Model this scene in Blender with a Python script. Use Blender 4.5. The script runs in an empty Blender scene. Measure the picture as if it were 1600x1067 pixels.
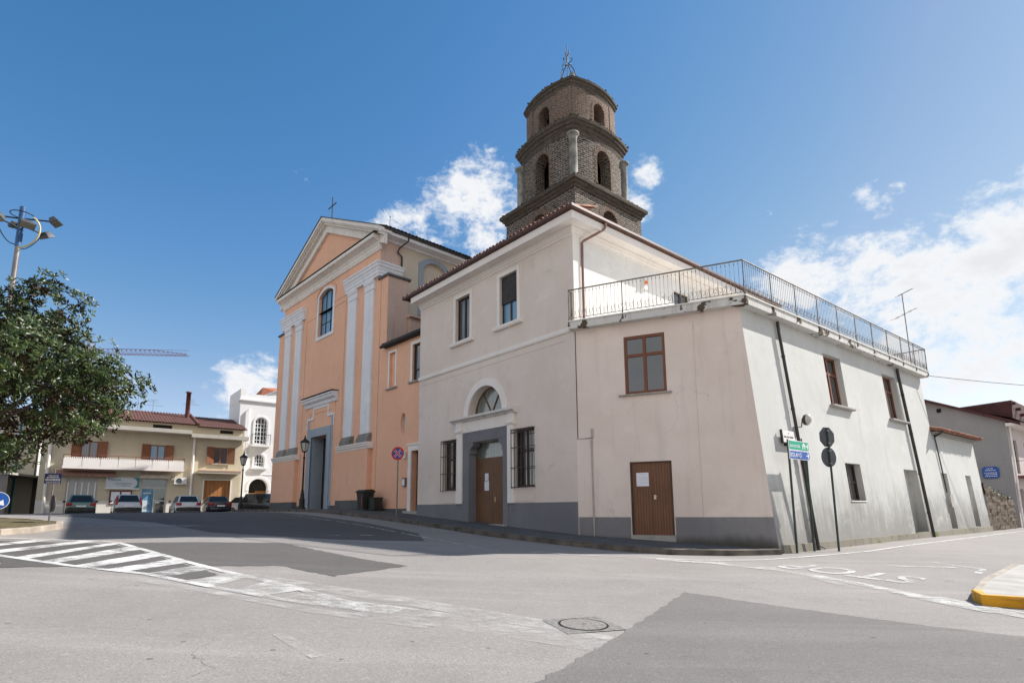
import bpy, bmesh, math, random
import numpy as np
from mathutils import Vector, Matrix
from mathutils.geometry import delaunay_2d_cdt
random.seed(7)
SC = bpy.context.scene
COL = SC.collection
R = math.radians

# ------------------------------------------------------------------ camera
cam_d = bpy.data.cameras.new('camera'); cam = bpy.data.objects.new('camera', cam_d); COL.objects.link(cam)
cam_d.sensor_width = 36.0; cam_d.lens = 36.0 * 884.3 / 1600.0
cam_d.shift_x = 0.0; cam_d.shift_y = 117.5 / 1600.0
cam_d.clip_start = 0.1; cam_d.clip_end = 3000
EYE = 1.6
pt, ro = R(9.163), R(-0.415)
Fv = Vector((0, math.cos(pt), math.sin(pt))); Rv0 = Vector((1, 0, 0)); Uv0 = Vector((0, -math.sin(pt), math.cos(pt)))
Rv = Rv0 * math.cos(ro) + Uv0 * math.sin(ro); Uv = Uv0 * math.cos(ro) - Rv0 * math.sin(ro)
cam.matrix_world = Matrix(((Rv.x, Uv.x, -Fv.x, 0), (Rv.y, Uv.y, -Fv.y, 0), (Rv.z, Uv.z, -Fv.z, EYE), (0, 0, 0, 1)))
SC.camera = cam
SC.render.resolution_x = 1024; SC.render.resolution_y = 682

# ------------------------------------------------------------------ light
SUN_AZ, SUN_EL = 70.8, 39.3          # azimuth clockwise from +Y (the view), elevation
sd = bpy.data.lights.new('sun', 'SUN'); sd.energy = 4.6; sd.angle = R(0.53); sd.color = (1.0, 0.955, 0.895)
so = bpy.data.objects.new('sun', sd); COL.objects.link(so)
sv = Vector((math.sin(R(SUN_AZ)) * math.cos(R(SUN_EL)), math.cos(R(SUN_AZ)) * math.cos(R(SUN_EL)), math.sin(R(SUN_EL))))
so.rotation_euler = sv.to_track_quat('Z', 'Y').to_euler(); so.location = sv * 200
vs = SC.view_settings
vs.view_transform = 'Standard'; vs.look = 'None'; vs.exposure = 0.8; vs.gamma = 1.0; vs.use_curve_mapping = False

W_ = bpy.data.worlds.new('World'); SC.world = W_; W_.use_nodes = True
nt = W_.node_tree; nt.nodes.clear()
def nd(t, nt_, **kw):
    n = nt_.nodes.new(t)
    for k, v in kw.items():
        if hasattr(n, k): setattr(n, k, v)
        else: n.inputs[k].default_value = v
    return n
out = nd('ShaderNodeOutputWorld', nt); bg = nd('ShaderNodeBackground', nt); bg.inputs['Strength'].default_value = 0.085
sky = nd('ShaderNodeTexSky', nt); sky.sky_type = 'NISHITA'; sky.sun_disc = False
sky.sun_elevation = R(SUN_EL); sky.sun_rotation = R(SUN_AZ); sky.altitude = 200; sky.air_density = 1.0; sky.dust_density = 0.25; sky.ozone_density = 3.0
tc = nd('ShaderNodeTexCoord', nt)
def mth(op, a, b=None, nt_=None, clamp=False):
    nt_ = nt_ or nt
    n = nt_.nodes.new('ShaderNodeMath'); n.operation = op; n.use_clamp = clamp
    for i, x in enumerate((a, b)):
        if x is None: continue
        if isinstance(x, (int, float)): n.inputs[i].default_value = x
        else: nt_.links.new(x, n.inputs[i])
    return n.outputs[0]
def blob(c, r, amp):
    c = Vector(c).normalized()
    d = nt.nodes.new('ShaderNodeVectorMath'); d.operation = 'DISTANCE'; nt.links.new(tc.outputs['Generated'], d.inputs[0]); d.inputs[1].default_value = c
    m = nt.nodes.new('ShaderNodeMapRange'); m.interpolation_type = 'SMOOTHSTEP'
    nt.links.new(d.outputs['Value'], m.inputs['Value']); m.inputs['From Min'].default_value = 0; m.inputs['From Max'].default_value = r
    m.inputs['To Min'].default_value = amp; m.inputs['To Max'].default_value = 0
    return m.outputs[0]
# cumulus banks in view; banks behind the camera are added unseen for fill light
BL = [((.444, .825, .335), .13, .62), ((.50, .79, .34), .13, .6), ((.565, .765, .285), .13, .66), ((.63, .71, .30), .13, .66), ((.655, .675, .345), .13, .7), ((.67, .65, .39), .10, .62), ((.63, .755, .20), .15, .6), ((.57, .80, .20), .12, .52), ((.72, .66, .24), .2, .7),
      ((.40, .865, .30), .10, .5), ((.49, .83, .27), .12, .5), ((-.05, .86, .505), .12, .6), ((-.115, .87, .48), .14, .62), ((-.17, .86, .455), .12, .5), ((-.24, .85, .465), .07, .33), ((-.315, .81, .497), .05, .2), ((-.02, .87, .44), .15, .6),
      ((-.43, .885, .20), .075, .6), ((-.40, .89, .19), .07, .55), ((.213, .83, .52), .06, .5), ((.205, .85, .48), .07, .5), ((.515, .745, .428), .05, .25), ((-.6, .75, .1), .2, .3), ((.78, .55, .30), .25, .7), ((.9, -.2, .3), .5, .6), ((-.7, -.6, .4), .9, .8), ((0, -.9, .45), 1.0, .95), ((.5, -.75, .4), .8, .85), ((-.3, -.5, .8), .7, .6), ((-.95, .1, .25), .4, .6)]
tot = None
for c, r, a in BL:
    b = blob(c, r, a); tot = b if tot is None else mth('MAXIMUM', tot, b)
def noise_w(scale, detail, rough, off):
    mp = nd('ShaderNodeMapping', nt); mp.inputs['Location'].default_value = off; mp.inputs['Scale'].default_value = (1, 1, 1.5)
    nt.links.new(tc.outputs['Generated'], mp.inputs['Vector'])
    n = nd('ShaderNodeTexNoise', nt); n.inputs['Scale'].default_value = scale; n.inputs['Detail'].default_value = detail; n.inputs['Roughness'].default_value = rough
    n.inputs['Distortion'].default_value = .25
    nt.links.new(mp.outputs[0], n.inputs['Vector']); return n.outputs['Fac']
n1 = noise_w(8.0, 12, .64, (1.3, .2, .4)); n2 = noise_w(26, 10, .65, (4, 2, 1))
nn = mth('ADD', mth('MULTIPLY', mth('SUBTRACT', n1, .5), 1.85), mth('MULTIPLY', mth('SUBTRACT', n2, .5), .95))
dens = mth('ADD', tot, nn)
cr = nd('ShaderNodeMapRange', nt); cr.interpolation_type = 'SMOOTHSTEP'
nt.links.new(dens, cr.inputs['Value']); cr.inputs['From Min'].default_value = .25; cr.inputs['From Max'].default_value = .66
gate = mth('MULTIPLY', mth('GREATER_THAN', tot, .001), cr.outputs[0])
thk = nd('ShaderNodeMapRange', nt); nt.links.new(dens, thk.inputs['Value']); thk.inputs['From Min'].default_value = .4; thk.inputs['From Max'].default_value = 1.0
ccol = nd('ShaderNodeMix', nt, data_type='RGBA'); nt.links.new(thk.outputs[0], ccol.inputs['Factor'])
CLOUD_NODE = ccol
ccol.inputs[6].default_value = (6.6, 6.7, 6.85, 1); ccol.inputs[7].default_value = (5.5, 5.6, 5.8, 1)
sp_ = nd('ShaderNodeSeparateColor', nt); nt.links.new(sky.outputs[0], sp_.inputs[0]); cm_ = nd('ShaderNodeCombineColor', nt)
nt.links.new(mth('MULTIPLY', mth('POWER', mth('DIVIDE', sp_.outputs[0], .76), 1.75), .40), cm_.inputs[0]); nt.links.new(mth('MULTIPLY', sp_.outputs[1], 1.03), cm_.inputs[1]); nt.links.new(mth('MULTIPLY', mth('POWER', sp_.outputs[2], .93), 1.276), cm_.inputs[2])
sp2 = nd('ShaderNodeSeparateColor', nt); nt.links.new(cm_.outputs[0], sp2.inputs[0]); cm2 = nd('ShaderNodeCombineColor', nt)
nt.links.new(mth('MINIMUM', sp2.outputs[0], mth('MULTIPLY', sp2.outputs[1], mth('ADD', mth('MULTIPLY', mth('MAXIMUM', mth('SUBTRACT', sp2.outputs[1], 3.2), 0.0), .06), .66))), cm2.inputs[0]); nt.links.new(sp2.outputs[1], cm2.inputs[1]); nt.links.new(mth('MINIMUM', sp2.outputs[2], mth('ADD', mth('MULTIPLY', sp2.outputs[1], .75), 2.6)), cm2.inputs[2])
skm = cm2
mx = nd('ShaderNodeMix', nt, data_type='RGBA')
nt.links.new(gate, mx.inputs['Factor']); nt.links.new(skm.outputs[0], mx.inputs[6]); nt.links.new(ccol.outputs[2], mx.inputs[7])
nt.links.new(mx.outputs[2], bg.inputs['Color']); nt.links.new(bg.outputs[0], out.inputs['Surface'])

# ------------------------------------------------------------------ materials
def newmat(name):
    m = bpy.data.materials.new(name); m.use_nodes = True
    n = m.node_tree; b = n.nodes['Principled BSDF']
    return m, n, b
def noise(n, vec, scale, detail=4, rough=.55, sc3=None, dist=0.0):
    if sc3:
        mp = nd('ShaderNodeMapping', n); mp.inputs['Scale'].default_value = sc3; n.links.new(vec, mp.inputs['Vector']); vec = mp.outputs[0]
    t = nd('ShaderNodeTexNoise', n); t.inputs['Scale'].default_value = scale; t.inputs['Detail'].default_value = detail; t.inputs['Roughness'].default_value = rough; t.inputs['Distortion'].default_value = dist
    n.links.new(vec, t.inputs['Vector']); return t.outputs['Fac']
def ramp(n, fac, a, b, lo=0.0, hi=1.0):
    m = nd('ShaderNodeMapRange', n); m.interpolation_type = 'SMOOTHSTEP'; n.links.new(fac, m.inputs['Value'])
    m.inputs['From Min'].default_value = a; m.inputs['From Max'].default_value = b; m.inputs['To Min'].default_value = lo; m.inputs['To Max'].default_value = hi
    return m.outputs[0]
def mixc(n, fac, a, b, blend='MIX'):
    m = nd('ShaderNodeMix', n, data_type='RGBA', blend_type=blend)
    if isinstance(fac, (int, float)): m.inputs['Factor'].default_value = fac
    else: n.links.new(fac, m.inputs['Factor'])
    for i, x in ((6, a), (7, b)):
        if isinstance(x, (tuple, list)): m.inputs[i].default_value = (*x[:3], 1)
        else: n.links.new(x, m.inputs[i])
    return m.outputs[2]
def bumpn(n, b, h, strength=.3, dist=.02):
    bp = nd('ShaderNodeBump', n); bp.inputs['Strength'].default_value = strength; bp.inputs['Distance'].default_value = dist
    n.links.new(h, bp.inputs['Height']); n.links.new(bp.outputs[0], b.inputs['Normal'])
def pos(n): return nd('ShaderNodeNewGeometry', n).outputs['Position']
def uv(n): return nd('ShaderNodeTexCoord', n).outputs['UV']
def sepz(n, v, k='Z'):
    s = nd('ShaderNodeSeparateXYZ', n); n.links.new(v, s.inputs[0]); return s.outputs[k]

def plain(name, c, rough=.6, metal=0.0, var=.15, scale=3.0, bump=0.0, spec=.4, streak=None):
    m, n, b = newmat(name); p = pos(n)
    f = noise(n, p, scale, 5, .6)
    dk = tuple(x * (1 - var) for x in c); lt = tuple(min(1, x * (1 + var)) for x in c)
    col = mixc(n, ramp(n, f, .3, .7), dk, lt)
    if streak: col = mixc(n, ramp(n, noise(n, p, 1.0, 4, .6, (4, 4, .35)), .55, .8, 0, streak[1]), col, streak[0])
    n.links.new(col, b.inputs['Base Color'])
    b.inputs['Roughness'].default_value = rough; b.inputs['Metallic'].default_value = metal; b.inputs['Specular IOR Level'].default_value = spec
    if bump: bumpn(n, b, noise(n, p, scale * 12, 3), bump, .01)
    return m
def plaster(name, c, c2, streakc=None, streak=.5, grime=None, bump=.25, patchc=None, patch_th=.68, cracks=True):
    """render on masonry: soft blotches, vertical run marks, optional grime stains and lost patches"""
    m, n, b = newmat(name); p = pos(n)
    big = noise(n, p, .45, 6, .6); mid = noise(n, p, 2.2, 5, .6)
    col = mixc(n, ramp(n, big, .32, .68), c, c2)
    col = mixc(n, ramp(n, mid, .5, .8, 0, .35), col, tuple(x * .86 for x in c))
    if streakc:
        st = noise(n, p, 1.0, 6, .65, (2.6, 2.6, .22)); st2 = noise(n, p, 1.0, 4, .6, (9, 9, .5))
        msk = mth('MULTIPLY', ramp(n, st, .5, .75), ramp(n, st2, .35, .65, .4, 1), n)
        col = mixc(n, mth('MULTIPLY', msk, streak, n), col, streakc)
    if grime:      # (colour, z where it starts, z where it is full, strength): rising damp and mould with its own ragged outline
        gc, ztop, zbot, gs = grime
        z = sepz(n, p); wob = noise(n, p, .9, 6, .65); st = noise(n, p, 1.0, 5, .7, (5, 5, .45))
        am = (ztop - zbot); zz = mth('ADD', z, mth('MULTIPLY', mth('SUBTRACT', wob, .5, n), -1.3 * am, n), n)
        zz = mth('ADD', zz, mth('MULTIPLY', mth('SUBTRACT', st, .5, n), -(1.1 if am > 1 else .5) * am, n), n)
        g = ramp(n, zz, zbot, ztop, 1, 0)
        col = mixc(n, mth('MULTIPLY', g, gs, n), col, gc)
    if cracks:
        dv = nd('ShaderNodeTexNoise', n); dv.inputs['Scale'].default_value = 1.3; dv.inputs['Detail'].default_value = 7; n.links.new(p, dv.inputs['Vector'])
        ad = nd('ShaderNodeVectorMath', n, operation='MULTIPLY_ADD'); n.links.new(dv.outputs['Color'], ad.inputs[0]); ad.inputs[1].default_value = (1.5, 1.5, 1.5); n.links.new(p, ad.inputs[2])
        vo = nd('ShaderNodeTexVoronoi', n); vo.feature = 'DISTANCE_TO_EDGE'; vo.inputs['Scale'].default_value = .42; n.links.new(ad.outputs[0], vo.inputs['Vector'])
        line = mth('MULTIPLY', ramp(n, vo.outputs['Distance'], .002, .009, 1, 0), ramp(n, noise(n, p, .5, 3), .5, .62), n)
        col = mixc(n, mth('MULTIPLY', line, .22, n), col, tuple(x * .4 for x in c))
        sm_ = noise(n, p, 1.1, 7, .7, None, .6); col = mixc(n, ramp(n, sm_, .60, .74, 0, .28), col, tuple(x * .62 for x in c)); col = mixc(n, ramp(n, noise(n, p, .7, 5, .6, (1, 1, 1.7)), .58, .70, 0, .3), col, tuple(min(1, x * 1.14) for x in c2))
    if patchc:
        pn = noise(n, p, 1.6, 6, .62, None, .3)
        col = mixc(n, ramp(n, pn, patch_th, patch_th + .02), col, patchc)
    n.links.new(col, b.inputs['Base Color']); b.inputs['Roughness'].default_value = .92; b.inputs['Specular IOR Level'].default_value = .15
    h = mth('ADD', noise(n, p, 60, 3), mth('MULTIPLY', mid, 2.5, n), n)
    bumpn(n, b, h, bump, .006)
    return m
def masonry(name, c, c2, mort, bw, bh, msize=.014, bump=.9, moss=None, flaky=.5, mottle=.22):
    m, n, b = newmat(name); u_ = uv(n); p = pos(n)
    wob = noise(n, p, 3.0, 4, .6)
    cx = nd('ShaderNodeCombineXYZ', n); w1 = mth('MULTIPLY', mth('SUBTRACT', wob, .5, n), .17, n); n.links.new(w1, cx.inputs[0]); n.links.new(w1, cx.inputs[1])
    va = nd('ShaderNodeVectorMath', n, operation='ADD'); n.links.new(u_, va.inputs[0]); n.links.new(cx.outputs[0], va.inputs[1])
    t = nd('ShaderNodeTexBrick', n); n.links.new(va.outputs[0], t.inputs['Vector'])
    t.inputs['Color1'].default_value = (*c, 1); t.inputs['Color2'].default_value = (*c2, 1); t.inputs['Mortar'].default_value = (*mort, 1)
    t.inputs['Scale'].default_value = 1; t.inputs['Brick Width'].default_value = bw; t.inputs['Row Height'].default_value = bh
    t.inputs['Mortar Size'].default_value = msize; t.inputs['Mortar Smooth'].default_value = .25; t.inputs['Bias'].default_value = 0
    big = noise(n, p, .8, 6, .65); fine = noise(n, p, 9, 5, .65)
    col = mixc(n, ramp(n, fine, .3, .75, 0, mottle * 2), t.outputs['Color'], tuple(x * .45 for x in c))
    col = mixc(n, ramp(n, big, .52, .72, 0, flaky), col, mort)
    if moss:
        col = mixc(n, ramp(n, noise(n, p, 1.7, 6, .7), .56, .7, 0, .75), col, moss)
    n.links.new(col, b.inputs['Base Color']); b.inputs['Roughness'].default_value = .93; b.inputs['Specular IOR Level'].default_value = .15
    h = mth('SUBTRACT', mth('MULTIPLY', fine, .5, n), t.outputs['Fac'], n)
    bumpn(n, b, h, bump, .03)
    return m
def wood(name, c, c2, plank=.12, axis=0, rough=.5):
    m, n, b = newmat(name); u_ = uv(n); p = pos(n)
    g = noise(n, u_, 1.0, 5, .65, (40, 1.2, 1) if axis == 0 else (1.2, 40, 1))
    col = mixc(n, ramp(n, g, .3, .7), c, c2)
    if plank:
        s = sepz(n, u_, 'X' if axis == 0 else 'Y')
        fr = mth('FRACT', mth('DIVIDE', s, plank, n), None, n)
        gap = mth('LESS_THAN', fr, .09, n)
        col = mixc(n, gap, col, tuple(x * .3 for x in c))
        bumpn(n, b, mth('SUBTRACT', 1.0, gap, n), .6, .01)
    col = mixc(n, ramp(n, noise(n, p, 1.2, 5), .45, .75, 0, .4), col, tuple(x * .6 for x in c))
    n.links.new(col, b.inputs['Base Color']); b.inputs['Roughness'].default_value = rough; b.inputs['Specular IOR Level'].default_value = .35
    return m
def glassm(name, c=(.015, .018, .022), rough=.06, curtain=None):
    m, n, b = newmat(name); p = pos(n)
    col = c
    if curtain:
        u_ = uv(n); f = noise(n, u_, 1, 3, .5, (9, .3, 1)); col = mixc(n, ramp(n, f, .35, .65), c, curtain)
        n.links.new(col, b.inputs['Base Color'])
    else: b.inputs['Base Color'].default_value = (*c, 1)
    b.inputs['Roughness'].default_value = rough; b.inputs['IOR'].default_value = 2.0; b.inputs['Specular IOR Level'].default_value = .6
    w = noise(n, p, 1.1, 2, .5); bumpn(n, b, w, .06, .05)
    return m
def asphalt(name, c, c2, cracks=True, sc=1.0):
    m, n, b = newmat(name); p = pos(n)
    big = noise(n, p, .22, 6, .6); mid = noise(n, p, 1.3, 6, .65); fine = noise(n, p, 48, 3, .75); fine2 = noise(n, p, 17, 5, .75)
    tr = noise(n, p, 1.0, 4, .55, (.10, 1.1, 1), .4)
    col = mixc(n, ramp(n, big, .3, .7), c, c2)
    col = mixc(n, ramp(n, mid, .45, .75, 0, .35), col, tuple(x * .72 for x in c))
    col = mixc(n, ramp(n, tr, .5, .72, 0, .5), col, tuple(min(1, x * 1.25) for x in c2))
    col = mixc(n, ramp(n, fine, .38, .68, 0, .62), col, tuple(x * .55 for x in c))
    col = mixc(n, ramp(n, fine2, .52, .72, 0, .45), col, tuple(min(1, x * 1.4) for x in c2))
    sp = nd('ShaderNodeTexVoronoi', n); sp.inputs['Scale'].default_value = 1.6; n.links.new(p, sp.inputs['Vector'])
    spot = mth('LESS_THAN', mth('ADD', sp.outputs['Distance'], mth('MULTIPLY', fine2, .05, n), n), .075, n)
    col = mixc(n, mth('MULTIPLY', spot, .6, n), col, tuple(x * .3 for x in c))
    if cracks:
        dv = nd('ShaderNodeTexNoise', n); dv.inputs['Scale'].default_value = 1.1; dv.inputs['Detail'].default_value = 6; n.links.new(p, dv.inputs['Vector'])
        ad = nd('ShaderNodeVectorMath', n, operation='MULTIPLY_ADD'); n.links.new(dv.outputs['Color'], ad.inputs[0]); ad.inputs[1].default_value = (1.6, 1.6, 0); n.links.new(p, ad.inputs[2])
        vo = nd('ShaderNodeTexVoronoi', n); vo.feature = 'DISTANCE_TO_EDGE'; vo.inputs['Scale'].default_value = .34; n.links.new(ad.outputs[0], vo.inputs['Vector'])
        line = mth('MULTIPLY', ramp(n, vo.outputs['Distance'], .001, .0045, 1, 0), ramp(n, fine2, .4, .55), n)
        msk = mth('MULTIPLY', line, ramp(n, noise(n, p, .45, 3), .54, .66), n)
        col = mixc(n, mth('MULTIPLY', msk, .6, n), col, (.03, .028, .026))
    n.links.new(col, b.inputs['Base Color']); b.inputs['Roughness'].default_value = .88; b.inputs['Specular IOR Level'].default_value = .25
    bumpn(n, b, mth('ADD', fine, mth('MULTIPLY', fine2, .8, n), n), .55, .008)
    return m
def paintm(name, c, thr, under=None, soft=.18):
    """road paint worn through to the asphalt in ragged flakes"""
    m, n, b = newmat(name); p = pos(n)
    a = noise(n, p, 2.2, 8, .75); f = noise(n, p, 40, 4, .7); s = noise(n, p, 1, 5, .6, (.5, 5, 1))
    k = mth('ADD', mth('ADD', mth('MULTIPLY', a, .6, n), mth('MULTIPLY', f, .25, n), n), mth('MULTIPLY', s, .15, n), n)
    al = ramp(n, k, thr, thr + soft)
    n.links.new(mixc(n, ramp(n, f, .3, .7), c, tuple(x * .8 for x in c)), b.inputs['Base Color'])
    b.inputs['Roughness'].default_value = .8
    n.links.new(al, b.inputs['Alpha'])
    return m

M = {}
M['white'] = plaster('white_render', (.69, .595, .53), (.74, .65, .585), (.52, .49, .455), .3)
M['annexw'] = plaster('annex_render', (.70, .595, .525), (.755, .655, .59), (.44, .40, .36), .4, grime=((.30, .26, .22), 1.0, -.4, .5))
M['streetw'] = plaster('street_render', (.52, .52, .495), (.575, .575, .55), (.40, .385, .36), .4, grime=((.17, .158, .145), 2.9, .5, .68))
M['trimw'] = plaster('white_trim', (.79, .735, .69), (.83, .78, .735), (.55, .53, .5), .25, bump=.1)
M['greyp'] = plaster('grey_paint', (.175, .175, .19), (.21, .21, .225), (.12, .118, .118), .4, bump=.15)
M['greyb'] = plaster('grey_band', (.20, .195, .205), (.24, .235, .24), (.13, .12, .11), .5, grime=((.06, .055, .04), .80, .38, .85), patchc=(.36, .33, .31), patch_th=.70)
M['plinth'] = plaster('mossy_plinth', (.22, .20, .165), (.28, .255, .21), (.10, .10, .06), .7, patchc=(.14, .16, .04), patch_th=.6)
M['orange'] = plaster('orange_render', (.765, .44, .295), (.81, .475, .325), (.60, .34, .235), .32, patchc=(.78, .58, .47), patch_th=.8)
M['mauve'] = plaster('bare_pink_render', (.60, .43, .35), (.52, .38, .31), (.26, .2, .18), .6)
M['cream'] = plaster('cream_render', (.60, .52, .41), (.55, .49, .40), (.38, .34, .29), .4)
M['church'] = plaster('church_trim', (.71, .71, .735), (.765, .765, .785), (.44, .42, .41), .5, bump=.12)
M['pedi'] = plaster('pediment_cream', (.74, .69, .63), (.79, .74, .68), (.42, .38, .33), .55, bump=.12)
M['churchg'] = plaster('church_grey', (.29, .34, .40), (.33, .38, .43), (.22, .23, .25), .4, bump=.12)
M['pilbase'] = plaster('weathered_pilaster_base', (.20, .19, .17), (.28, .27, .25), (.06, .06, .04), .8)
M['cplinth'] = plaster('church_plinth', (.10, .105, .11), (.13, .135, .14), (.07, .07, .07), .4)
M['slab'] = plaster('terrace_slab', (.58, .57, .54), (.63, .62, .59), (.22, .19, .16), .65, patchc=(.10, .075, .055), patch_th=.575)
M['stone'] = masonry('tower_stone', (.05, .042, .035), (.155, .128, .104), (.36, .32, .275), .33, .135, .027, flaky=.32, mottle=.36)
M['brick'] = masonry('tower_brick', (.12, .072, .05), (.215, .135, .098), (.38, .32, .265), .26, .085, .016, flaky=.25, mottle=.32)
M['corn'] = masonry('tower_cornice', (.085, .07, .057), (.15, .125, .102), (.11, .095, .08), .4, .09, .01, moss=(.045, .05, .022))
M['moss'] = plain('cornice_moss', (.06, .075, .022), .95, var=.5, scale=6, bump=.6)
M['colst'] = plain('tower_column_stone', (.24, .235, .21), .9, var=.35, scale=2.5, bump=.4, streak=((.09, .085, .07), .8))
M['tile'] = masonry('terracotta', (.30, .13, .075), (.23, .10, .07), (.08, .04, .03), .22, .36, .012, flaky=.12)
M['tileold'] = masonry('old_tiles', (.17, .085, .072), (.135, .07, .06), (.07, .04, .035), .22, .33, .014, flaky=.15)
M['rooftile'] = plain('clay_tile', (.34, .17, .115), .85, var=.4, scale=4, bump=.3)
M['darktile'] = plain('weathered_dark_tile', (.055, .045, .042), .9, var=.4, scale=4)
M['maroon'] = plain('maroon_sheet', (.07, .018, .016), .6, var=.3, scale=2)
M['gutter'] = plain('brown_gutter', (.10, .05, .04), .45, var=.2)
M['pipe'] = plain('dark_pipe', (.035, .03, .028), .5, var=.3)
M['pinkpipe'] = plain('copper_brown_pipe', (.23, .13, .11), .5, var=.15)
M['iron'] = plain('black_iron', (.02, .02, .02), .5, .3, var=.3)
M['rail'] = plain('rusty_brown_iron', (.16, .135, .115), .65, .2, var=.5, scale=8)
M['grille'] = plain('grille_iron', (.07, .05, .042), .65, .2, var=.4, scale=9)
M['door'] = wood('door_planks', (.135, .068, .034), (.20, .105, .055), .115)
M['door2'] = wood('plain_door', (.145, .064, .034), (.20, .09, .048), .09)
M['frame'] = wood('window_wood', (.15, .05, .026), (.21, .075, .04), 0)
M['dframe'] = plain('dark_frame', (.045, .028, .02), .5, var=.3)
M['shutter'] = wood('shutter_slats', (.21, .08, .035), (.28, .11, .05), .07, 1)
M['garage'] = wood('garage_wood', (.36, .15, .05), (.45, .2, .07), .28)
M['goldwood'] = wood('honey_door', (.55, .30, .09), (.62, .36, .12), .3)
M['glass'] = glassm('dark_glass')
M['carglass'] = glassm('car_glass', (.02, .024, .026), .05); M['carglass'].node_tree.nodes['Principled BSDF'].inputs['IOR'].default_value = 1.45; M['carglass'].node_tree.nodes['Principled BSDF'].inputs['Specular IOR Level'].default_value = .45
M['gcurt'] = glassm('curtained_glass', (.012, .012, .014), .09, (.045, .048, .055))
M['gblue'] = glassm('blue_window', (.085, .22, .35), .3)
M['ggreen'] = glassm('green_fanlight', (.10, .125, .105), .16, (.16, .18, .16))
M['black'] = plain('dark_inside', (.008, .007, .006), .9)
M['dim'] = plain('dim_room', (.05, .04, .033), .9)
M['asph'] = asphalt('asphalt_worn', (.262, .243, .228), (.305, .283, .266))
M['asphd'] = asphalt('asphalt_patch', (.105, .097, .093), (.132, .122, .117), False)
M['asphr'] = asphalt('asphalt_new_lane', (.165, .152, .146), (.20, .185, .178), False)
M['pave'] = masonry('basalt_paving', (.105, .105, .108), (.14, .14, .142), (.07, .07, .07), .5, .5, .01, flaky=.2)
M['kerb'] = plain('kerb_stone', (.11, .095, .08), .9, var=.4, scale=2.5, bump=.3)
M['kerbl'] = plain('pale_kerb', (.33, .28, .23), .9, var=.25, scale=2.5, bump=.3)
M['paint'] = paintm('road_paint', (.70, .69, .67), .36, soft=.2)
M['paintm'] = paintm('stop_paint', (.68, .665, .64), .365, soft=.24)
M['paintw'] = paintm('road_paint_worn', (.66, .645, .62), .385, soft=.26)
M['paintf'] = paintm('road_paint_faint', (.60, .58, .555), .40, soft=.34)
M['yellow'] = plain('yellow_kerb_paint', (.62, .30, .015), .7, var=.25, scale=3, streak=((.3, .18, .05), .5))
M['conc'] = plain('concrete', (.36, .34, .31), .9, var=.15, scale=2, bump=.3)
M['soil'] = plain('dry_grass_soil', (.11, .09, .04), .95, var=.4, scale=5, bump=.5)
M['steel'] = plain('galvanised_steel', (.21, .20, .20), .45, .6, var=.15)
M['polepaint'] = plain('dark_green_pole', (.03, .05, .045), .45, var=.3)
M['sgrey'] = plain('sign_back', (.075, .08, .088), .55, .2, var=.12)
M['sblue'] = plain('sign_blue', (.012, .085, .36), .4, var=.05)
M['sblue2'] = plain('plate_blue', (.015, .03, .16), .4, var=.1)
M['sgreen'] = plain('sign_green', (.0, .32, .20), .4, var=.05)
M['sred'] = plain('sign_red', (.55, .015, .02), .4, var=.05)
M['swhite'] = plain('sign_white', (.80, .80, .80), .45, var=.04)
M['marble'] = plain('marble_plate', (.72, .70, .67), .5, var=.08)
M['paper'] = plain('paper', (.74, .75, .82), .8, var=.04)
M['ink'] = plain('ink', (.06, .06, .07), .8)
M['houseb'] = plaster('beige_render', (.54, .47, .345), (.58, .51, .385), (.40, .35, .27), .3)
M['housew'] = plaster('house_plinth_paint', (.66, .62, .56), (.70, .67, .61), (.46, .42, .36), .4)
M['tallw'] = plaster('bright_white_render', (.80, .79, .79), (.82, .81, .81), (.62, .61, .61), .15)
M['greyg'] = plaster('grey_gable_render', (.30, .29, .285), (.34, .325, .32), (.22, .215, .21), .3)
M['rubble'] = masonry('rubble_wall', (.11, .08, .058), (.21, .165, .13), (.16, .125, .095), .33, .19, .035, moss=(.06, .06, .02), flaky=.3)
M['teal'] = plain('teal_panel', (.0, .20, .28), .4)
M['pale'] = plain('pale_panel', (.55, .60, .63), .4, var=.06)
M['alu'] = plain('grey_aluminium', (.42, .43, .44), .4, .4, var=.1)
M['poster'] = plain('blue_poster', (.10, .24, .40), .4, var=.35, scale=1.5)
M['plastic'] = plain('white_plastic', (.74, .73, .70), .4, var=.06)
M['alarm'] = plain('orange_alarm_plastic', (.8, .16, .03), .3, var=.05)
M['bin'] = plain('dark_bin', (.022, .026, .022), .5, var=.3)
M['rust'] = plain('rust_red', (.14, .045, .04), .6, var=.3)
M['crane'] = plain('red_crane_steel', (.20, .045, .06), .5, var=.2)
M['rubber'] = plain('tyre_rubber', (.012, .012, .012), .85)
M['rim'] = plain('wheel_alloy', (.3, .3, .31), .35, .7)
M['tail'] = plain('tail_light_red', (.35, .012, .012), .15, var=.1)
M['lampglass'] = plain('lamp_glass', (.5, .5, .46), .12, var=.1)
M['bark'] = plain('magnolia_bark', (.10, .085, .07), .95, var=.35, scale=5, bump=.6)
M['bloom'] = plain('pale_bud', (.42, .32, .24), .7, var=.2)
M['green2'] = plain('potted_leaves', (.035, .075, .02), .6, var=.4, scale=6)
def carpaint(name, c, metal=.15):
    m, n, b = newmat(name); b.inputs['Base Color'].default_value = (*c, 1); b.inputs['Metallic'].default_value = metal; b.inputs['Roughness'].default_value = .32
    b.inputs['Coat Weight'].default_value = .7; b.inputs['Coat Roughness'].default_value = .05
    f = noise(n, pos(n), 2, 4); n.links.new(ramp(n, f, .3, .7, .28, .42), b.inputs['Roughness']); return m
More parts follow.
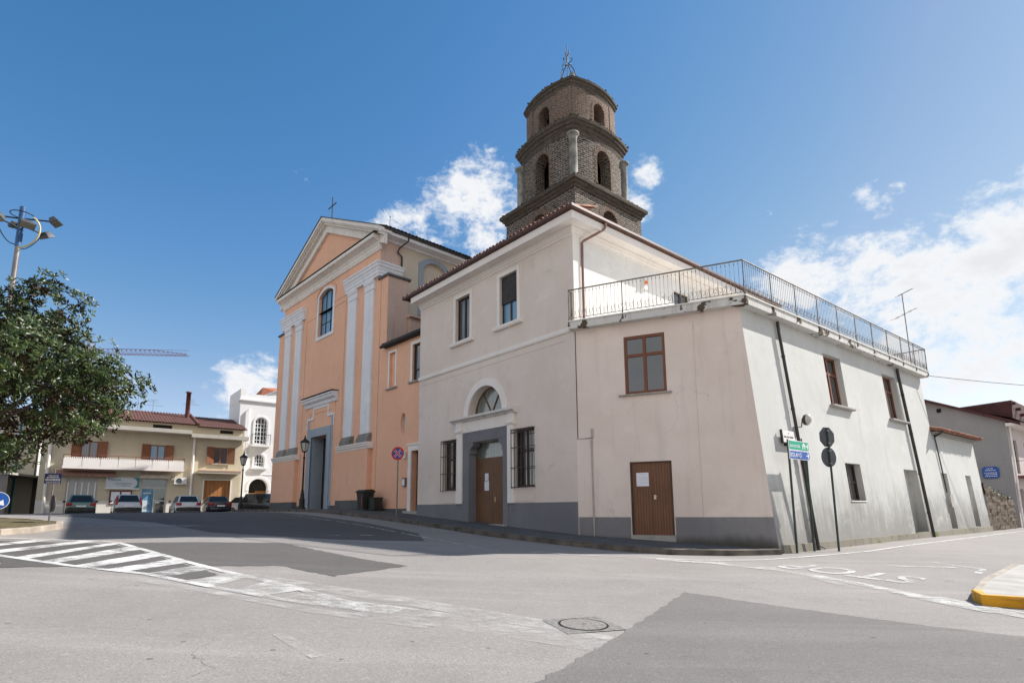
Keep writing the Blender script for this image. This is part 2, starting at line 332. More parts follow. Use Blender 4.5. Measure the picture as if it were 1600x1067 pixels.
def leafm():
    m, n, b = newmat('magnolia_leaf'); p = pos(n); g = nd('ShaderNodeNewGeometry', n)
    f = noise(n, p, 5, 3); col = mixc(n, ramp(n, f, .3, .7), (.014, .032, .007), (.060, .086, .017))
    col = mixc(n, g.outputs['Backfacing'], col, (.085, .055, .024))
    n.links.new(col, b.inputs['Base Color']); n.links.new(mth('ADD', mth('MULTIPLY', g.outputs['Backfacing'], .35, n), .42, n), b.inputs['Roughness'])
    b.inputs['Specular IOR Level'].default_value = .4
    return m
M['leaf'] = leafm()

# ------------------------------------------------------------------ mesh helpers
OFF = {}
class Fr:
    """facade frame: x along the wall, y out of the wall, z up; tilt leans the wall back (a battered wall)"""
    def __init__(s, o, d, out=1, tilt=0.0, z0=.3):
        s.o = Vector((o[0], o[1], 0)); d = Vector((d[0], d[1], 0)).normalized(); s.d = d
        s.n = Vector((-d.y, d.x, 0)) * out; s.tilt = tilt; s.z0 = z0
    def p(s, x, y, z): return s.o + s.d * x + s.n * (y - s.tilt * (z - s.z0)) + Vector((0, 0, z))
    def at(s, x, y=0.0): return Fr(s.o + s.d * x + s.n * y, s.d, 1 if (Vector((-s.d.y, s.d.x, 0)) - s.n).length < 1e-6 else -1, s.tilt, s.z0)
    def turn(s, x, y, ang=None): pass
class MB:
    def __init__(s): s.v = []; s.f = []; s.sm = []
    def add(s, vs_, fs, smooth=False):
        b = len(s.v); s.v += [Vector(q) for q in vs_]; s.f += [tuple(b + i for i in f) for f in fs]; s.sm += [smooth] * len(fs); return s
    def hexa(s, P): return s.add(P, [(0, 3, 2, 1), (4, 5, 6, 7), (0, 1, 5, 4), (1, 2, 6, 5), (2, 3, 7, 6), (3, 0, 4, 7)])
    def box(s, F, x0, x1, y0, y1, z0, z1):
        return s.hexa([F.p(x, y, z) for z in (z0, z1) for x, y in ((x0, y0), (x1, y0), (x1, y1), (x0, y1))])
    def prism(s, F, pts, y0, y1):
        n = len(pts); P = [F.p(x, y0, z) for x, z in pts] + [F.p(x, y1, z) for x, z in pts]
        return s.add(P, [tuple(range(n)), tuple(range(2 * n - 1, n - 1, -1))] + [(i, (i + 1) % n, n + (i + 1) % n, n + i) for i in range(n)])
    def plan(s, pts, z0, z1):
        n = len(pts); P = [(x, y, z0) for x, y in pts] + [(x, y, z1) for x, y in pts]
        return s.add(P, [tuple(range(n - 1, -1, -1)), tuple(range(n, 2 * n))] + [(i, (i + 1) % n, n + (i + 1) % n, n + i) for i in range(n)])
    def run(s, F, prof, x0, x1):
        n = len(prof); P = [F.p(x0, y, z) for y, z in prof] + [F.p(x1, y, z) for y, z in prof]
        return s.add(P, [tuple(range(n)), tuple(range(2 * n - 1, n - 1, -1))] + [(i, n + i, n + (i + 1) % n, (i + 1) % n) for i in range(n)])
    def sweep(s, path, prof, side=1, closed=False, smooth=False, caps=True):
        """profile (out, z) swept along a plan path with mitred corners; side=+1: out is left of travel"""
        n = len(path); pts = [Vector((q[0], q[1], 0)) for q in path]; rings = []
        for i in range(n):
            if closed: a, b, c = pts[i - 1], pts[i], pts[(i + 1) % n]
            else: a, b, c = pts[max(i - 1, 0)], pts[i], pts[min(i + 1, n - 1)]
            d1 = (b - a).normalized() if (b - a).length > 1e-9 else (c - b).normalized(); d2 = (c - b).normalized() if (c - b).length > 1e-9 else d1
            n1 = Vector((-d1.y, d1.x, 0)) * side; n2 = Vector((-d2.y, d2.x, 0)) * side
            m = (n1 + n2); m = m / max(m.dot(n1), .2)
            rings.append([b + m * o + Vector((0, 0, z)) for o, z in prof])
        k = len(prof); P = [q for r in rings for q in r]; fs = []
        for i in range(n if closed else n - 1):
            j = (i + 1) % n
            for q in range(k): fs.append((i * k + q, j * k + q, j * k + (q + 1) % k, i * k + (q + 1) % k))
        if not closed and caps: fs += [tuple(range(k)), tuple((n - 1) * k + q for q in range(k - 1, -1, -1))]
        return s.add(P, fs, smooth)
    def tube(s, pts, r, n=6, smooth=True):
        pts = [Vector(q) for q in pts]; rings = []; L = len(pts); rr = r if isinstance(r, (list, tuple)) else [r] * L
        up = None
        for i, q in enumerate(pts):
            t = (pts[min(i + 1, L - 1)] - pts[max(i - 1, 0)]).normalized()
            if up is None: up = Vector((0, 0, 1)) if abs(t.z) < .9 else Vector((1, 0, 0))
            a = t.cross(up).normalized(); b = a.cross(t).normalized(); up = b
            rings.append([q + (a * math.cos(2 * math.pi * k / n) + b * math.sin(2 * math.pi * k / n)) * rr[i] for k in range(n)])
        P = [q for g in rings for q in g]
        fs = [(i * n + k, (i + 1) * n + k, (i + 1) * n + (k + 1) % n, i * n + (k + 1) % n) for i in range(L - 1) for k in range(n)]
        s.add(P, fs, smooth); return s.add([], []) if False else s._caps(rings, n)
    def _caps(s, rings, n):
        s.add(rings[0], [tuple(range(n - 1, -1, -1))]); s.add(rings[-1], [tuple(range(n))]); return s
    def lathe(s, c, prof, n=12, smooth=True, axis=None):
        c = Vector(c); ax = Vector(axis).normalized() if axis else Vector((0, 0, 1))
        a = ax.orthogonal().normalized() if axis else Vector((1, 0, 0)); b = ax.cross(a)
        P = [c + ax * z + (a * math.cos(2 * math.pi * k / n) + b * math.sin(2 * math.pi * k / n)) * r for r, z in prof for k in range(n)]
        L = len(prof)
        fs = [(i * n + k, i * n + (k + 1) % n, (i + 1) * n + (k + 1) % n, (i + 1) * n + k) for i in range(L - 1) for k in range(n)]
        s.add(P, fs, smooth); s.add(P[:n], [tuple(range(n - 1, -1, -1))]); return s.add(P[-n:], [tuple(range(n))])
    def wall(s, F, x0, x1, z0, z1, ops=(), y=0.0, depth=.2, xs_extra=()):
        """wall face with real openings and reveals; op = (x0, x1, z0, z1, depth, rise) - rise>0 adds an arched head above z1"""
        xs = sorted({x0, x1, *xs_extra, *[o[0] for o in ops], *[o[1] for o in ops]}); zs = sorted({z0, z1, *[o[2] for o in ops], *[o[3] + (o[5] if len(o) > 5 else 0) for o in ops]})
        for i in range(len(xs) - 1):
            for j in range(len(zs) - 1):
                cx, cz = (xs[i] + xs[i + 1]) / 2, (zs[j] + zs[j + 1]) / 2
                if any(o[0] < cx < o[1] and o[2] < cz < o[3] + (o[5] if len(o) > 5 else 0) for o in ops): continue
                s.add([F.p(xs[i], y, zs[j]), F.p(xs[i + 1], y, zs[j]), F.p(xs[i + 1], y, zs[j + 1]), F.p(xs[i], y, zs[j + 1])], [(0, 1, 2, 3)])
        for o in ops:
            a, b, c, d, dp = o[:5]; rise = o[5] if len(o) > 5 else 0
            head = arcpts(a, b, d, rise) if rise else [(a, d), (b, d)]
            loop = [(a, c)] + head + [(b, c)]
            for i in range(len(loop)):
                (p0, q0), (p1, q1) = loop[i], loop[(i + 1) % len(loop)]
                s.add([F.p(p0, y, q0), F.p(p1, y, q1), F.p(p1, y - dp, q1), F.p(p0, y - dp, q0)], [(0, 1, 2, 3)])
            if rise:
                for (p0, q0), (p1, q1) in zip(head, head[1:]):
                    s.add([F.p(p0, y, q0), F.p(p1, y, q1), F.p(p1, y, d + rise), F.p(p0, y, d + rise)], [(0, 1, 2, 3)])
        return s
    def build(s, name, mat, parent=None, label=None, smooth=None, fix=True):
        me = bpy.data.meshes.new(name); off = OFF.get(parent.name, Vector((0, 0, 0))) if parent else Vector((0, 0, 0))
        me.from_pydata([tuple(q - off) for q in s.v], [], s.f)
        me.polygons.foreach_set('use_smooth', [bool(x) for x in s.sm])
        if fix:
            bm = bmesh.new(); bm.from_mesh(me); bmesh.ops.recalc_face_normals(bm, faces=bm.faces[:]); bm.to_mesh(me); bm.free()
        me.update()
        ul = me.uv_layers.new(name='UVMap')
        for pg in me.polygons:
            nn_ = pg.normal
            if abs(nn_.z) < .75:
                t = Vector((-nn_.y, nn_.x, 0)); t = t.normalized() if t.length > 1e-6 else Vector((1, 0, 0))
                for li in pg.loop_indices:
                    q = me.vertices[me.loops[li].vertex_index].co + off; ul.data[li].uv = (q.dot(t), q.z)
            else:
                for li in pg.loop_indices:
                    q = me.vertices[me.loops[li].vertex_index].co + off; ul.data[li].uv = (q.x, q.y)
        o = bpy.data.objects.new(name, me); COL.objects.link(o)
        if isinstance(mat, str): mat = M[mat]
        me.materials.append(mat)
        if parent: o.parent = parent; OFF[o.name] = off
        if label: o['label'] = label
        return o
def build_each(mb, name, mat, parent):
    key = {}; par = list(range(len(mb.v)))
    def find(i):
        while par[i] != i: par[i] = par[par[i]]; i = par[i]
        return i
    for i, q in enumerate(mb.v):
        k = (round(q.x, 3), round(q.y, 3), round(q.z, 3))
        if k in key: par[find(i)] = find(key[k])
        else: key[k] = i
    for f in mb.f:
        for i in f[1:]: par[find(i)] = find(f[0])
    gs = {}
    for f, sm in zip(mb.f, mb.sm): gs.setdefault(find(f[0]), []).append((f, sm))
    out_ = []
    for fs in gs.values():
        m2 = MB(); ids = {}
        for f, sm in fs:
            g = []
            for i in f:
                if i not in ids: ids[i] = len(m2.v); m2.v.append(mb.v[i])
                g.append(ids[i])
            m2.f.append(tuple(g)); m2.sm.append(sm)
        out_.append(m2.build(name, mat, parent, fix=False))
    return out_
def arcpts(a, b, d, rise, n=14):
    c = (a + b) / 2; h = (b - a) / 2
    if rise >= h * .999: return [(c - h * math.cos(math.pi * i / n), d + rise * math.sin(math.pi * i / n)) for i in range(n + 1)]
    r = (h * h + rise * rise) / (2 * rise); zc = d + rise - r; a0 = math.asin(h / r)
    return [(c + r * math.sin(-a0 + 2 * a0 * i / n), zc + r * math.cos(-a0 + 2 * a0 * i / n)) for i in range(n + 1)]
def thing(name, label, cat, loc=(0, 0, 0), group=None):
    o = bpy.data.objects.new(name, None); COL.objects.link(o); o.location = loc; o.empty_display_size = .3
    o['label'] = label; o['category'] = cat
    if group: o['group'] = group
    OFF[o.name] = Vector(loc); return o
def tag(o, label, cat, group=None):
    o['label'] = label; o['category'] = cat
    if group: o['group'] = group
    return o
def struct(o, label=None):
    o['kind'] = 'structure'
    if label: o['label'] = label
    return o
_tx = {}
def textmesh(s, size, bold=0.0):
    if s not in _tx:
        cu = bpy.data.curves.new('t', 'FONT'); cu.body = s; cu.align_x = 'LEFT'; cu.size = 1; cu.resolution_u = 3; cu.offset = bold
        ob = bpy.data.objects.new('t', cu); COL.objects.link(ob)
        bpy.context.view_layer.update()
        me = ob.evaluated_get(bpy.context.evaluated_depsgraph_get()).to_mesh()
        _tx[s] = ([tuple(v.co) for v in me.vertices], [tuple(p.vertices) for p in me.polygons])
        ob.to_mesh_clear if False else None
        bpy.data.objects.remove(ob); bpy.data.curves.remove(cu)
    v, f = _tx[s]; x0 = min(q[0] for q in v); x1 = max(q[0] for q in v); y0 = min(q[1] for q in v); y1 = max(q[1] for q in v)
    k = size / (y1 - y0); return [((q[0] - x0) * k, (q[1] - y0) * k) for q in v], f, (x1 - x0) * k
def put_text(mb, F, s, x, y, z, h, w=None, flip=1):
    v, f, L = textmesh(s, h); kx = (w / L) if w else 1
    mb.add([F.p(x + flip * q[0] * kx, y, z + q[1]) for q in v], f); return L * kx

# ------------------------------------------------------------------ ground
def gz(X, Y):
    X = np.asarray(X, float); Y = np.asarray(Y, float); t = -.76 * X + .65 * Y; k = 1.2
    z = .0575 * k * (np.logaddexp(0, (t - 1.5) / k) - np.logaddexp(0, (t - 27.5) / k))
    def S(x): x = np.clip(x, 0, 1); return x * x * (3 - 2 * x)
    return z + .15 * S((Y - 10) / 10) * (1 - S((t - 2) / 4)) - .22 * S((t - 37) / 5)
def gzf(x, y): return float(gz(x, y))
def make_ground():
    def ax(lo, hi, st, far):
        a = list(np.arange(lo, hi + .01, st)); b = [hi + q for q in (3, 8, 18, 40, 80, 160, 320, far)]; c = [lo - q for q in (far, 320, 160, 80, 40, 18, 8, 3)]
        return np.array(c + a + b)
    xs = ax(-34, 36, .5, 900); ys = ax(-6, 52, .5, 900); X, Y = np.meshgrid(xs, ys); Z = gz(X, Y)
    nx, ny = len(xs), len(ys); mb = MB()
    mb.v = [Vector((X[j, i], Y[j, i], Z[j, i])) for j in range(ny) for i in range(nx)]
    mb.f = [(j * nx + i, j * nx + i + 1, (j + 1) * nx + i + 1, (j + 1) * nx + i) for j in range(ny - 1) for i in range(nx - 1)]; mb.sm = [True] * len(mb.f)
    o = mb.build('ground', 'asph', fix=False); struct(o, 'worn pale grey asphalt road and square rising to the left'); return o
make_ground()
def sheet(name, pts, lift, mat, step=.4, parent=None, thick=None, build=True, hz=None, rag=0.0):
    """a flat patch laid on the ground, following its slope"""
    P = []
    n = len(pts)
    for i in range(n):
        a, b = Vector(pts[i]), Vector(pts[(i + 1) % n]); k = max(1, int((b - a).length / step))
        P += [a + (b - a) * j / k for j in range(k)]
    if rag: P = [q + Vector((random.gauss(0, rag), random.gauss(0, rag))) for q in P]
    x0, x1 = min(q.x for q in P), max(q.x for q in P); y0, y1 = min(q.y for q in P), max(q.y for q in P)
    def inside(q):
        c = False; j = len(P) - 1
        for i in range(len(P)):
            if (P[i].y > q[1]) != (P[j].y > q[1]) and q[0] < (P[j].x - P[i].x) * (q[1] - P[i].y) / (P[j].y - P[i].y) + P[i].x: c = not c
            j = i
        return c
    G = [Vector((x, y)) for x in np.arange(x0, x1, step) for y in np.arange(y0, y1, step) if inside((x, y))]
    vv, _, ff, *_r = delaunay_2d_cdt(P + G, [], [list(range(len(P)))], 1, 1e-4)
    f_z = hz or gzf
    mb = MB(); mb.add([(q.x, q.y, f_z(q.x, q.y) + lift) for q in vv], [tuple(f) for f in ff], True)
    if thick:
        m = len(P); mb.add([(q.x, q.y, f_z(q.x, q.y) + lift) for q in P] + [(q.x, q.y, f_z(q.x, q.y) + lift - thick) for q in P], [(i, (i + 1) % m, m + (i + 1) % m, m + i) for i in range(m)])
    return mb.build(name, mat, parent, fix=bool(thick)) if build else mb
def strip(name, path, w, lift, mat, mb=None):
    P = []
    for a, b in zip(path, path[1:]):
        a, b = Vector(a), Vector(b); k = max(1, int((b - a).length / .35)); P += [a + (b - a) * j / k for j in range(k)]
    P.append(Vector(path[-1])); own = mb is None; mb = mb or MB(); V = []
    for i, q in enumerate(P):
        t = (P[min(i + 1, len(P) - 1)] - P[max(i - 1, 0)]).normalized(); nn_ = Vector((-t.y, t.x)) * (w / 2)
        for e in (q + nn_, q - nn_): V.append((e.x, e.y, gzf(e.x, e.y) + lift))
    mb.add(V, [(2 * i, 2 * i + 1, 2 * i + 3, 2 * i + 2) for i in range(len(P) - 1)], True)
    return struct(mb.build(name, mat, fix=False)) if own else mb
# darker asphalt repairs
struct(sheet('asphalt_patch', [(2.92, 9.99), (1.63, 7.62), (.2, 5.17), (-1.5, 2.4), (-1.5, -1), (12, -1), (12, 2.6), (9.4, 4.9), (6.17, 7.19)], .005, 'asphr', .12, rag=.02), 'darker asphalt lane in the right foreground')
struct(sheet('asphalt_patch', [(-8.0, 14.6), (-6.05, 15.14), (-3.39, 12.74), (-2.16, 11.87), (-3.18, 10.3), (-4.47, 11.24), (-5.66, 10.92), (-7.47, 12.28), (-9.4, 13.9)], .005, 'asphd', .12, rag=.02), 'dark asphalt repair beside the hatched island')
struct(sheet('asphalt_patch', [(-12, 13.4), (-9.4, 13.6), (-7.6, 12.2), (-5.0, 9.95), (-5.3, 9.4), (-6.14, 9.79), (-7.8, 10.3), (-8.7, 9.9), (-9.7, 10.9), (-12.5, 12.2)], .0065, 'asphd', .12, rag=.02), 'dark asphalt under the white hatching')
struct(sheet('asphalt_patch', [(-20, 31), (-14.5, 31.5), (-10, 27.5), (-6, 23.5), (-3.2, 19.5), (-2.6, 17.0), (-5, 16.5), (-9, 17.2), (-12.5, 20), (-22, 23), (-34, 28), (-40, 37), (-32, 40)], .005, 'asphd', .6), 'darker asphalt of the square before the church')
# painted markings
LW = .14
strip('road_marking', [(-9.9, 11.19), (-7.86, 10.33), (-6.14, 9.79), (-4.59, 8.91)], LW, .011, 'paint')
strip('road_marking', [(-4.59, 8.91), (-3.01, 8.1), (-1.92, 7.7)], LW, .011, 'paintw')
strip('road_marking', [(-14, 13.8), (-9.9, 14.0), (-9.45, 13.86), (-6.15, 11.14), (-5.2, 10.4)], LW, .0115, 'paint')
strip('road_marking', [(-5.2, 10.4), (-3.56, 9.24), (-1.95, 7.85)], LW * 1.1, .0115, 'paintw')
strip('road_marking', [(-3.2, 8.4), (-2.3, 8.05), (-1.5, 7.75)], .45, .010, 'paintw')
strip('road_marking', [(-12.5, 12.3), (-9.9, 11.19)], LW, .0115, 'paint')
for q in [[(-9.5, 11.03), (-9.11, 10.86), (-9.28, 13.71), (-9.52, 13.75)], [(-8.7, 10.69), (-8.31, 10.52), (-8.22, 12.85), (-8.76, 13.29)], [(-7.83, 10.32), (-7.41, 10.19), (-7.19, 12.0), (-7.69, 12.41)],
          [(-7.05, 10.07), (-6.62, 9.94), (-6.27, 11.24), (-6.75, 11.63)], [(-6.21, 9.81), (-5.68, 9.52), (-5.45, 10.63), (-5.9, 10.96)], [(-5.15, 9.22), (-4.59, 8.91), (-4.48, 9.92), (-4.99, 10.29)], [(-4.14, 8.67), (-3.56, 8.38), (-3.2, 8.98), (-4.0, 9.57)],
          [(-10.6, 11.6), (-10.2, 11.4), (-10.0, 13.9), (-10.4, 13.9)], [(-11.6, 12.0), (-11.2, 11.9), (-11.0, 13.8), (-11.4, 13.8)]]:
    struct(sheet('road_marking', q, .0105, 'paint' if q[0][0] < -6.5 else 'paintw', rag=.012))
strip('road_marking', [(-1.92, 7.79), (-.6, 7.25), (.5, 6.75), (1.0, 6.5)], .7, .0085, 'paintf')
strip('road_marking', [(-4.6, 10.0), (-2.2, 8.75), (-.2, 7.65), (.8, 7.05)], .42, .0085, 'paintf')
strip('road_marking', [(-6.3, 9.45), (-4.4, 8.55), (-2.6, 7.6), (-1.0, 7.0)], .22, .0085, 'paintf')
strip('road_marking', [(-2.56, 6.45), (-1.87, 5.68)], .13, .0085, 'paintf')
strip('road_marking', [(-10.5, 27), (-6, 22.3), (-1.84, 16.9), (-.68, 15.3), (1.62, 14.9), (3.2, 14.8)], .11, .0115, 'paintw')
strip('road_marking', [(3.2, 14.8), (4.64, 14.72), (6.6, 15.2), (7.2, 15.6), (8.96, 16.6), (10.96, 17.81), (16.42, 22.23), (25.02, 29.3), (31, 34)], .12, .0115, 'paint')
strip('road_marking', [(3.6, 14.6), (4.9, 14.2), (6.0, 13.2), (6.7, 11.8), (7.0, 10.3), (7.2, 9.0), (7.5, 7.6)], .32, .010, 'paintw')
strip('road_marking', [(4.9, 14.6), (5.9, 13.6), (6.4, 12.4), (6.5, 11.0)], .5, .009, 'paintf')
struct(sheet('road_marking', [(6.75, 10.2), (7.35, 10.1), (7.6, 8.6), (7.0, 8.7)], .0105, 'paintw'))
for i in range(5):
    b = Vector((-8.6, 15.9)) + Vector((1.0, .55)) * i * .95
    strip('road_marking', [b, b + Vector((.42, .2))], .12, .0115, 'paintw')
strip('road_marking', [(-13.2, 17.9), (-11.6, 18.4), (-10.4, 19.3)], .9, .0105, 'paintf')
def ground_text(s, c, up, h, w, mat):
    v, f, L = textmesh(s, h, .012); up = Vector(up).normalized(); rt = Vector((up.y, -up.x)); mb = MB(); k = w / L
    bm = bmesh.new(); vs2 = [bm.verts.new((c[0] + rt.x * (q[0] * k - w / 2) + up.x * (q[1] - h / 2), c[1] + rt.y * (q[0] * k - w / 2) + up.y * (q[1] - h / 2), 0)) for q in v]
    for q in f: bm.faces.new([vs2[i] for i in q])
    bmesh.ops.triangulate(bm, faces=bm.faces[:]); bm.verts.index_update()
    mb.add([(q.co.x, q.co.y, gzf(q.co.x, q.co.y) + .012) for q in bm.verts], [tuple(x.index for x in fc.verts) for fc in bm.faces]); bm.free()
    return struct(mb.build('road_marking', mat, fix=False), 'STOP lettering painted on the road')
ground_text('STOP', (7.45, 13.05), (-.78, -.62), 1.25, 2.75, 'paintm')
strip('road_marking', [(9.2, 14.3), (10.8, 14.2)], .16, .0105, 'paintw'); strip('road_marking', [(10.9, 15.2), (11.2, 13.9), (10.5, 13.2)], .14, .0105, 'paintw')
# pavement along the buildings
KERB = [(7.75, 16.72), (7.2, 16.5), (6.1, 16.08), (4.34, 15.78), (2.85, 16.28), (1.1, 17.6), (-.9, 19.45), (-2.7, 21.8), (-4.6, 24.2), (-6.2, 25.9), (-8.6, 28.3), (-10.8, 30.6), (-13.2, 32.7), (-18.2, 37.6), (-21.4, 40.6), (-21.6, 42.2), (-17.5, 46)]
inner = [(-12, 41.5), (-4.0, 33), (0, 26), (3.6, 20.2), (8.1, 18.0)]
struct(sheet('pavement', [tuple(Vector(q)) for q in KERB] + inner, .145, 'pave', .5), 'dark basalt pavement along the church and annex')
def kerbline(path, w, h, mat, name='kerb', side=1):
    P = []
    for a, b in zip(path, path[1:]):
        a, b = Vector(a), Vector(b); k = max(1, int((b - a).length / .4)); P += [a + (b - a) * j / k for j in range(k)]
    P.append(Vector(path[-1])); mb = MB(); V = []
    for i, q in enumerate(P):
        t = (P[min(i + 1, len(P) - 1)] - P[max(i - 1, 0)]).normalized(); nn_ = Vector((t.y, -t.x)) * side
        z = gzf(q.x, q.y); e = q + nn_ * w
        V += [(q.x, q.y, z - .1), (q.x, q.y, z + h - .02), (q.x + nn_.x * .02, q.y + nn_.y * .02, z + h), (e.x, e.y, gzf(e.x, e.y) + h), (e.x, e.y, gzf(e.x, e.y) - .1)]
    fs = [(5 * i + k, 5 * i + k + 1, 5 * i + k + 6, 5 * i + k + 5) for i in range(len(P) - 1) for k in range(4)] + [(0, 1, 2, 3, 4), tuple(5 * (len(P) - 1) + k for k in range(4, -1, -1))]
    mb.add(V, fs); return struct(mb.build(name, mat))
kerbline(KERB, .28, .155, 'kerb')
# traffic island on the left
ISL = [(-12.89, 14.51), (-12.75, 15.4), (-13.0, 16.6), (-13.6, 17.4), (-14.8, 17.9), (-17, 18.2), (-20, 17.8), (-20, 13.6), (-17, 13.4), (-14.2, 13.8)]
struct(sheet('traffic_island', ISL, .13, 'soil'), 'kerbed island of dry soil under the tree')
kerbline(ISL[7:] + ISL[:7], .16, .15, 'kerbl', side=-1)
# yellow kerbed island on the right
YK = [(7.42, 9.32), (7.62, 9.75), (8.05, 10.25), (9.3, 11.6), (12, 14), (16, 12), (14, 6), (10.5, 7.5)]
struct(sheet('traffic_island', YK, .12, 'conc'), 'pale concrete corner island')
kerbline([(12.0, 14.0), (9.3, 11.6), (8.2, 10.45), (7.72, 9.9)], .12, .125, 'kerbl', side=-1)
kerbline([(7.74, 9.92), (7.58, 9.66), (7.42, 9.32), (8.2, 8.9), (10.5, 7.5), (14, 6)], .13, .17, 'yellow', side=-1)
# manhole
M['mhframe'] = plain('manhole_frame', (.20, .19, .18), .9, var=.3, scale=14, bump=.6)
mh = thing('manhole_cover', 'round iron manhole cover in a square frame set in the road', 'manhole', (.87, 7.37, gzf(.87, 7.37)))
Fm = Fr((.87, 7.37), (.93, .37))
def disc(c, r0, r1, lift, n=32):
    mb = MB(); V = []
    for r in (r0, r1):
        for k in range(n):
            x = c[0] + r * math.cos(2 * math.pi * k / n); y = c[1] + r * math.sin(2 * math.pi * k / n); V.append((x, y, gzf(x, y) + lift))
    mb.add(V, [(k, (k + 1) % n, n + (k + 1) % n, n + k) for k in range(n)]); return mb
sheet('frame', [Fm.p(x, y, 0).xy for x, y in ((-.40, -.36), (.40, -.36), (.40, .36), (-.40, .36))], .009, M['mhframe'], .2, mh)
disc((.87, 7.37), .285, .315, .0125).build('gap', 'black', mh)
mcv = disc((.87, 7.37), .02, .285, .0135)
mcv.build('cover', M['steel'] if False else plain('worn_iron_cover', (.27, .25, .235), .75, .1, var=.35, scale=28, bump=1.0), mh)

# ------------------------------------------------------------------ shared facade parts
def window(parent, F, x0, x1, z0, z1, y, mat='frame', glass='glass', cols=2, rows=(), fw=.07, th=.06, name='window', rise=0, mull=None):
    mb = MB(); mull = mull or fw
    if rise:
        a = arcpts(x0, x1, z1, rise); b = arcpts(x0 + fw, x1 - fw, z1, rise - fw)
        P = [F.p(q, y, w) for q, w in a] + [F.p(q, y, w) for q, w in b] + [F.p(q, y + th, w) for q, w in a] + [F.p(q, y + th, w) for q, w in b]; n = len(a)
        fs = []
        for i in range(n - 1):
            fs += [(i, i + 1, n + i + 1, n + i), (2 * n + i, 2 * n + i + 1, 3 * n + i + 1, 3 * n + i), (n + i, n + i + 1, 3 * n + i + 1, 3 * n + i), (i, i + 1, 2 * n + i + 1, 2 * n + i)]
        mb.add(P, fs)
    else: mb.box(F, x0, x1, y, y + th, z1 - fw, z1)
    mb.box(F, x0, x1, y, y + th, z0, z0 + fw); mb.box(F, x0, x0 + fw, y, y + th, z0 + fw, z1 - (0 if rise else fw)); mb.box(F, x1 - fw, x1, y, y + th, z0 + fw, z1 - (0 if rise else fw))
    for i in range(1, cols):
        c = x0 + (x1 - x0) * i / cols
        zt = z1 - fw
        if rise:
            hh = (x1 - x0) / 2; zt = max(w for q, w in arcpts(x0, x1, z1, rise, 60) if abs(q - c) < (x1 - x0) / 30 + .02) - fw * .7
        mb.box(F, c - mull / 2, c + mull / 2, y + .002, y + th + .006, z0 + fw, zt)
    for r in rows:
        zr = z0 + (z1 - z0) * r; mb.box(F, x0 + fw, x1 - fw, y + .004, y + th - .006, zr - mull / 2, zr + mull / 2)
    o = mb.build(name, mat, parent)
    g = MB()
    if rise:
        g.prism(F, [(x0 + .01, z0 + .01)] + arcpts(x0 + .01, x1 - .01, z1, rise - .01) + [(x1 - .01, z0 + .01)], y + .012, y + .026)
    else: g.box(F, x0 + .01, x1 - .01, y + .012, y + .026, z0 + .01, z1 - .01)
    g.build('pane', glass, o)
    return o
def sill(parent, F, x0, x1, z, out_=.12, h=.07, mat='trimw', back=-.22):
    mb = MB(); mb.run(F, [(back, z), (out_, z - .008), (out_, z - h * .6), (out_ - .03, z - h), (.003, z - h), (.003, z - .02), (back, z - .02)], x0, x1)
    return mb.build('sill', mat, parent)
def surround(parent, F, x0, x1, z0, z1, w, y=.025, mat='trimw', bottom=False, name='surround'):
    mb = MB(); mb.box(F, x0 - w, x0, .002, y, z0, z1 + w); mb.box(F, x1, x1 + w, .002, y, z0, z1 + w); mb.box(F, x0, x1, .002, y, z1, z1 + w)
    if bottom: mb.box(F, x0 - w, x1 + w, .002, y, z0 - w, z0)
    return mb.build(name, mat, parent)
def tiles_row(mb, F, x0, x1, z, y0, run, slope, r=.085, pitch=.215):
    """one course of barrel tiles ending at an eave, running up the roof"""
    n = int((x1 - x0) / pitch)
    for i in range(n + 1):
        c = x0 + (x1 - x0) * (i + .5) / (n + 1) + random.uniform(-.012, .012); dz = random.uniform(-.012, .012); dy = random.uniform(-.03, .02)
        m = 7; P = []
        for yy in (y0 + dy, y0 - run):
            zz = z + dz + (y0 - yy) * slope
            for rr in (r, r - .018):
                P += [F.p(c - rr * math.cos(math.pi * k / (m - 1)), yy, zz + rr * math.sin(math.pi * k / (m - 1))) for k in range(m)]
        fs = [(k, k + 1, 2 * m + k + 1, 2 * m + k) for k in range(m - 1)] + [(m + k, m + k + 1, 3 * m + k + 1, 3 * m + k) for k in range(m - 1)] + [(k, k + 1, m + k + 1, m + k) for k in range(m - 1)]
        mb.add(P, fs)
def grille(parent, F, x0, x1, z0, z1, y):
    mb = MB(); n = 6
    for i in range(n + 1):
        c = x0 + (x1 - x0) * i / n; mb.box(F, c - .009, c + .009, y - .009, y + .009, z0, z1)
    for zz in (z0 + .03, z0 + (z1 - z0) * .34, z0 + (z1 - z0) * .68, z1 - .03, z1 - .15): mb.box(F, x0 - .02, x1 + .02, y - .012, y + .012, zz - .014, zz + .014)
    for i in range(n):
        c = x0 + (x1 - x0) * (i + .5) / n; rr = .05
        mb.tube([F.p(c + rr * math.cos(a), y, z1 - .09 + rr * math.sin(a)) for a in np.linspace(0, 2 * math.pi, 9)], .007, 4)
    for c in (x0, x1):
        for zz in (z0 + .03, z0 + (z1 - z0) * .34, z0 + (z1 - z0) * .68, z1 - .03): mb.box(F, c - .012, c + .012, -.05, y, zz - .012, zz + .012)
    return mb.build('grille', 'grille', parent)

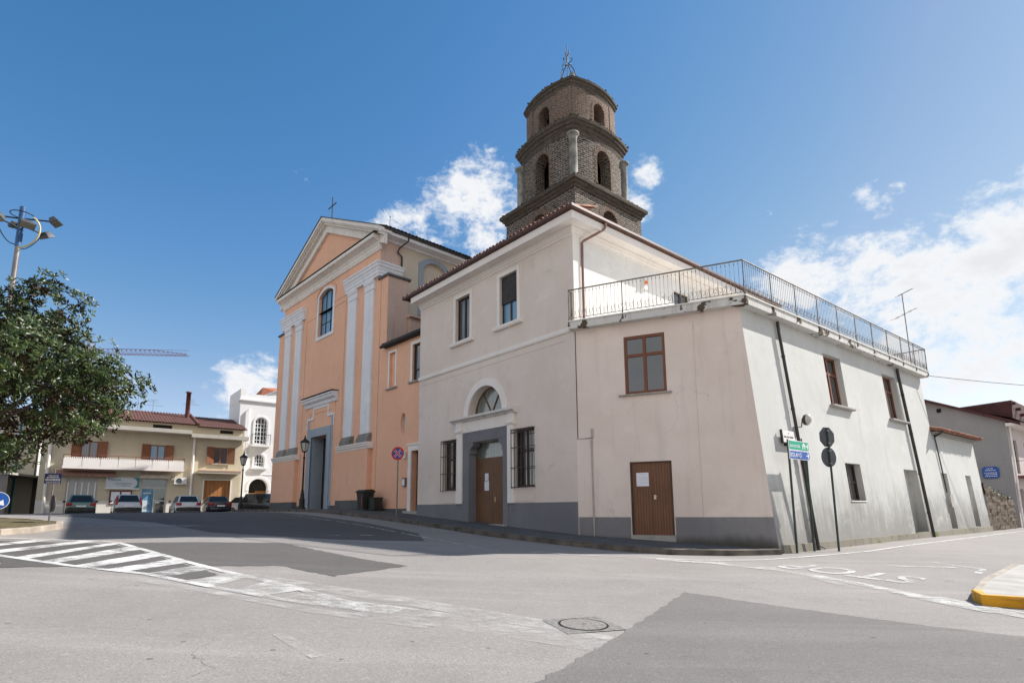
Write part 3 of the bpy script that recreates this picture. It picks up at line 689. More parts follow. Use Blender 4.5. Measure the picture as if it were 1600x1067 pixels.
# ------------------------------------------------------------------ white parish house
Wp = (2.25, 19.59); u = (-.6473, .7622); v_ = (.7622, .6473); Ap = (7.79, 17.0); a_ = (-.906, .4234); w_ = (.7846, .62); c_ = (-.6838, .7297); d_ = (.7297, .6838)
FU = Fr(Wp, u, 1); FV = Fr(Wp, v_, -1)
ph = thing('parish_house', 'two-storey white rendered parish house with arched portal and tiled eaves', 'house', (*Wp, 0))
mb = MB()
UL = 10.6
ops = [(6.35, 7.46, 9.1, 11.22, .22), (3.09, 4.21, 9.08, 11.24, .22), (4.06, 6.42, 5.55, 5.6, .42, 1.15), (7.2, 8.36, 2.4, 4.64, .25), (2.18, 3.38, 2.4, 4.64, .25), (3.95, 6.36, .2, 4.4, .75)]
mb.wall(FU, 0, UL, -.3, 11.95, ops)
FUL = Fr(FU.p(UL, 0, 0), v_, 1)
mb.wall(FUL, 0, 6.3, -.3, 11.95)
FB = Fr(FV.p(15.5, 0, 0), u, 1); mb.wall(FB, 0, 5.4, -.3, 11.95)
FB2 = Fr(FU.p(5.4, -6.3, 0), v_, 1); mb.wall(FB2, 0, 9.2, 7, 11.95)
FB3 = Fr(FU.p(5.4, -6.3, 0), u, -1); mb.wall(FB3, 0, 5.2, 7, 11.95)
mb.build('wall', 'white', ph, fix=False)
mb = MB(); mb.wall(FV, 0, 15.5, -.3, 11.95, [(6.45, 7.7, 9.2, 11.05, .2)]); mb.build('terrace_side_wall', plaster('sunlit_white_render', (.74, .72, .685), (.79, .77, .74), (.6, .57, .53), .25), ph, fix=False)  # brighter copy of the white render, sunlit look put into its colour
MB().box(FV, 0, .36, .003, .05, 8.2, 11.6).build('corner_pilaster', 'trimw', ph)
MB().box(FU, .003, .38, .002, .03, 8.05, 11.7).build('corner_pilaster', 'white', ph)
# dark rooms behind the openings
ms = MB()
for x0, x1, z0, z1 in ((6.3, 7.5, 9, 11.3), (3.0, 4.3, 9, 11.3), (7.1, 8.4, 2.3, 4.7), (2.1, 3.4, 2.3, 4.7)): ms.box(FU, x0, x1, -.5, -.47, z0, z1)
build_each(ms, 'room_backing', 'black', ph)
# string course and cornice
mb = MB(); mb.run(FU, [(.003, 7.86), (.05, 7.87), (.075, 7.92), (.075, 8.03), (.045, 8.06), (.003, 8.07)], .03, UL); mb.build('string_course', 'trimw', ph)
mb = MB(); mb.box(FU, .5, UL - .1, .002, .014, 7.60, 7.625)
mb.build('string_line', 'white', ph)
EAVE = [FU.p(UL, 0, 0), FU.p(0, 0, 0), FV.p(15.5, 0, 0)]
mb = MB(); mb.sweep([(q.x, q.y) for q in EAVE], [(-.02, 11.55), (.04, 11.56), (.04, 11.62), (.10, 11.66), (.13, 11.74), (.17, 11.78), (.17, 11.84), (.55, 11.86), (.585, 11.80), (.60, 11.80), (.60, 12.09), (-.02, 12.13)], side=-1)
mb.build('cornice', 'trimw', ph)
mb = MB()
E2 = [(FU.p(UL + .62, 0, 0)), FU.p(0, 0, 0), FV.p(15.5, 0, 0)]
gp = [(.60, 12.12), (.60, 12.13), (.74, 12.13), (.76, 12.15), (.76, 12.24), (.74, 12.255), (.735, 12.17), (.62, 12.15)]
mb.sweep([(q.x, q.y) for q in E2], gp, side=-1); mb.build('gutter', 'gutter', ph)
mb = MB()
tiles_row(mb, FU, -.6, UL + .6, 12.235, .74, 1.6, .3, .095, .225)
FVm = FV
tiles_row(mb, FVm, .8, 15.4, 12.12, .5, 1.2, .3)
mb.build('roof_tiles', 'rooftile', ph)
mb = MB()
def slope_q(F, x0a, x1a, x0b, x1b): mb.add([F.p(x0a, .66, 12.17), F.p(x1a, .66, 12.17), F.p(x1b, -4.8, 13.75), F.p(x0b, -4.8, 13.75), F.p(x0a, .66, 12.14), F.p(x1a, .66, 12.14), F.p(x1b, -4.8, 12.0), F.p(x0b, -4.8, 12.0)], [(0, 1, 2, 3), (0, 1, 5, 4), (2, 3, 7, 6), (1, 2, 6, 5), (0, 3, 7, 4)])
slope_q(FU, -.66, UL + .6, 4.8, UL + .6); slope_q(FV, -.66, 15.5, 4.8, 15.5)
mb.build('roof', 'tile', ph)
# windows
for x0, x1, z0, z1, ex in ((6.35, 7.46, 9.1, 11.22, .1), (3.09, 4.21, 9.08, 11.24, .1)):
    w = window(ph, FU, x0, x1, z0, z1, -.2, 'dframe', 'gblue' if x0 < 5 else 'gcurt', 2, (.5,) if x0 < 5 else (), .075, .06)
    if x0 < 5:
        m2 = MB(); m2.box(FU, x0 + .02, x1 - .02, -.12, -.09, z0 + (z1 - z0) * .45, z1 - .01); m2.build('roller_blind', plain('brown_blind', (.035, .028, .026), .6, var=.3), w)
    surround(ph, FU, x0, x1, z0, z1, .17, .03); sill(ph, FU, x0 - .33, x1 + .33, z0 + .002, .16, .16)
window(ph, FV, 6.45, 7.7, 9.2, 11.05, -.18, 'dframe', 'gcurt', 2, (), .08)
for x0, x1 in ((7.2, 8.36), (2.18, 3.38)):
    window(ph, FU, x0, x1, 2.4, 4.64, -.24, 'dframe', 'gcurt', 2, (.62,), .08)
    grille(ph, FU, x0 - .02, x1 + .02, 2.36, 4.66, .13)
    MB().box(FU, x0 + .01, x1 - .0, .002, .022, 1.85, 2.30).build('apron_panel', 'white', ph)
# portal
mb = MB()
xc = 5.24
mb.box(FU, 3.28, 3.67, .002, .11, 1.80, 4.86); mb.box(FU, 6.76, 7.22, .002, .11, 1.80, 4.86)
for s0, s1 in ((3.24, 3.71), (6.72, 7.28)):
    mb.run(FU, [(.002, 4.86), (.13, 4.86), (.17, 4.93), (.17, 5.0), (.12, 5.03), (.002, 5.03)], s0, s1)
    mb.box(FU, s0 + .04, s1 - .04, .002, .12, 5.03, 5.33)
mb.box(FU, 3.67, 6.76, .002, .075, 4.86, 5.33); mb.build('portal_frame', 'trimw', ph)
mb = MB(); mb.run(FU, [(.002, 5.33), (.13, 5.335), (.17, 5.39), (.26, 5.42), (.30, 5.44), (.30, 5.52), (.22, 5.55), (.002, 5.56)], 3.14, 7.5); mb.build('portal_cornice', plaster('portal_cornice', (.66, .63, .60), (.72, .69, .66), (.16, .15, .14), 1.0, bump=.15), ph)
mb = MB(); a = arcpts(3.74, 6.74, 5.565, 1.5, 24); b = arcpts(4.06, 6.42, 5.565, 1.18, 24); n = len(a)
P = [FU.p(*q) for q in [(x, .002, z) for x, z in a] + [(x, .002, z) for x, z in b] + [(x, .055, z) for x, z in a] + [(x, .055, z) for x, z in b]]
mb.add(P, sum([[(i, i + 1, 2 * n + i + 1, 2 * n + i), (n + i, n + i + 1, 3 * n + i + 1, 3 * n + i), (2 * n + i, 2 * n + i + 1, 3 * n + i + 1, 3 * n + i)] for i in range(n - 1)], []))
mb.build('arch_moulding', 'trimw', ph)
# fanlight: glass with two bars in a V
mb = MB(); a = arcpts(4.06, 6.42, 5.56, 1.18, 20); b = arcpts(4.12, 6.36, 5.6, 1.10, 20); n = len(a)
mb.add([FU.p(x, -.36, z) for x, z in a] + [FU.p(x, -.36, z) for x, z in b], [(i, i + 1, n + i + 1, n + i) for i in range(n - 1)])
mb.box(FU, 4.06, 6.42, -.38, -.34, 5.55, 5.60)
for sx in (-1, 1): mb.tube([FU.p(xc, -.36, 5.58), FU.p(xc + sx * .62, -.36, 6.58)], .03, 4, False)
fl = mb.build('fanlight', 'frame', ph)
MB().prism(FU, arcpts(4.06, 6.42, 5.55, 1.18, 20), -.41, -.385).build('pane', 'ggreen', fl)
# grey stone surround inside the pilasters, corbelled door head
mb = MB(); mb.box(FU, 3.675, 3.95, .002, .06, .2, 4.40); mb.box(FU, 6.36, 6.755, .002, .06, .2, 4.40); mb.box(FU, 3.675, 6.755, .002, .06, 4.40, 4.855)
mb.box(FU, 3.95, 4.0, -.34, .058, .2, 4.40); mb.box(FU, 6.31, 6.36, -.34, .058, .2, 4.40)
for s0, sg in ((4.0, 1), (6.31, -1)):
    mb.run(FU, [(-.34, 3.92), (.05, 3.92), (.05, 4.0), (.03, 4.02), (.03, 4.06), (-.34, 4.06)], min(s0, s0 + sg * .08), max(s0, s0 + sg * .08))
    mb.prism(FU, [(s0, 4.06), (s0 + sg * .06, 4.06), (s0 + sg * .12, 4.15), (s0 + sg * .22, 4.2), (s0 + sg * .28, 4.28), (s0 + sg * .28, 4.40), (s0, 4.40)], -.34, .05)
mb.build('door_surround', 'greyp', ph)
dr = MB(); dr.box(FU, 4.06, 5.15, -.42, -.36, .96, 3.62); dr.box(FU, 5.16, 6.25, -.42, -.36, .96, 3.62); dr.box(FU, 4.0, 6.31, -.44, -.37, 3.62, 3.72)
dr.box(FU, 4.0, 4.06, -.44, -.34, .9, 4.4); dr.box(FU, 6.25, 6.31, -.44, -.34, .9, 4.4)
do = dr.build('door', 'door', ph)
MB().box(FU, 4.06, 6.25, -.42, -.40, 3.72, 4.4).build('transom_pane', 'ggreen', do)
h = MB(); h.box(FU, 4.98, 5.03, -.36, -.345, 1.86, 2.06); h.tube([FU.p(5.0, -.33, 1.98), FU.p(4.88, -.32, 1.98)], .012, 5); h.build('handle', plain('brass', (.6, .45, .2), .3, .8), do)
MB().box(FU, 3.75, 6.5, -.38, .22, .5, .97).build('doorstep', 'conc', ph)
MB().box(FU, 3.0, 7.6, -.9, -.86, .2, 7).build('room_backing', 'black', ph)
mb = MB(); mb.box(FU, .02, 3.28, .002, .03, -.3, 1.80); mb.box(FU, 7.24, UL, .002, .03, -.3, 1.80); mb.box(FU, 3.28, 3.675, .002, .035, -.3, 1.795); mb.box(FU, 6.755, 7.24, .002, .035, -.3, 1.795)
build_each(mb, 'plinth', 'greyp', ph)
# downpipe on the terrace side, alarm box
mb = MB(); mb.tube([FV.p(1.13, .68, 12.16), FV.p(1.13, .68, 11.95), FV.p(1.08, .62, 11.85), FV.p(.55, .12, 11.45), FV.p(.47, .08, 11.35), FV.p(.47, .08, 8.15)], .05, 8); build_each(mb, 'downpipe', 'pinkpipe', ph)
mb = MB(); mb.box(FV, 4.14, 4.40, .002, .10, 10.5, 10.9); al = mb.build('alarm_box', 'plastic', ph)
MB().lathe(FV.p(4.27, .16, 10.72), [(.07, 0), (.07, .06), (.05, .10), (0.001, .12)], 10).build('beacon', 'alarm', al)
def paper(F, x0, x1, z0, z1, y, label, name='paper_notice'):
    t = thing(name, label, 'notice', F.p(x0, y, z0)); MB().box(F, x0, x1, y, y + .006, z0, z1).build('sheet', 'paper', t)
    mb = MB(); n = int((z1 - z0) / .05)
    for i in range(1, n):
        if i == 2: continue
        mb.box(F, x0 + .03, x1 - random.uniform(.03, .12), y + .007, y + .008, z1 - i * .05 - .008, z1 - i * .05)
    mb.build('print_lines', plain('grey_print', (.42, .42, .5), .8), t)
paper(FU, 5.42, 5.72, 2.34, 2.74, -.355, 'white paper sheet taped on the arched portal door, the lower of two')
paper(FU, 5.45, 5.69, 2.76, 3.06, -.355, 'small white paper sheet taped on the arched portal door, the upper of two')

# ------------------------------------------------------------------ corner annex with roof terrace
FA = Fr(Ap, a_, 1); TIL = .069; FR_ = Fr(Ap, w_, -1, TIL); FRV = Fr(Ap, w_, -1)
an = thing('corner_annex', 'two-storey white annex with roof terrace and battered street wall on the corner', 'house', (*Ap, 0))
mb = MB(); RL = 16.4
# front face is trimmed along the leaning corner edge
def fx(z): return TIL * (z - .3) / .894
op = [(2.96, 4.34, 5.36, 7.38, .10), (2.94, 4.29, .5, 3.08, .10)]
mb.wall(FA, .62, 6.12, -.3, 7.95, op)
zz = [-.3, 1, 2.5, 4, 5.5, 7, 7.95]
for z0, z1 in zip(zz, zz[1:]): mb.add([FA.p(fx(z0), 0, z0), FA.p(.62, 0, z0), FA.p(.62, 0, z1), FA.p(fx(z1), 0, z1)], [(0, 1, 2, 3)])
mb.build('front_wall', 'annexw', an, fix=False)
mb = MB(); ops = [(5.41, 6.93, 5.3, 7.3, .30), (11.2, 12.8, 5.3, 7.34, .30), (5.7, 7.05, 1.78, 3.15, .28), (11.6, 13.25, .44, 3.13, .38)]
mb.wall(FR_, 0, RL, -.3, 7.95, ops)
for z0, z1 in zip(zz, zz[1:]): mb.add([FR_.p(0, 0, z0), FR_.p(-.448 * fx(z0), 0, z0), FR_.p(-.448 * fx(z1), 0, z1), FR_.p(0, 0, z1)], [(0, 1, 2, 3)])
for x0, x1, z0, z1, dp in ops[3:]: mb.add([FR_.p(x0, -dp, z0), FR_.p(x1, -dp, z0), FR_.p(x1, -dp, z1), FR_.p(x0, -dp, z1)], [(0, 1, 2, 3)])
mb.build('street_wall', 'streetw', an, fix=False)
mb = MB(); FE = Fr(FRV.p(RL, 0, 0), (FRV.n.x, FRV.n.y), 1)
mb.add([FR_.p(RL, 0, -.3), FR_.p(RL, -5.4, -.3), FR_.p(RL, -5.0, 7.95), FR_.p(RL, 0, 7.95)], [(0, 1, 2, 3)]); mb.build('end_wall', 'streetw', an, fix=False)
ms = MB()
for x0, x1, z0, z1 in ((2.8, 4.5, 5.2, 7.5), (2.8, 4.4, .4, 3.2)): ms.box(FA, x0, x1, -.6, -.57, z0, z1)
for x0, x1, z0, z1 in ((5.3, 7.0, 5.2, 7.4), (11.1, 12.9, 5.2, 7.4), (5.6, 7.15, 1.7, 3.2)): ms.box(FR_, x0, x1, -.6, -.57, z0, z1)
build_each(ms, 'room_backing', 'dim', an)
fw_ = window(an, FA, 2.97, 4.33, 5.37, 7.37, -.09, 'frame', 'glass', 2, (.665,), .085, .07, mull=.10)
sill(an, FA, 2.80, 4.56, 5.36, .11, .06, 'conc', -.1)
mb = MB(); mb.box(FA, 2.97, 3.60, -.10, -.05, .72, 3.05); mb.box(FA, 3.608, 4.24, -.10, -.05, .72, 3.05); dd = mb.build('door', 'door2', an)
mb = MB(); mb.box(FA, 2.94, 2.97, -.1, .012, .7, 3.08); mb.box(FA, 4.24, 4.29, -.1, .012, .7, 3.08); mb.box(FA, 2.97, 4.24, -.1, .012, 3.05, 3.08); mb.build('door_frame', 'dframe', dd)
h = MB(); h.box(FA, 3.48, 3.55, -.05, -.035, 1.85, 1.99); h.tube([FA.p(3.52, -.02, 1.94), FA.p(3.42, -.02, 1.94)], .011, 5); h.build('handle', plain('handle_steel', (.5, .48, .44), .3, .8), dd)
MB().box(FA, 2.9, 4.33, -.1, .06, .4, .715).build('doorstep', 'conc', an)
paper(FA, 3.70, 4.10, 2.28, 2.72, -.048, 'single white paper sheet on the flat brown annex door')
mb = MB(); mb.box(FA, 4.33, 6.10, .002, .014, -.3, 1.285); mb.add([FA.p(fx(-.3) - .012, .014, -.3), FA.p(2.9, .014, -.3), FA.p(2.9, .014, 1.285), FA.p(fx(1.285) - .012, .014, 1.285), FA.p(fx(-.3) - .012, .0, -.3), FA.p(2.9, .0, -.3), FA.p(2.9, .0, 1.285), FA.p(fx(1.285) - .012, .0, 1.285)], [(0, 1, 2, 3), (3, 2, 6, 7), (0, 3, 7, 4), (1, 2, 6, 5)])
build_each(mb, 'grey_band', 'greyb', an)
mb = MB(); mb.tube([FA.p(2.035, .004, 1.29), FA.p(2.02, .004, 7.6)], .016, 6); mb.build('plaster_joint', 'annexw', an)
mb = MB(); mb.tube([FA.p(6.07, .02, 7.82), FA.p(6.07, .02, 3.95), FA.p(5.53, .02, 3.96)], .013, 6); mb.build('cable', 'pipe', an)
mb = MB(); mb.tube([FA.p(5.57, .03, 3.85), FA.p(5.57, .03, .62)], .026, 8); mb.tube([FA.p(5.57, .03, 3.9), FA.p(5.57, .03, 3.6)], .034, 8); mb.tube([FA.p(5.54, .02, 4.28), FA.p(5.54, .02, 3.96)], .04, 8); mb.build('conduit', plain('painted_conduit', (.42, .38, .35), .7), an)
# street wall parts
for x0, x1, z0, z1, sl in ((5.41, 6.93, 5.3, 7.3, 1), (11.2, 12.8, 5.3, 7.34, 1), (5.7, 7.05, 1.78, 3.15, 0)):
    w = window(an, FR_, x0, x1, z0, z1, -.29, 'frame' if sl else 'dframe', 'glass' if sl else 'gcurt', 2, (.66,) if sl else (.5,), .085, .07, mull=.1)
    if sl: sill(an, FR_, x0 - .12, x1 + .28, z0 + .005, .17, .10, 'conc', -.3)
    else: MB().box(FR_, x0 - .02, x1 + .02, -.28, .03, z0 - .03, z0).build('sill', 'trimw', an)
for nm, s0, s1, rr in (('downpipe', 1.95, 2.3, .055), ('downpipe', 13.0, 13.42, .065)):
    mb = MB(); mb.tube([FR_.p(s0, .10, 7.8), FR_.p(s0, .10, 7.4), FR_.p((s0 + s1) / 2, .10, 4.0), FR_.p(s1, .11, .22)], rr, 8)
    for zc in (6.6, 4.8, 3.0, 1.3): mb.tube([FR_.p(s0 + (s1 - s0) * (7.4 - zc) / 7.2, .10, zc), FR_.p(s0 + (s1 - s0) * (7.4 - zc) / 7.2, .10, zc - .06)], rr + .012, 8)
    if s0 < 5: mb.tube([FR_.p(s1 + .12, .06, 3.8), FR_.p(s1 + .13, .06, 1.5), FR_.p(s1 + .1, .10, .35), FR_.p(s1 + .3, .2, .26)], .022, 6)
    mb.build(nm, 'pipe', an)
mb = MB()
for x0, x1 in ((.18, 3.0), (3.01, 7.2), (7.21, 11.55), (11.58, 13.25), (13.27, RL)):
    mb.add([FR_.p(x, y, z) for z in (-.3, .45 + random.uniform(-.02, .03)) for x, y in ((x0, 0.0), (x1, 0.0), (x1, .085), (x0, .085))], [(0, 3, 2, 1), (4, 5, 6, 7), (0, 1, 5, 4), (1, 2, 6, 5), (2, 3, 7, 6), (3, 0, 4, 7)])
build_each(mb, 'plinth', 'plinth', an)
# wall lamp
mb = MB(); lp = FR_.p(2.62, .22, 4.45); mb.lathe(lp - FRV.n * .14, [(.02, 0), (.06, .03), (.17, .10), (.185, .16), (.18, .2)], 16, axis=FRV.n + Vector((0, 0, -.1))); mb.tube([FR_.p(2.45, .02, 4.2), FR_.p(2.5, .1, 4.2), lp - FRV.n * .12], .018, 6)
wl = mb.build('wall_lamp', 'pipe', an); mb = MB(); mb.lathe(lp + FRV.n * .06, [(.18, 0), (.17, .05), (.10, .10), (.001, .12)], 16, axis=FRV.n + Vector((0, 0, -.1))); mb.build('lamp_glass', 'lampglass', wl)
# terrace slab
so_ = .20; fo = .30
def isect(p, d, q, e):
    k = (d.x * e.y - d.y * e.x); t = ((q.x - p.x) * e.y - (q.y - p.y) * e.x) / k; return p + d * t
def corner(of, orr): return isect(FA.p(0, of, 0), FA.d, FRV.p(0, -orr, 0), FRV.d)
def slabpoly(e): return [FA.p(6.22, fo + e, 0).xy, corner(fo + e, so_ - e).xy, FRV.p(RL + .25 + e, -so_ + e, 0).xy, FRV.p(RL + .25 + e, -5.6, 0).xy, FA.p(6.22, -.15, 0).xy]
mb = MB(); mb.plan([tuple(q) for q in slabpoly(0)], 7.86, 8.11); mb.build('terrace_slab', 'slab', an)
MB().plan([tuple(q) for q in slabpoly(.035)], 8.113, 8.155).build('slab_coping', plaster('coping', (.70, .68, .63), (.76, .74, .69), (.3, .27, .23), .6), an)
# railing: corner posts, a handrail and panels of bars and scrolls
rl = MB(); rin = -.02
P0 = FA.p(6.2, fo + rin, 0); P1 = corner(fo + rin, so_ - rin); P2 = FRV.p(RL + .2, -so_ + rin, 0); P3 = FRV.p(RL + .2, -2.2, 0)
ZB, ZT = 8.24, 9.30
legs = [(FA.p(6.2, -.0, 0), P0, 1), (P0, P1, 3), (P1, P2, 10), (P2, P3, 1)]
for p, q, n in legs:
    rl.tube([p + Vector((0, 0, ZT)), q + Vector((0, 0, ZT))], .024, 6, False)
ra = rl.build('terrace_railing', 'rail', an)
rp = MB()
for p, q, n in legs: rp.tube([p + Vector((0, 0, ZB)), q + Vector((0, 0, ZB))], .014, 5, False)
rp.build('bottom_rail', 'rail', ra)
for li, (p, q, n) in enumerate(legs):
    for i in range(n + (1 if li == 3 else 0)):
        c = p + (q - p) * i / n
        po = MB(); po.tube([c + Vector((0, 0, 7.93)), c + Vector((0, 0, ZT))], .019, 6, False); po.build('post', 'rail', ra)
    for i in range(n):
        c0, c1 = p + (q - p) * i / n, p + (q - p) * (i + 1) / n; d = (c1 - c0); L = d.length; d = d / L; k = max(2, int(L / .125)); pb = MB()
        for j in range(1, k):
            b = c0 + d * (L * j / k); pb.tube([b + Vector((0, 0, ZB)), b + Vector((0, 0, ZT))], .0058, 4, False)
            pb.lathe(b + Vector((0, 0, ZT - .10)), [(.008, -.035), (.018, 0), (.008, .035)], 5)
        for j in range(k):
            b = c0 + d * (L * (j + .5) / k); hw = L / k * .5; sg = 1 if j % 2 else -1
            pb.tube([b + d * (sg * hw * math.cos(t) * .95) + Vector((0, 0, ZB + .15 + .13 * math.sin(t * .5 + .2) * (1 if t < math.pi else -1))) for t in np.linspace(0, 2 * math.pi, 9)], .0055, 3, False)
            if j % 2 == 0: pb.tube([b - d * hw + Vector((0, 0, ZB)), b + d * hw + Vector((0, 0, ZB + .30)), b + d * hw * 1.6 + Vector((0, 0, ZB + .36)), b + d * hw * 1.2 + Vector((0, 0, ZB + .32))], .0055, 3, False)
        pb.build('bar_panel', 'rail', ra)
# drips and anchor plates below the posts along the slab edge
mb = MB()
for p, q, n in legs[1:3]:
    for i in range(n + 1):
        c = p + (q - p) * i / n; c = c + (FA.n if n == 3 else FRV.n) * .02
        mb.tube([c + Vector((0, 0, 7.98)), c + Vector((0, 0, 8.2))], .026, 5, False); mb.lathe(c + Vector((0, 0, 7.95)), [(.035, 0), (.05, .03), (.035, .07)], 6)
mb.build('post_anchors', plain('rusted_anchor', (.13, .10, .08), .9, var=.5, scale=20), an)
# low lean-to at the far end of the street wall
ln = thing('lean_to', 'low white lean-to with two blind niches at the end of the annex', 'outbuilding', FRV.p(RL, 0, 0))
mb = MB(); ops = [(16.6, 17.5, .48, 3.13, .45), (20.55, 21.5, .48, 3.13, .45)]; mb.wall(FR_, RL, 23.3, -.3, 5.15, ops)
for x0, x1, z0, z1, dp in ops: mb.add([FR_.p(x0, -dp, z0), FR_.p(x1, -dp, z0), FR_.p(x1, -dp, z1), FR_.p(x0, -dp, z1)], [(0, 1, 2, 3)])
mb.add([FR_.p(23.3, 0, -.3), FR_.p(23.3, -5, -.3), FR_.p(23.3, -4.6, 6.5), FR_.p(23.3, 0, 5.15)], [(0, 1, 2, 3)])
mb.build('wall', 'streetw', ln, fix=False)
mb = MB(); mb.add([FR_.p(x, y, z) for x in (RL - .1, 23.55) for y, z in ((.42, 5.12), (.42, 5.2), (-5, 6.7), (-5, 6.55))], [(0, 1, 2, 3), (7, 6, 5, 4), (0, 4, 5, 1), (1, 5, 6, 2), (2, 6, 7, 3), (3, 7, 4, 0)]); mb.build('roof', 'tile', ln)
mb = MB(); tiles_row(mb, FR_, RL - .1, 23.5, 5.20, .5, .8, .28); mb.build('roof_tiles', 'rooftile', ln)
mb = MB(); mb.box(FR_, RL, 23.4, .003, .14, 5.0, 5.07); mb.box(FR_, RL, 23.4, .003, .26, 5.08, 5.13); mb.build('eave_moulding', 'conc', ln)
mb = MB(); mb.tube([FR_.p(16.55, .06, 5.0), FR_.p(16.6, .06, 4.6), FR_.p(16.75, .05, 2.2)], .03, 6); mb.tube([FR_.p(16.3, .5, 5.1), FR_.p(16.5, .3, 5.0), FR_.p(16.55, .06, 4.9)], .05, 6); build_each(mb, 'downpipe', 'pipe', ln)
mb = MB(); mb.box(FR_, 16.75, 17.15, .003, .14, 1.5, 2.1); mb.build('meter_box', 'conc', ln)
mb = MB(); mb.add([FR_.p(x, y, z) for z in (-.3, .46) for x, y in ((RL, 0.0), (23.35, 0.0), (23.35, .075), (RL, .075))], [(0, 3, 2, 1), (4, 5, 6, 7), (0, 1, 5, 4), (1, 2, 6, 5), (2, 3, 7, 6), (3, 0, 4, 7)]); build_each(mb, 'plinth', 'plinth', ln)
# television aerial on the terrace
ar = thing('tv_aerial', 'tall thin television aerial on the far end of the roof terrace', 'aerial', (19.6, 27.0, 8.2))
mb = MB(); mb.tube([(19.6, 27.0, 8.15), (19.55, 27.0, 12.05)], .022, 6); mb.build('mast', 'steel', ar)
mb = MB(); mb.tube([(19.4, 27.1, 11.95), (20.1, 27.0, 12.3)], .018, 5)
for k in range(5):
    c = Vector((19.4, 27.1, 11.95)).lerp(Vector((20.1, 27, 12.3)), k / 4.5); mb.tube([c + Vector((.05, -.13, .0)), c + Vector((-.05, .13, 0))], .009, 4)
mb.tube([(19.1, 27.1, 10.75), (20.1, 26.9, 11.25)], .011, 5)
for k in range(4):
    c = Vector((19.1, 27.1, 10.75)).lerp(Vector((20.1, 26.9, 11.25)), k / 3.5); mb.tube([c + Vector((.1, -.2, 0)), c + Vector((-.1, .2, 0))], .007, 4)
mb.build('antenna_rods', 'steel', ar)

# ------------------------------------------------------------------ bell tower
Cx = Vector((3.79, 32.05, 0)); U3 = Vector((*u, 0)); V3 = Vector((*v_, 0))
tw = thing('bell_tower', 'old brick and stone bell tower of three diminishing stages with an iron finial', 'tower', (Cx.x, Cx.y, 0))
TOWER_PLACE = ((4.196, 35.48, -.171), 1.107)
def sq(h): return [Cx - U3 * h - V3 * h, Cx + U3 * h - V3 * h, Cx + U3 * h + V3 * h, Cx - U3 * h + V3 * h]
def rnd(h, r, n=6):
    P = []
    for (su, sv_), a0 in (((-1, -1), 180), ((1, -1), 270), ((1, 1), 0), ((-1, 1), 90)):
        for i in range(n + 1):
            a = R(a0 + 90 * i / n); P.append(Cx + U3 * (su * (h - r) + r * math.cos(a)) + V3 * (sv_ * (h - r) + r * math.sin(a)))
    return P
class FrB(Fr):
    """facade frame whose wall bows outward by b at mid length (length L)"""
    def __init__(s, o, d, out, L, b): super().__init__(o, d, out); s.L = L; s.b = b
    def p(s, x, y, z):
        t = (x - s.L / 2) / (s.L / 2); return super().p(x, y + s.b * (1 - t * t), z)
def bow(h, b, n=10):
    P = []
    for i, (d, cs) in enumerate(((U3, 0), (V3, 1), (-U3, 2), (-V3, 3))):
        o = sq(h)[cs]; nn_ = Vector((-d.y, d.x, 0))
        for k in range(n): t = k / n; P.append(o + d * (2 * h * t) + nn_ * (b * (1 - (2 * t - 1) ** 2)))
    return P
def faces(h, b): cs = sq(h); return [FrB(cs[0], u, 1, 2 * h, b), FrB(cs[0], v_, -1, 2 * h, b), FrB(cs[3], u, -1, 2 * h, b), FrB(cs[1], v_, 1, 2 * h, b)]
def stage(h, z0, z1, ops, mat, name, b=0.0):
    mb = MB()
    for F in faces(h, b): mb.wall(F, 0, 2 * h, z0, z1, ops, xs_extra=[2 * h * k / 12 for k in range(13)] if b else ())
    return mb.build(name, mat, tw, fix=False)
def rings(h, xc, hw, zs, rise, name='arch_ring', y=.012, th=.28, b=0.0, down=0.0):
    for F in faces(h, b)[:2]:
        n = 13; mb = MB()
        for i in range(n):
            a0, a1 = math.pi * (i + .08) / n, math.pi * (i + .92) / n
            P = [(xc - (hw + e) * math.cos(t), zs + (rise + e) * math.sin(t)) for t, e in ((a0, .01), (a1, .01), (a1, th), (a0, th))]; mb.prism(F, P, -.02, y + random.uniform(0, .012))
        if down:
            for i in range(int(down / .13)):
                for sg in (-1, 1):
                    ex = .22 if i % 2 else .14; x0 = xc + sg * (hw + .01); x1 = xc + sg * (hw + ex)
                    mb.box(F, min(x0, x1), max(x0, x1), -.02, y + random.uniform(0, .01), zs - .13 * (i + 1) + .012, zs - .13 * i)
        mb.build(name, 'brick', tw)
H1, H2, H3 = 2.87, 2.2, 1.93; B2, B3 = .36, .40
stage(H1, 8, 18.75, [(H1 - .62, H1 + .62, 15.5, 17.55, .7, .6)], 'stone', 'lower_stage'); rings(H1, H1, .62, 17.55, .6, th=.36)
mb = MB()
for F, sx in ((Fr(sq(H1)[0], u, 1), 1), (Fr(sq(H1)[0], v_, -1), 1)):
    for x, z, t in ((1.35, 17.9, .5), (4.55, 17.0, -.35)): mb.tube([F.p(x - .24, .05, z - t * .6), F.p(x + .24, .05, z + t * .6)], .025, 5, False)
build_each(mb, 'tie_anchors', 'iron', tw)
cp = [(-.1, 18.6), (.06, 18.62), (.08, 18.74), (.16, 18.8), (.2, 18.9), (.3, 18.96), (.32, 19.12), (.28, 19.2), (-.8, 19.28)]
MB().sweep([(q.x, q.y) for q in sq(H1)], cp, side=1, closed=True).build('lower_cornice', 'corn', tw)
stage(H2, 19.1, 22.75, [(H2 - .58, H2 + .58, 19.3, 21.45, .75, .58)], 'stone', 'middle_stage', B2); rings(H2, H2, .58, 21.45, .58, th=.26, b=B2, down=2.1)
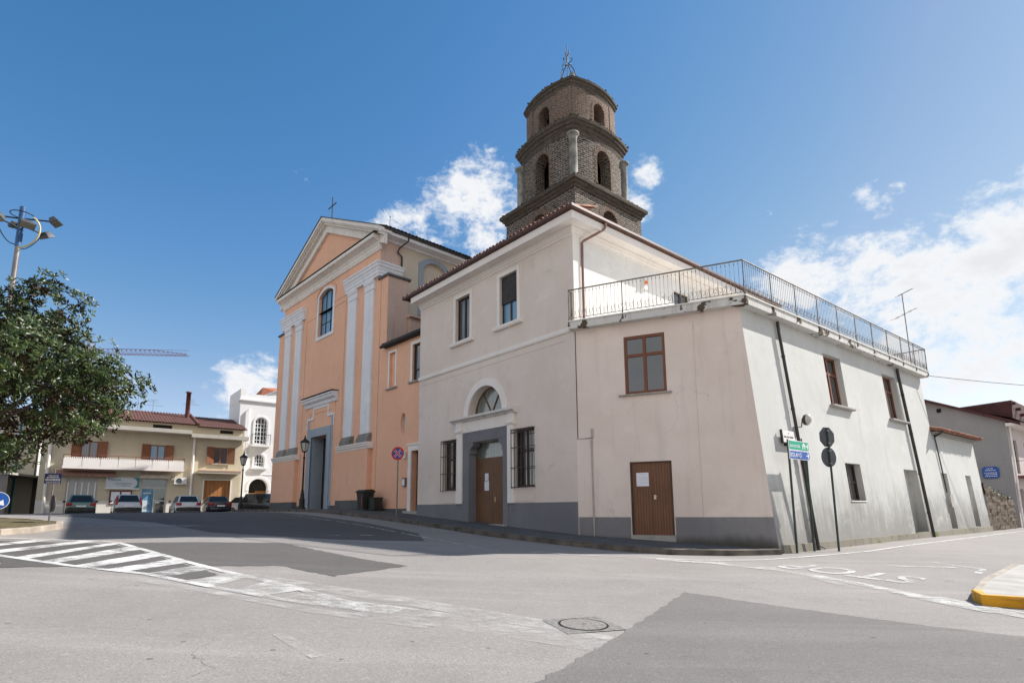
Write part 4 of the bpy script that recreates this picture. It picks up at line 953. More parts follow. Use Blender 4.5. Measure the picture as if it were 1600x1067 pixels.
for su, s2 in ((-1, -1), (1, -1), (-1, 1), (1, 1)):
    c = Cx + U3 * su * (H2 + .02) + V3 * s2 * (H2 + .02); mb = MB()
    mb.lathe(c, [(.30, 19.2), (.30, 19.32), (.235, 19.36), (.235, 20.8), (.225, 22.05), (.24, 22.08), (.24, 22.12), (.30, 22.22), (.36, 22.26), (.36, 22.36), (.2, 22.38)], 14); mb.build('corner_column', 'colst', tw)
cp2 = [(-.3, 22.35), (.02, 22.38), (.05, 22.52), (.02, 22.56), (.06, 22.72), (.12, 22.78), (.14, 22.92), (.24, 22.98), (.26, 23.10), (.34, 23.16), (.36, 23.32), (.3, 23.40), (-.5, 23.5)]
MB().sweep([(q.x, q.y) for q in bow(H2 - .02, B2)], cp2, side=1, closed=True).build('middle_cornice', 'corn', tw)
stage(H3, 23.3, 25.75, [(H3 - .46, H3 + .46, 23.45, 24.75, .7, .46)], 'brick', 'upper_stage', B3); rings(H3, H3, .46, 24.75, .46, th=.2, b=B3, down=1.1)
mb = MB()
for F in faces(H3, B3)[:2]:
    for x0, x1 in ((.02, .85), (3.0, 3.84)):
        for k in range(4): mb.box(F, x0 + (x1 - x0) * k / 4, x0 + (x1 - x0) * (k + 1) / 4, .0, .035, 23.4, 25.7)
build_each(mb, 'corner_strips', 'brick', tw)
cp3 = [(-.5, 25.55), (.05, 25.58), (.08, 25.72), (.06, 25.75), (.10, 25.9), (.16, 25.94), (.17, 26.06), (.25, 26.1), (.26, 26.24), (-.1, 26.36)]
MB().sweep([(q.x, q.y) for q in bow(H3 - .05, B3)], cp3, side=1, closed=True).build('upper_cornice', 'corn', tw)
mb = MB(); ring0 = bow(H3 + .08, B3); n = len(ring0); V = []
for f, z in ((1, 26.26), (.8, 26.55), (.5, 27.05), (.2, 27.8)): V += [Cx + (q - Cx) * f + Vector((0, 0, z)) for q in ring0]
mb.add(V, [(i * n + k, i * n + (k + 1) % n, (i + 1) * n + (k + 1) % n, (i + 1) * n + k) for i in range(3) for k in range(n)] + [tuple(3 * n + k for k in range(n))], True); mb.build('roof', 'corn', tw)
mb = MB()
for z, loop, cnt in ((19.24, sq(H1 + .24), 150), (23.42, bow(H2 + .26, B2), 130), (26.32, bow(H3 + .14, B3), 90)):
    L = len(loop)
    for k in range(cnt):
        t = random.random() * L; i = int(t); q = loop[i].lerp(loop[(i + 1) % L], t - i); q = q + Vector((random.uniform(-.06, .06), random.uniform(-.06, .06), 0)); s = random.uniform(.02, .075)
        mb.lathe(q + Vector((0, 0, z - .05)), [(s, 0), (s * 1.1, s * .5), (s * .6, s * 1.1), (.004, s * 1.3)], 5)
mb.build('moss', 'moss', tw)
mb = MB(); c = Cx + Vector((-.1, 0, 0)); ZF = 28.5
mb.tube([c + Vector((0, 0, ZF - .9)), c + Vector((0, 0, ZF + 2.35))], .022, 5); mb.lathe(c + Vector((0, 0, ZF + 1.05)), [(.03, 0), (.05, .25), (.03, .5), (.012, .8)], 6)
for k in range(4):
    d = Vector((math.cos(R(45 + 90 * k)), math.sin(R(45 + 90 * k)), 0)); z3 = lambda z: Vector((0, 0, ZF + z))
    mb.tube([c + d * .8 + z3(-1.3), c + d * .62 + z3(-.2), c + d * .5 + z3(.3), c + d * .3 + z3(.7), c + d * .06 + z3(.98)], .028, 5)
    mb.tube([c + d * .1 + z3(.98), c + d * .3 + z3(1.0), c + d * .42 + z3(1.12), c + d * .36 + z3(1.22), c + d * .28 + z3(1.15)], .022, 5)
    mb.tube([c + d * .02 + z3(1.62), c + d * .14 + z3(1.68), c + d * .17 + z3(1.82), c + d * .08 + z3(1.86)], .02, 5)
    mb.tube([c + d * .02 + z3(1.6), c + d * .12 + z3(1.5), c + d * .1 + z3(1.42)], .018, 5)
mb.build('finial', 'iron', tw)
mb = MB(); mb.lathe(Cx + Vector((.2, -.1, 27.6)), [(.34, 0), (.3, .5), (.2, .85), (.14, 1.05), (.16, 1.15), (.05, 1.22)], 8); mb.build('roof_knob', 'colst', tw)
mb = MB()
for x, y, z, dx in ((-1.75, -.9, 26.3, -.3), (1.2, -1.3, 26.3, .35), (-1.3, -1.5, 26.35, -.2)): mb.tube([Cx + Vector((x, y, z)), Cx + Vector((x + dx * .3, y, z + .25)), Cx + Vector((x + dx, y, z + .3))], .02, 4)
build_each(mb, 'roof_hooks', 'iron', tw)
mb = MB(); mb.plan([(q.x, q.y) for q in sq(1.2)], 15, 25.6); mb.build('core', 'dim', tw)
tw.location = TOWER_PLACE[0]; tw.scale = (TOWER_PLACE[1],) * 3

# ------------------------------------------------------------------ church
LPc = (-4.15, 28.05); FC = Fr(LPc, c_, 1)
ch = thing('church', 'peach rendered church with white paired pilasters, pediment and iron cross', 'church', (*FC.p(12.53, 0, 0).xy, 0))
XM = 12.53; XR, XL = 4.37, 20.69
mb = MB(); wz0, wz1 = 13.35, 16.25
ops = [(11.42, 13.64, wz0, wz1, .28, .36), (11.35, 13.71, .8, 6.40, .9)]
mb.wall(FC, XR, XL, .5, 15.1, [ops[1], (11.42, 13.64, wz0, 15.1, .28)])
mb.wall(FC, 5.35, 19.9, 15.1, 18.3, [(11.42, 13.64, 15.1, wz1, .28, .36)])
mb.build('front_wall', 'orange', ch, fix=False)
# recessed panel line of the centre bay
mb = MB()
for x in (9.55, 15.55): mb.tube([FC.p(x, .003, 2.2), FC.p(x, .003, 15.0)], .02, 5)
mb.tube([FC.p(5.15, .003, 2.2), FC.p(5.15, .003, 15.2)], .02, 5); mb.tube([FC.p(9.6, .003, 14.95), FC.p(11.2, .003, 14.95)], .018, 5); mb.tube([FC.p(9.6, .003, 15.35), FC.p(11.2, .003, 15.35)], .018, 5); mb.tube([FC.p(13.85, .003, 14.95), FC.p(15.5, .003, 14.95)], .018, 5)
build_each(mb, 'wall_joints', plaster('joint_shadow', (.50, .27, .18), (.52, .29, .2)), ch)
# side walls: lower wing, set-back upper wall, nave
FCR = Fr(FC.p(XR, 0, 0), d_, -1); FCU = Fr(FC.p(5.35, 0, 0), d_, -1); FCL = Fr(FC.p(XL, 0, 0), d_, 1); FCLU = Fr(FC.p(19.9, 0, 0), d_, 1)
mb = MB(); mb.wall(FCR, 0, 1.38, .5, 15.02); mb.wall(FCU, 0, 1.5, 14.5, 18.2); mb.wall(FCL, 0, 1.38, .5, 15.02); mb.wall(FCLU, 0, 1.5, 14.5, 18.2)
mb.add([FC.p(XR, 0, 15.02), FC.p(5.4, 0, 15.02), FC.p(5.4, -1.4, 15.02), FC.p(XR, -1.4, 15.02)], [(0, 1, 2, 3)]); mb.add([FC.p(XL, 0, 15.02), FC.p(19.8, 0, 15.02), FC.p(19.8, -1.4, 15.02), FC.p(XL, -1.4, 15.02)], [(0, 1, 2, 3)])
mb.add([FC.p(XR, -1.38, .5), FC.p(5.5, -1.38, .5), FC.p(5.5, -1.38, 15.02), FC.p(XR, -1.38, 15.02)], [(0, 1, 2, 3)])
build_each(mb, 'side_return', 'mauve', ch)
mb = MB(); mb.wall(FCU, 1.5, 7.4, .5, 18.2, [(3.05, 4.8, 14.0, 16.7, .18, .5)]); mb.wall(FCLU, 1.5, 7.4, .5, 18.2); mb.wall(FCU, 7.4, 26, .5, 11); mb.wall(FCLU, 7.4, 26, .5, 11); mb.add([FCU.p(3.0, -.18, 14), FCU.p(4.9, -.18, 14), FCU.p(4.9, -.18, 17.3), FCU.p(3.0, -.18, 17.3)], [(0, 1, 2, 3)])
mb.add([FC.p(5.35, -7.4, .5), FC.p(19.9, -7.4, .5), FC.p(19.9, -7.4, 18.2), FC.p(12.6, -7.4, 21.0), FC.p(5.35, -7.4, 18.2)], [(0, 1, 2, 3, 4)]); mb.add([FC.p(5.35, -26, .5), FC.p(19.9, -26, .5), FC.p(19.9, -26, 11), FC.p(12.6, -26, 13), FC.p(5.35, -26, 11)], [(0, 1, 2, 3, 4)]); mb.add([FC.p(5.2, -7.4, 10.95), FC.p(12.6, -7.4, 13.1), FC.p(20.1, -7.4, 10.95), FC.p(20.1, -26, 10.95), FC.p(12.6, -26, 13.1), FC.p(5.2, -26, 10.95)], [(0, 1, 4, 5), (1, 2, 3, 4)])
mb.build('nave_wall', 'cream', ch, fix=False)
mb = MB(); mb.box(FCU, 2.7, 3.05, .002, .06, 13.5, 17.0); mb.box(FCU, 4.8, 5.15, .002, .06, 13.5, 17.0)
a = arcpts(3.05, 4.8, 16.7, .5); b = arcpts(2.7, 5.15, 16.95, .55); mb.prism(FCU, a + b[::-1], .003, .062); build_each(mb, 'blind_window_surround', 'churchg', ch)
# cornice cap over the wing, grey coping
mb = MB(); mb.box(FC, XR - .12, 5.4, -1.5, .1, 15.03, 15.16); mb.box(FC, 19.8, XL + .12, -1.5, .1, 15.03, 15.16); build_each(mb, 'wing_coping', 'cplinth', ch)
# entablature strips over each pair of pilasters
EP = [(-.02, 15.25), (.22, 15.26), (.22, 15.42), (.26, 15.44), (.26, 15.62), (.30, 15.66), (.33, 15.78), (.40, 15.84), (.42, 15.98), (.48, 16.02), (.48, 16.12), (-.02, 16.2)]
mb = MB(); mb.sweep([tuple(q.xy) for q in (FC.p(9.45, -.01, 0), FC.p(9.45, 0.0, 0), FC.p(5.35, 0, 0), FCU.p(1.45, 0, 0))][1:], [(o * .8, z) for o, z in EP], side=-1)
mb.build('entablature', 'church', ch)
mb = MB(); mb.run(FC, [(o * .8, z) for o, z in EP], 15.75, 19.9); mb.build('entablature', 'church', ch)
for xc_ in (6.38, 8.5, 16.75, 18.72):
    mb = MB(); hw = .53
    mb.box(FC, xc_ - hw, xc_ + hw, .002, .13, 5.9, 14.6)
    pil = mb.build('pilaster', 'church', ch)
    mb = MB(); mb.run(FC, [(.002, 14.6), (.15, 14.62), (.15, 14.68), (.13, 14.7), (.13, 15.0), (.17, 15.02), (.21, 15.12), (.22, 15.24), (.002, 15.245)], xc_ - hw - .06, xc_ + hw + .06); mb.build('capital', 'church', pil)
    mb = MB(); mb.run(FC, [(.002, 5.42), (.30, 5.42), (.30, 5.60), (.27, 5.64), (.24, 5.74), (.20, 5.78), (.17, 5.88), (.15, 5.93), (.002, 5.94)], xc_ - hw - .13, xc_ + hw + .13); mb.build('base', 'pilbase', pil)
for x0, x1 in ((5.65, 9.25), (15.85, 19.75)):
    mb = MB(); mb.box(FC, x0, x1, .002, .27, .5, 5.1); pb = mb.build('pedestal', 'orange', ch)
    mb = MB(); mb.run(FC, [(.003, 5.02), (.29, 5.03), (.31, 5.12), (.37, 5.18), (.38, 5.26), (.43, 5.31), (.43, 5.38), (.003, 5.42)], x0 - .16, x1 + .16); mb.build('cap', 'trimw', pb)
    mb = MB(); mb.box(FC, x0 - .05, x1 + .05, .003, .33, .5, 2.12); mb.build('plinth', 'cplinth', pb)
mb = MB(); mb.box(FC, XR - .0, 11.0, .002, .05, .5, 1.85); mb.box(FC, 14.0, XL, .002, .05, .5, 1.85); build_each(mb, 'plinth', 'cplinth', ch)
mb = MB()
for k in range(11):
    x = 6.0 + 2.9 * random.random(); z = 2.75 + .5 * random.random(); w1 = random.uniform(.04, .16); mb.prism(FC, [(x, z), (x + w1, z + random.uniform(-.03, .03)), (x + w1 * .8, z + .06), (x + .02, z + .05)], .271, .274)
build_each(mb, 'scuff', plain('scuffed_render', (.72, .60, .52), .9), ch)
# pediment
PO = .64
mb = MB(); HP = [(.002, 16.95), (.10, 16.97), (.12, 17.05), (.16, 17.10), (.17, 17.26), (.22, 17.32), (.26, 17.42), (.44, 17.50), (.62, 17.54), (.64, 17.56), (.64, 17.74), (.60, 17.80), (.002, 17.83)]
mb.run(FC, HP, 5.2, 20.05); mb.build('pediment_cornice', 'pedi', ch)
AP = 21.72; SL = (AP - 18.05) / (XM - 4.62)
def rake(y0, y1, t0, t1):   # band between two heights measured down from the roof line
    mb = MB()
    for sg in (1, -1):
        P = []
        for y in (y0, y1):
            for x, dz in ((4.62 if sg > 0 else 2 * XM - 4.62, 0), (XM, 0)):
                for t in (t0, t1):
                    z = (AP if x == XM else 18.05) - t; P.append(FC.p(x, y, z))
        mb.add(P, [(0, 1, 3, 2), (4, 6, 7, 5), (0, 2, 6, 4), (1, 5, 7, 3), (0, 4, 5, 1), (2, 3, 7, 6)])
    return mb
rk = rake(-.3, PO, 0, .24).build('raking_cornice', 'pedi', ch)
rake(.002, PO - .22, .24, .46).build('raking_moulding', 'pedi', rk); rake(.002, .2, .46, .98).build('raking_moulding', 'pedi', rk); rake(.002, PO - .1, .24, .33).build('raking_moulding', 'pedi', rk)
rake(-.4, PO + .05, -.05, -.005).build('lead_capping', 'darktile', rk)
MB().prism(FC, [(5.6, 17.83), (XM, 21.0), (2 * XM - 5.6, 17.83)], -.25, .0).build('tympanum', 'orange', ch)
MB().box(FC, 5.0, 20.05, .0, .66, 17.835, 17.87).build('cornice_flashing', 'darktile', ch)
# roof behind the pediment, eaves along the side
mb = MB(); EO = .70
for sg in (1, -1):
    x0 = 5.35 - EO if sg > 0 else 19.9 + EO
    mb.add([FC.p(x0, -.3, 18.12), FC.p(XM, -.3, 21.62), FC.p(XM, -7.8, 21.62), FC.p(x0, -7.8, 18.12), FC.p(x0, -.3, 17.98), FC.p(XM, -.3, 21.4), FC.p(XM, -7.8, 21.4), FC.p(x0, -7.8, 17.98)], [(0, 1, 2, 3), (7, 6, 5, 4), (0, 4, 5, 1), (1, 5, 6, 2), (2, 6, 7, 3), (3, 7, 4, 0)])
mb.build('roof', 'darktile', ch)
mb = MB(); tiles_row(mb, FCU, -.2, 7.4, 18.14, .78, 1.0, .45, .10, .27); mb.build('roof_tiles', 'darktile', ch)
mb = MB(); mb.run(FCU, [(-.02, 17.62), (.1, 17.63), (.14, 17.72), (.6, 17.78), (.66, 17.78), (.66, 18.02), (-.02, 18.05)], -.05, 7.5); mb.build('eaves', 'church', ch)
mb = MB(); mb.run(FCU, [(.66, 17.98), (.78, 17.98), (.80, 18.10), (.66, 18.12)], -.2, 7.6); mb.tube([FCU.p(1.5, .72, 18.0), FCU.p(1.5, .66, 17.75), FCU.p(1.1, .3, 17.3), FCU.p(1.1, .12, 17.1), FCU.p(1.42, .1, 16.9), FCU.p(1.42, .1, 15.1)], .05, 8); mb.build('gutter', 'pipe', ch)
# cross
cb = FC.p(12.53, -.12, 21.5); mb = MB()
X3 = Vector((*c_, 0))
mb.tube([cb, cb + Vector((0, 0, 1.95))], .038, 6); mb.tube([cb + X3 * .55 + Vector((0, 0, 1.36)), cb - X3 * .55 + Vector((0, 0, 1.36))], .038, 6)
for q in (cb + Vector((0, 0, 1.95)), cb + X3 * .55 + Vector((0, 0, 1.36)), cb - X3 * .55 + Vector((0, 0, 1.36))): mb.lathe(q - Vector((0, 0, .06)), [(.01, 0), (.06, .06), (.01, .12)], 6)
mb.build('cross', 'iron', ch)
mb = MB(); q0 = FCU.p(.45, .2, 18.2); mb.tube([q0, q0 + Vector((0, 0, .95))], .012, 4); mb.lathe(q0 + Vector((0, 0, .92)), [(.01, 0), (.05, .05), (.01, .1)], 6)
mb.tube([q0 + Vector((0, 0, .9)), FCU.p(3.2, .2, 18.4)], .008, 4); mb.build('lightning_wire', 'iron', ch)
# window of the facade
w = window(ch, FC, 11.42, 13.64, wz0, wz1, -.24, plain('window_lead', (.02, .03, .045), .5), 'gblue', 3, (.33, .64), .07, .06, rise=.36, mull=.05)
mb = MB(); a = arcpts(11.42, 13.64, wz1, .36); b = arcpts(11.20, 13.86, wz1 + .06, .48); mb.prism(FC, [(11.42, wz0)] + a + [(13.64, wz0), (13.64, wz0 - .2), (13.86, wz0 - .2)][:1] + [(13.86, wz0)] + b[::-1] + [(11.20, wz0)], .002, .05)
mb.box(FC, 11.20, 13.86, .003, .06, wz0 - .22, wz0); mb.build('window_surround', 'church', ch)
mb = MB(); b2 = arcpts(11.08, 13.98, wz1 + .22, .6); mb.tube([FC.p(x, .03, z) for x, z in [(13.98, 15.3)] + b2[::-1] + [(11.08, 15.9)]], .045, 5); mb.build('hood_mould', 'orange', ch)
# portal
mb = MB(); mb.box(FC, 10.85, 11.35, .002, .09, .8, 6.95); mb.box(FC, 13.71, 14.21, .002, .09, .8, 6.95); mb.box(FC, 11.35, 13.71, .002, .09, 6.40, 6.95)
mb.box(FC, 10.60, 10.85, .002, .05, .8, 7.6); mb.box(FC, 14.21, 14.46, .002, .05, .8, 7.6); mb.box(FC, 11.28, 11.35, -.6, .12, .8, 6.46); mb.box(FC, 13.71, 13.78, -.6, .12, .8, 6.46)
mb.box(FC, 13.695, 13.712, -.85, -.02, .8, 6.40)
mb.build('portal_surround', 'churchg', ch)
mb = MB()
for sg in (-1, 1):
    X = lambda d: XM + sg * d
    for d0, d1, z0, z1 in ((1.93, 2.05, 6.95, 7.60), (1.18, 2.05, 7.60, 7.74), (1.06, 1.18, 7.60, 8.3), (0, 1.18, 8.3, 8.44)): mb.box(FC, min(X(d0), X(d1)), max(X(d0), X(d1)), .003, .06, z0, z1)
mb.build('stepped_moulding', 'church', ch)
mb = MB(); mb.box(FC, 10.45, 10.9, .002, .035, 2.1, 8.5); mb.box(FC, 14.16, 14.6, .002, .035, 2.1, 8.5); mb.box(FC, 10.9, 14.16, .002, .035, 8.0, 8.5); mb.build('portal_panel', 'orange', ch)
mb = MB(); mb.run(FC, [(.003, 8.45), (.10, 8.46), (.14, 8.56), (.16, 8.68), (.26, 8.72), (.34, 8.80), (.36, 8.92), (.44, 8.96), (.44, 9.04), (.003, 9.10)], 10.15, 14.9); mb.build('portal_cornice', 'church', ch)
MB().box(FC, 10.1, 14.95, .003, .47, 9.105, 9.14).build('cornice_flashing', 'darktile', ch)
mb = MB(); mb.box(FC, 12.55, 13.7, -.86, -.80, 1.55, 6.4); mb.box(FC, 12.6, 13.2, -.79, -.76, 1.7, 3.9); dl_ = mb.build('door_leaf', plain('dark_church_door', (.025, .017, .012), .6, var=.4), ch); 
MB().box(FC, 11.35, 12.5, -2.4, -2.36, 1.4, 6.5).build('dark_lobby', 'black', ch); MB().box(FC, 11.0, 14.0, -1.0, .35, .8, 1.62).build('threshold', 'conc', ch)

# ------------------------------------------------------------------ peach link between church and parish house
lk = thing('link_house', 'low peach link building squeezed between the church and the white parish house', 'house', (*FC.p(3, 0, 0).xy, 0))
mb = MB(); ops = [(3.34, 3.95, 8.24, 10.24, .14), (.4, 1.62, 8.24, 10.24, .16), (2.12, 2.62, 5.55, 6.65, .25), (.35, 1.5, .9, 4.55, .4)]
mb.wall(FC, -1.5, XR, .5, 10.75, ops); mb.add([FC.p(3.3, -.14, 8.2), FC.p(4.0, -.14, 8.2), FC.p(4.0, -.14, 10.3), FC.p(3.3, -.14, 10.3)], [(0, 1, 2, 3)])
mb.build('wall', 'orange', lk, fix=False)
surround(lk, FC, 3.34, 3.95, 8.24, 10.24, .13, .03); sill(lk, FC, 3.1, 4.2, 8.24, .12, .1, 'conc', -.14)
surround(lk, FC, .4, 1.62, 8.24, 10.24, .18, .03); sill(lk, FC, .1, 1.9, 8.24, .12, .1, 'conc', -.16)
window(lk, FC, .4, 1.62, 8.24, 10.24, -.16, 'dframe', 'gcurt', 2, (.3,), .08)
mb = MB(); 
def ell(cx, cz, rx, rz, n=20): return [(cx + rx * math.cos(2 * math.pi * k / n), cz + rz * math.sin(2 * math.pi * k / n)) for k in range(n)]
e0 = ell(2.37, 6.1, .26, .56); e1 = ell(2.37, 6.1, .36, .68); n = 20
P = [FC.p(x, .004, z) for x, z in e1] + [FC.p(x, .02, z) for x, z in e0] + [FC.p(x, -.2, z) for x, z in e0]
sq4 = [FC.p(x, .003, z) for x, z in ((2.1, 5.5), (2.65, 5.5), (2.65, 6.7), (2.1, 6.7))]
mb.add(P, [(k, (k + 1) % n, n + (k + 1) % n, n + k) for k in range(n)] + [(n + k, n + (k + 1) % n, 2 * n + (k + 1) % n, 2 * n + k) for k in range(n)])
ov = mb.build('oval_window', 'orange', lk); MB().prism(FC, ell(2.37, 6.1, .27, .57), -.22, -.19).build('pane', 'pale', ov)
mb = MB(); mb.box(FC, 1.5, 1.78, .002, .07, .9, 4.85); mb.box(FC, .2, 1.5, .002, .07, 4.55, 4.85); mb.box(FC, .2, 1.85, .002, .12, 4.85, 4.93); mb.build('door_surround', 'trimw', lk)
mb = MB(); mb.box(FC, .35, 1.5, -.36, -.30, 1.5, 4.55); mb.build('door', wood('red_brown_door', (.10, .035, .022), (.14, .05, .03), .3), lk)
MB().box(FC, .2, 1.9, -.3, .25, .8, 1.5).build('doorstep', 'conc', lk)
mb = MB(); mb.box(FC, 1.8, XR, .002, .05, .5, 1.62); build_each(mb, 'plinth', 'cplinth', lk)
mb = MB(); mb.run(FC, [(-.05, 10.62), (.22, 10.62), (.30, 10.68), (.30, 10.84), (.2, 10.9), (-3.2, 12.2), (-3.2, 12.0)], -1.5, XR + .05); mb.build('roof', 'darktile', lk)
mb = MB(); mb.tube([FC.p(XR + .1, .3, 10.66), FC.p(-.5, .3, 10.72)], .09, 8); mb.build('gutter', 'iron', lk)
mb = MB(); mb.box(FC, 1.95, 2.25, .002, .10, 2.75, 3.2); ic = mb.build('intercom', 'steel', lk); MB().box(FC, 2.0, 2.2, .10, .115, 2.8, 3.12).build('button_panel', 'swhite', ic)
mb = MB(); mb.box(FC, 1.98, 2.2, .03, .16, 4.2, 4.55); mb.build('lamp', 'plastic', lk)
# low walls behind the link roof
mb = MB(); F5 = Fr(FC.p(4.2, -1.4, 0), d_, -1); mb.box(F5, 0, 1.1, -1.0, 0, 10.5, 12.75); mb.box(F5, -.1, 1.6, -1.0, .25, 12.75, 12.88); build_each(mb, 'parapet_wall', 'mauve', lk)
mb = MB(); mb.tube([F5.p(1.3, .2, 12.9), F5.p(1.3, .2, 11.4)], .12, 8); mb.build('rain_hopper', 'iron', lk)

# ------------------------------------------------------------------ things standing on the pavement
def street_lantern(x, y, label, H=4.2):
    z = gzf(x, y) + .14; t = thing('street_lantern', label, 'street lamp', (x, y, z), 'cast iron lanterns by the church'); c = Vector((x, y, z))
    MB().lathe(c, [(.22, 0), (.22, .08), (.17, .12), (.155, .5), (.17, .55), (.12, .62), (.10, .9), (.075, 1.0), (.085, 1.06), (.06, 1.12)], 12).build('base', 'iron', t)
    MB().lathe(c, [(.055, 1.1), (.045, 2.9), (.07, 2.95), (.07, 3.0), (.04, 3.05), (.035, 3.3)], 10).build('pole', 'iron', t)
    mb = MB(); mb.lathe(c + Vector((0, 0, 3.28)), [(.04, 0), (.15, .05), (.15, .08)], 6, False)
    for k in range(6):
        a = R(60 * k); p0 = c + Vector((.14 * math.cos(a), .14 * math.sin(a), 3.36)); p1 = c + Vector((.26 * math.cos(a), .26 * math.sin(a), 3.86)); mb.tube([p0, p1, p1 + Vector((0, 0, .03))], .014, 4, False)
    mb.lathe(c + Vector((0, 0, 3.86)), [(.29, 0), (.30, .03), (.2, .14), (.09, .2), (.08, .26), (.05, .3), (.03, .36), (.05, .39), (.01, .44)], 6, False); ln_ = mb.build('lantern', 'iron', t)
    MB().lathe(c + Vector((0, 0, 3.365)), [(.13, 0), (.25, .49)], 6, False).build('glass', 'lampglass', ln_)
    return t
street_lantern(-12.24, 33.23, 'black cast iron street lantern beside the church portal, the nearer one')
street_lantern(-19.25, 40.5, 'black cast iron street lantern beyond the church corner, in front of the arched white house')
def pole(mb, x, y, z0, z1, r=.03): mb.tube([(x, y, z0), (x, y, z1)], r, 8)
# no stopping sign
def ringdisc(mb, F, r0, r1, y0, y1, zc, n=28):
    P = [F.p(r * math.cos(2 * math.pi * k / n), y, zc + r * math.sin(2 * math.pi * k / n)) for y in (y0, y1) for r in (r0, r1) for k in range(n)]
    fs = [(2 * n + k, 2 * n + (k + 1) % n, 3 * n + (k + 1) % n, 3 * n + k) for k in range(n)] + [(k, (k + 1) % n, n + (k + 1) % n, n + k) for k in range(n)] + [(n + k, n + (k + 1) % n, 3 * n + (k + 1) % n, 3 * n + k) for k in range(n)]
    mb.add(P, fs)
def discp(mb, F, r, y0, y1, zc, n=28, x=0): mb.prism(F, [(x + r * math.cos(2 * math.pi * k / n + math.pi / n), zc + r * math.sin(2 * math.pi * k / n + math.pi / n)) for k in range(n)], y0, y1)
nx_, ny_ = -5.34, 26.4; nz = gzf(nx_, ny_) + .14
t = thing('no_stopping_sign', 'round red and blue no stopping sign on a grey pole at the kerb', 'road sign', (nx_, ny_, nz)); F = Fr((nx_, ny_), (-.98, .2), 1)
mb = MB(); pole(mb, nx_, ny_, nz - .1, 4.45, .032); mb.build('pole', 'steel', t)
mb = MB(); discp(mb, F, .31, .036, .05, 4.16); fb = mb.build('disc', 'sgrey', t)
mb = MB(); discp(mb, F, .305, .0502, .053, 4.16); mb.build('blue_field', 'sblue', fb)
mb = MB(); ringdisc(mb, F, .235, .308, .0532, .057, 4.16); mb.build('red_ring', 'sred', fb)
def bar(mb, F, x0, z0, x1, z1, w, y0, y1):
    dx, dz = x1 - x0, z1 - z0; L = math.hypot(dx, dz); px, pz = -dz / L * w / 2, dx / L * w / 2
    mb.prism(F, [(x0 + px, z0 + pz), (x1 + px, z1 + pz), (x1 - px, z1 - pz), (x0 - px, z0 - pz)], y0, y1)
q = .175
mb = MB(); bar(mb, F, -q, 4.16 - q, q, 4.16 + q, .085, .0532, .055); bar(mb, F, -q, 4.16 + q, q, 4.16 - q, .085, .0533, .0552); mb.build('white_edging', 'swhite', fb)
mb = MB(); bar(mb, F, -q, 4.16 - q, q, 4.16 + q, .055, .0554, .0575); bar(mb, F, -q, 4.16 + q, q, 4.16 - q, .055, .0555, .0577); mb.build('red_cross', 'sred', fb)
# bin
bx, by = FC.p(4.85, .75, 0).xy; bz = gzf(bx, by) + .14
t = thing('litter_bin', 'dark hooded litter bin against the right church pedestal', 'bin', (bx, by, bz)); Fb = Fr((bx, by), c_, 1)
mb = MB(); mb.add([Fb.p(x * s, y * s, bz + z) for z, s in ((.06, .82), (.95, 1.0)) for x, y in ((-.42, -.3), (.42, -.3), (.42, .3), (-.42, .3))], [(0, 3, 2, 1), (4, 5, 6, 7), (0, 1, 5, 4), (1, 2, 6, 5), (2, 3, 7, 6), (3, 0, 4, 7)]); mb.build('bin_body', 'bin', t)
mb = MB(); mb.run(Fb, [(-.34, bz + .95), (.34, bz + .95), (.36, bz + 1.0), (.2, bz + 1.1), (-.2, bz + 1.12), (-.36, bz + 1.02)], -.46, .46); mb.build('lid', 'bin', t)
mb = MB(); mb.box(Fb, -.30, -.18, .30, .34, bz + .1, bz + .9); mb.build('red_stripe', 'rust', t)
bx, by = FC.p(4.1, .55, 0).xy; t = thing('crate', 'small dark box beside the litter bin at the church wall', 'box', (bx, by, bz)); Fb = Fr((bx, by), c_, 1)
mb = MB(); mb.box(Fb, -.3, .3, -.25, .25, bz, bz + .62); mb.box(Fb, -.33, .33, -.28, .28, bz + .62, bz + .68); mb.build('box_body', 'bin', t)
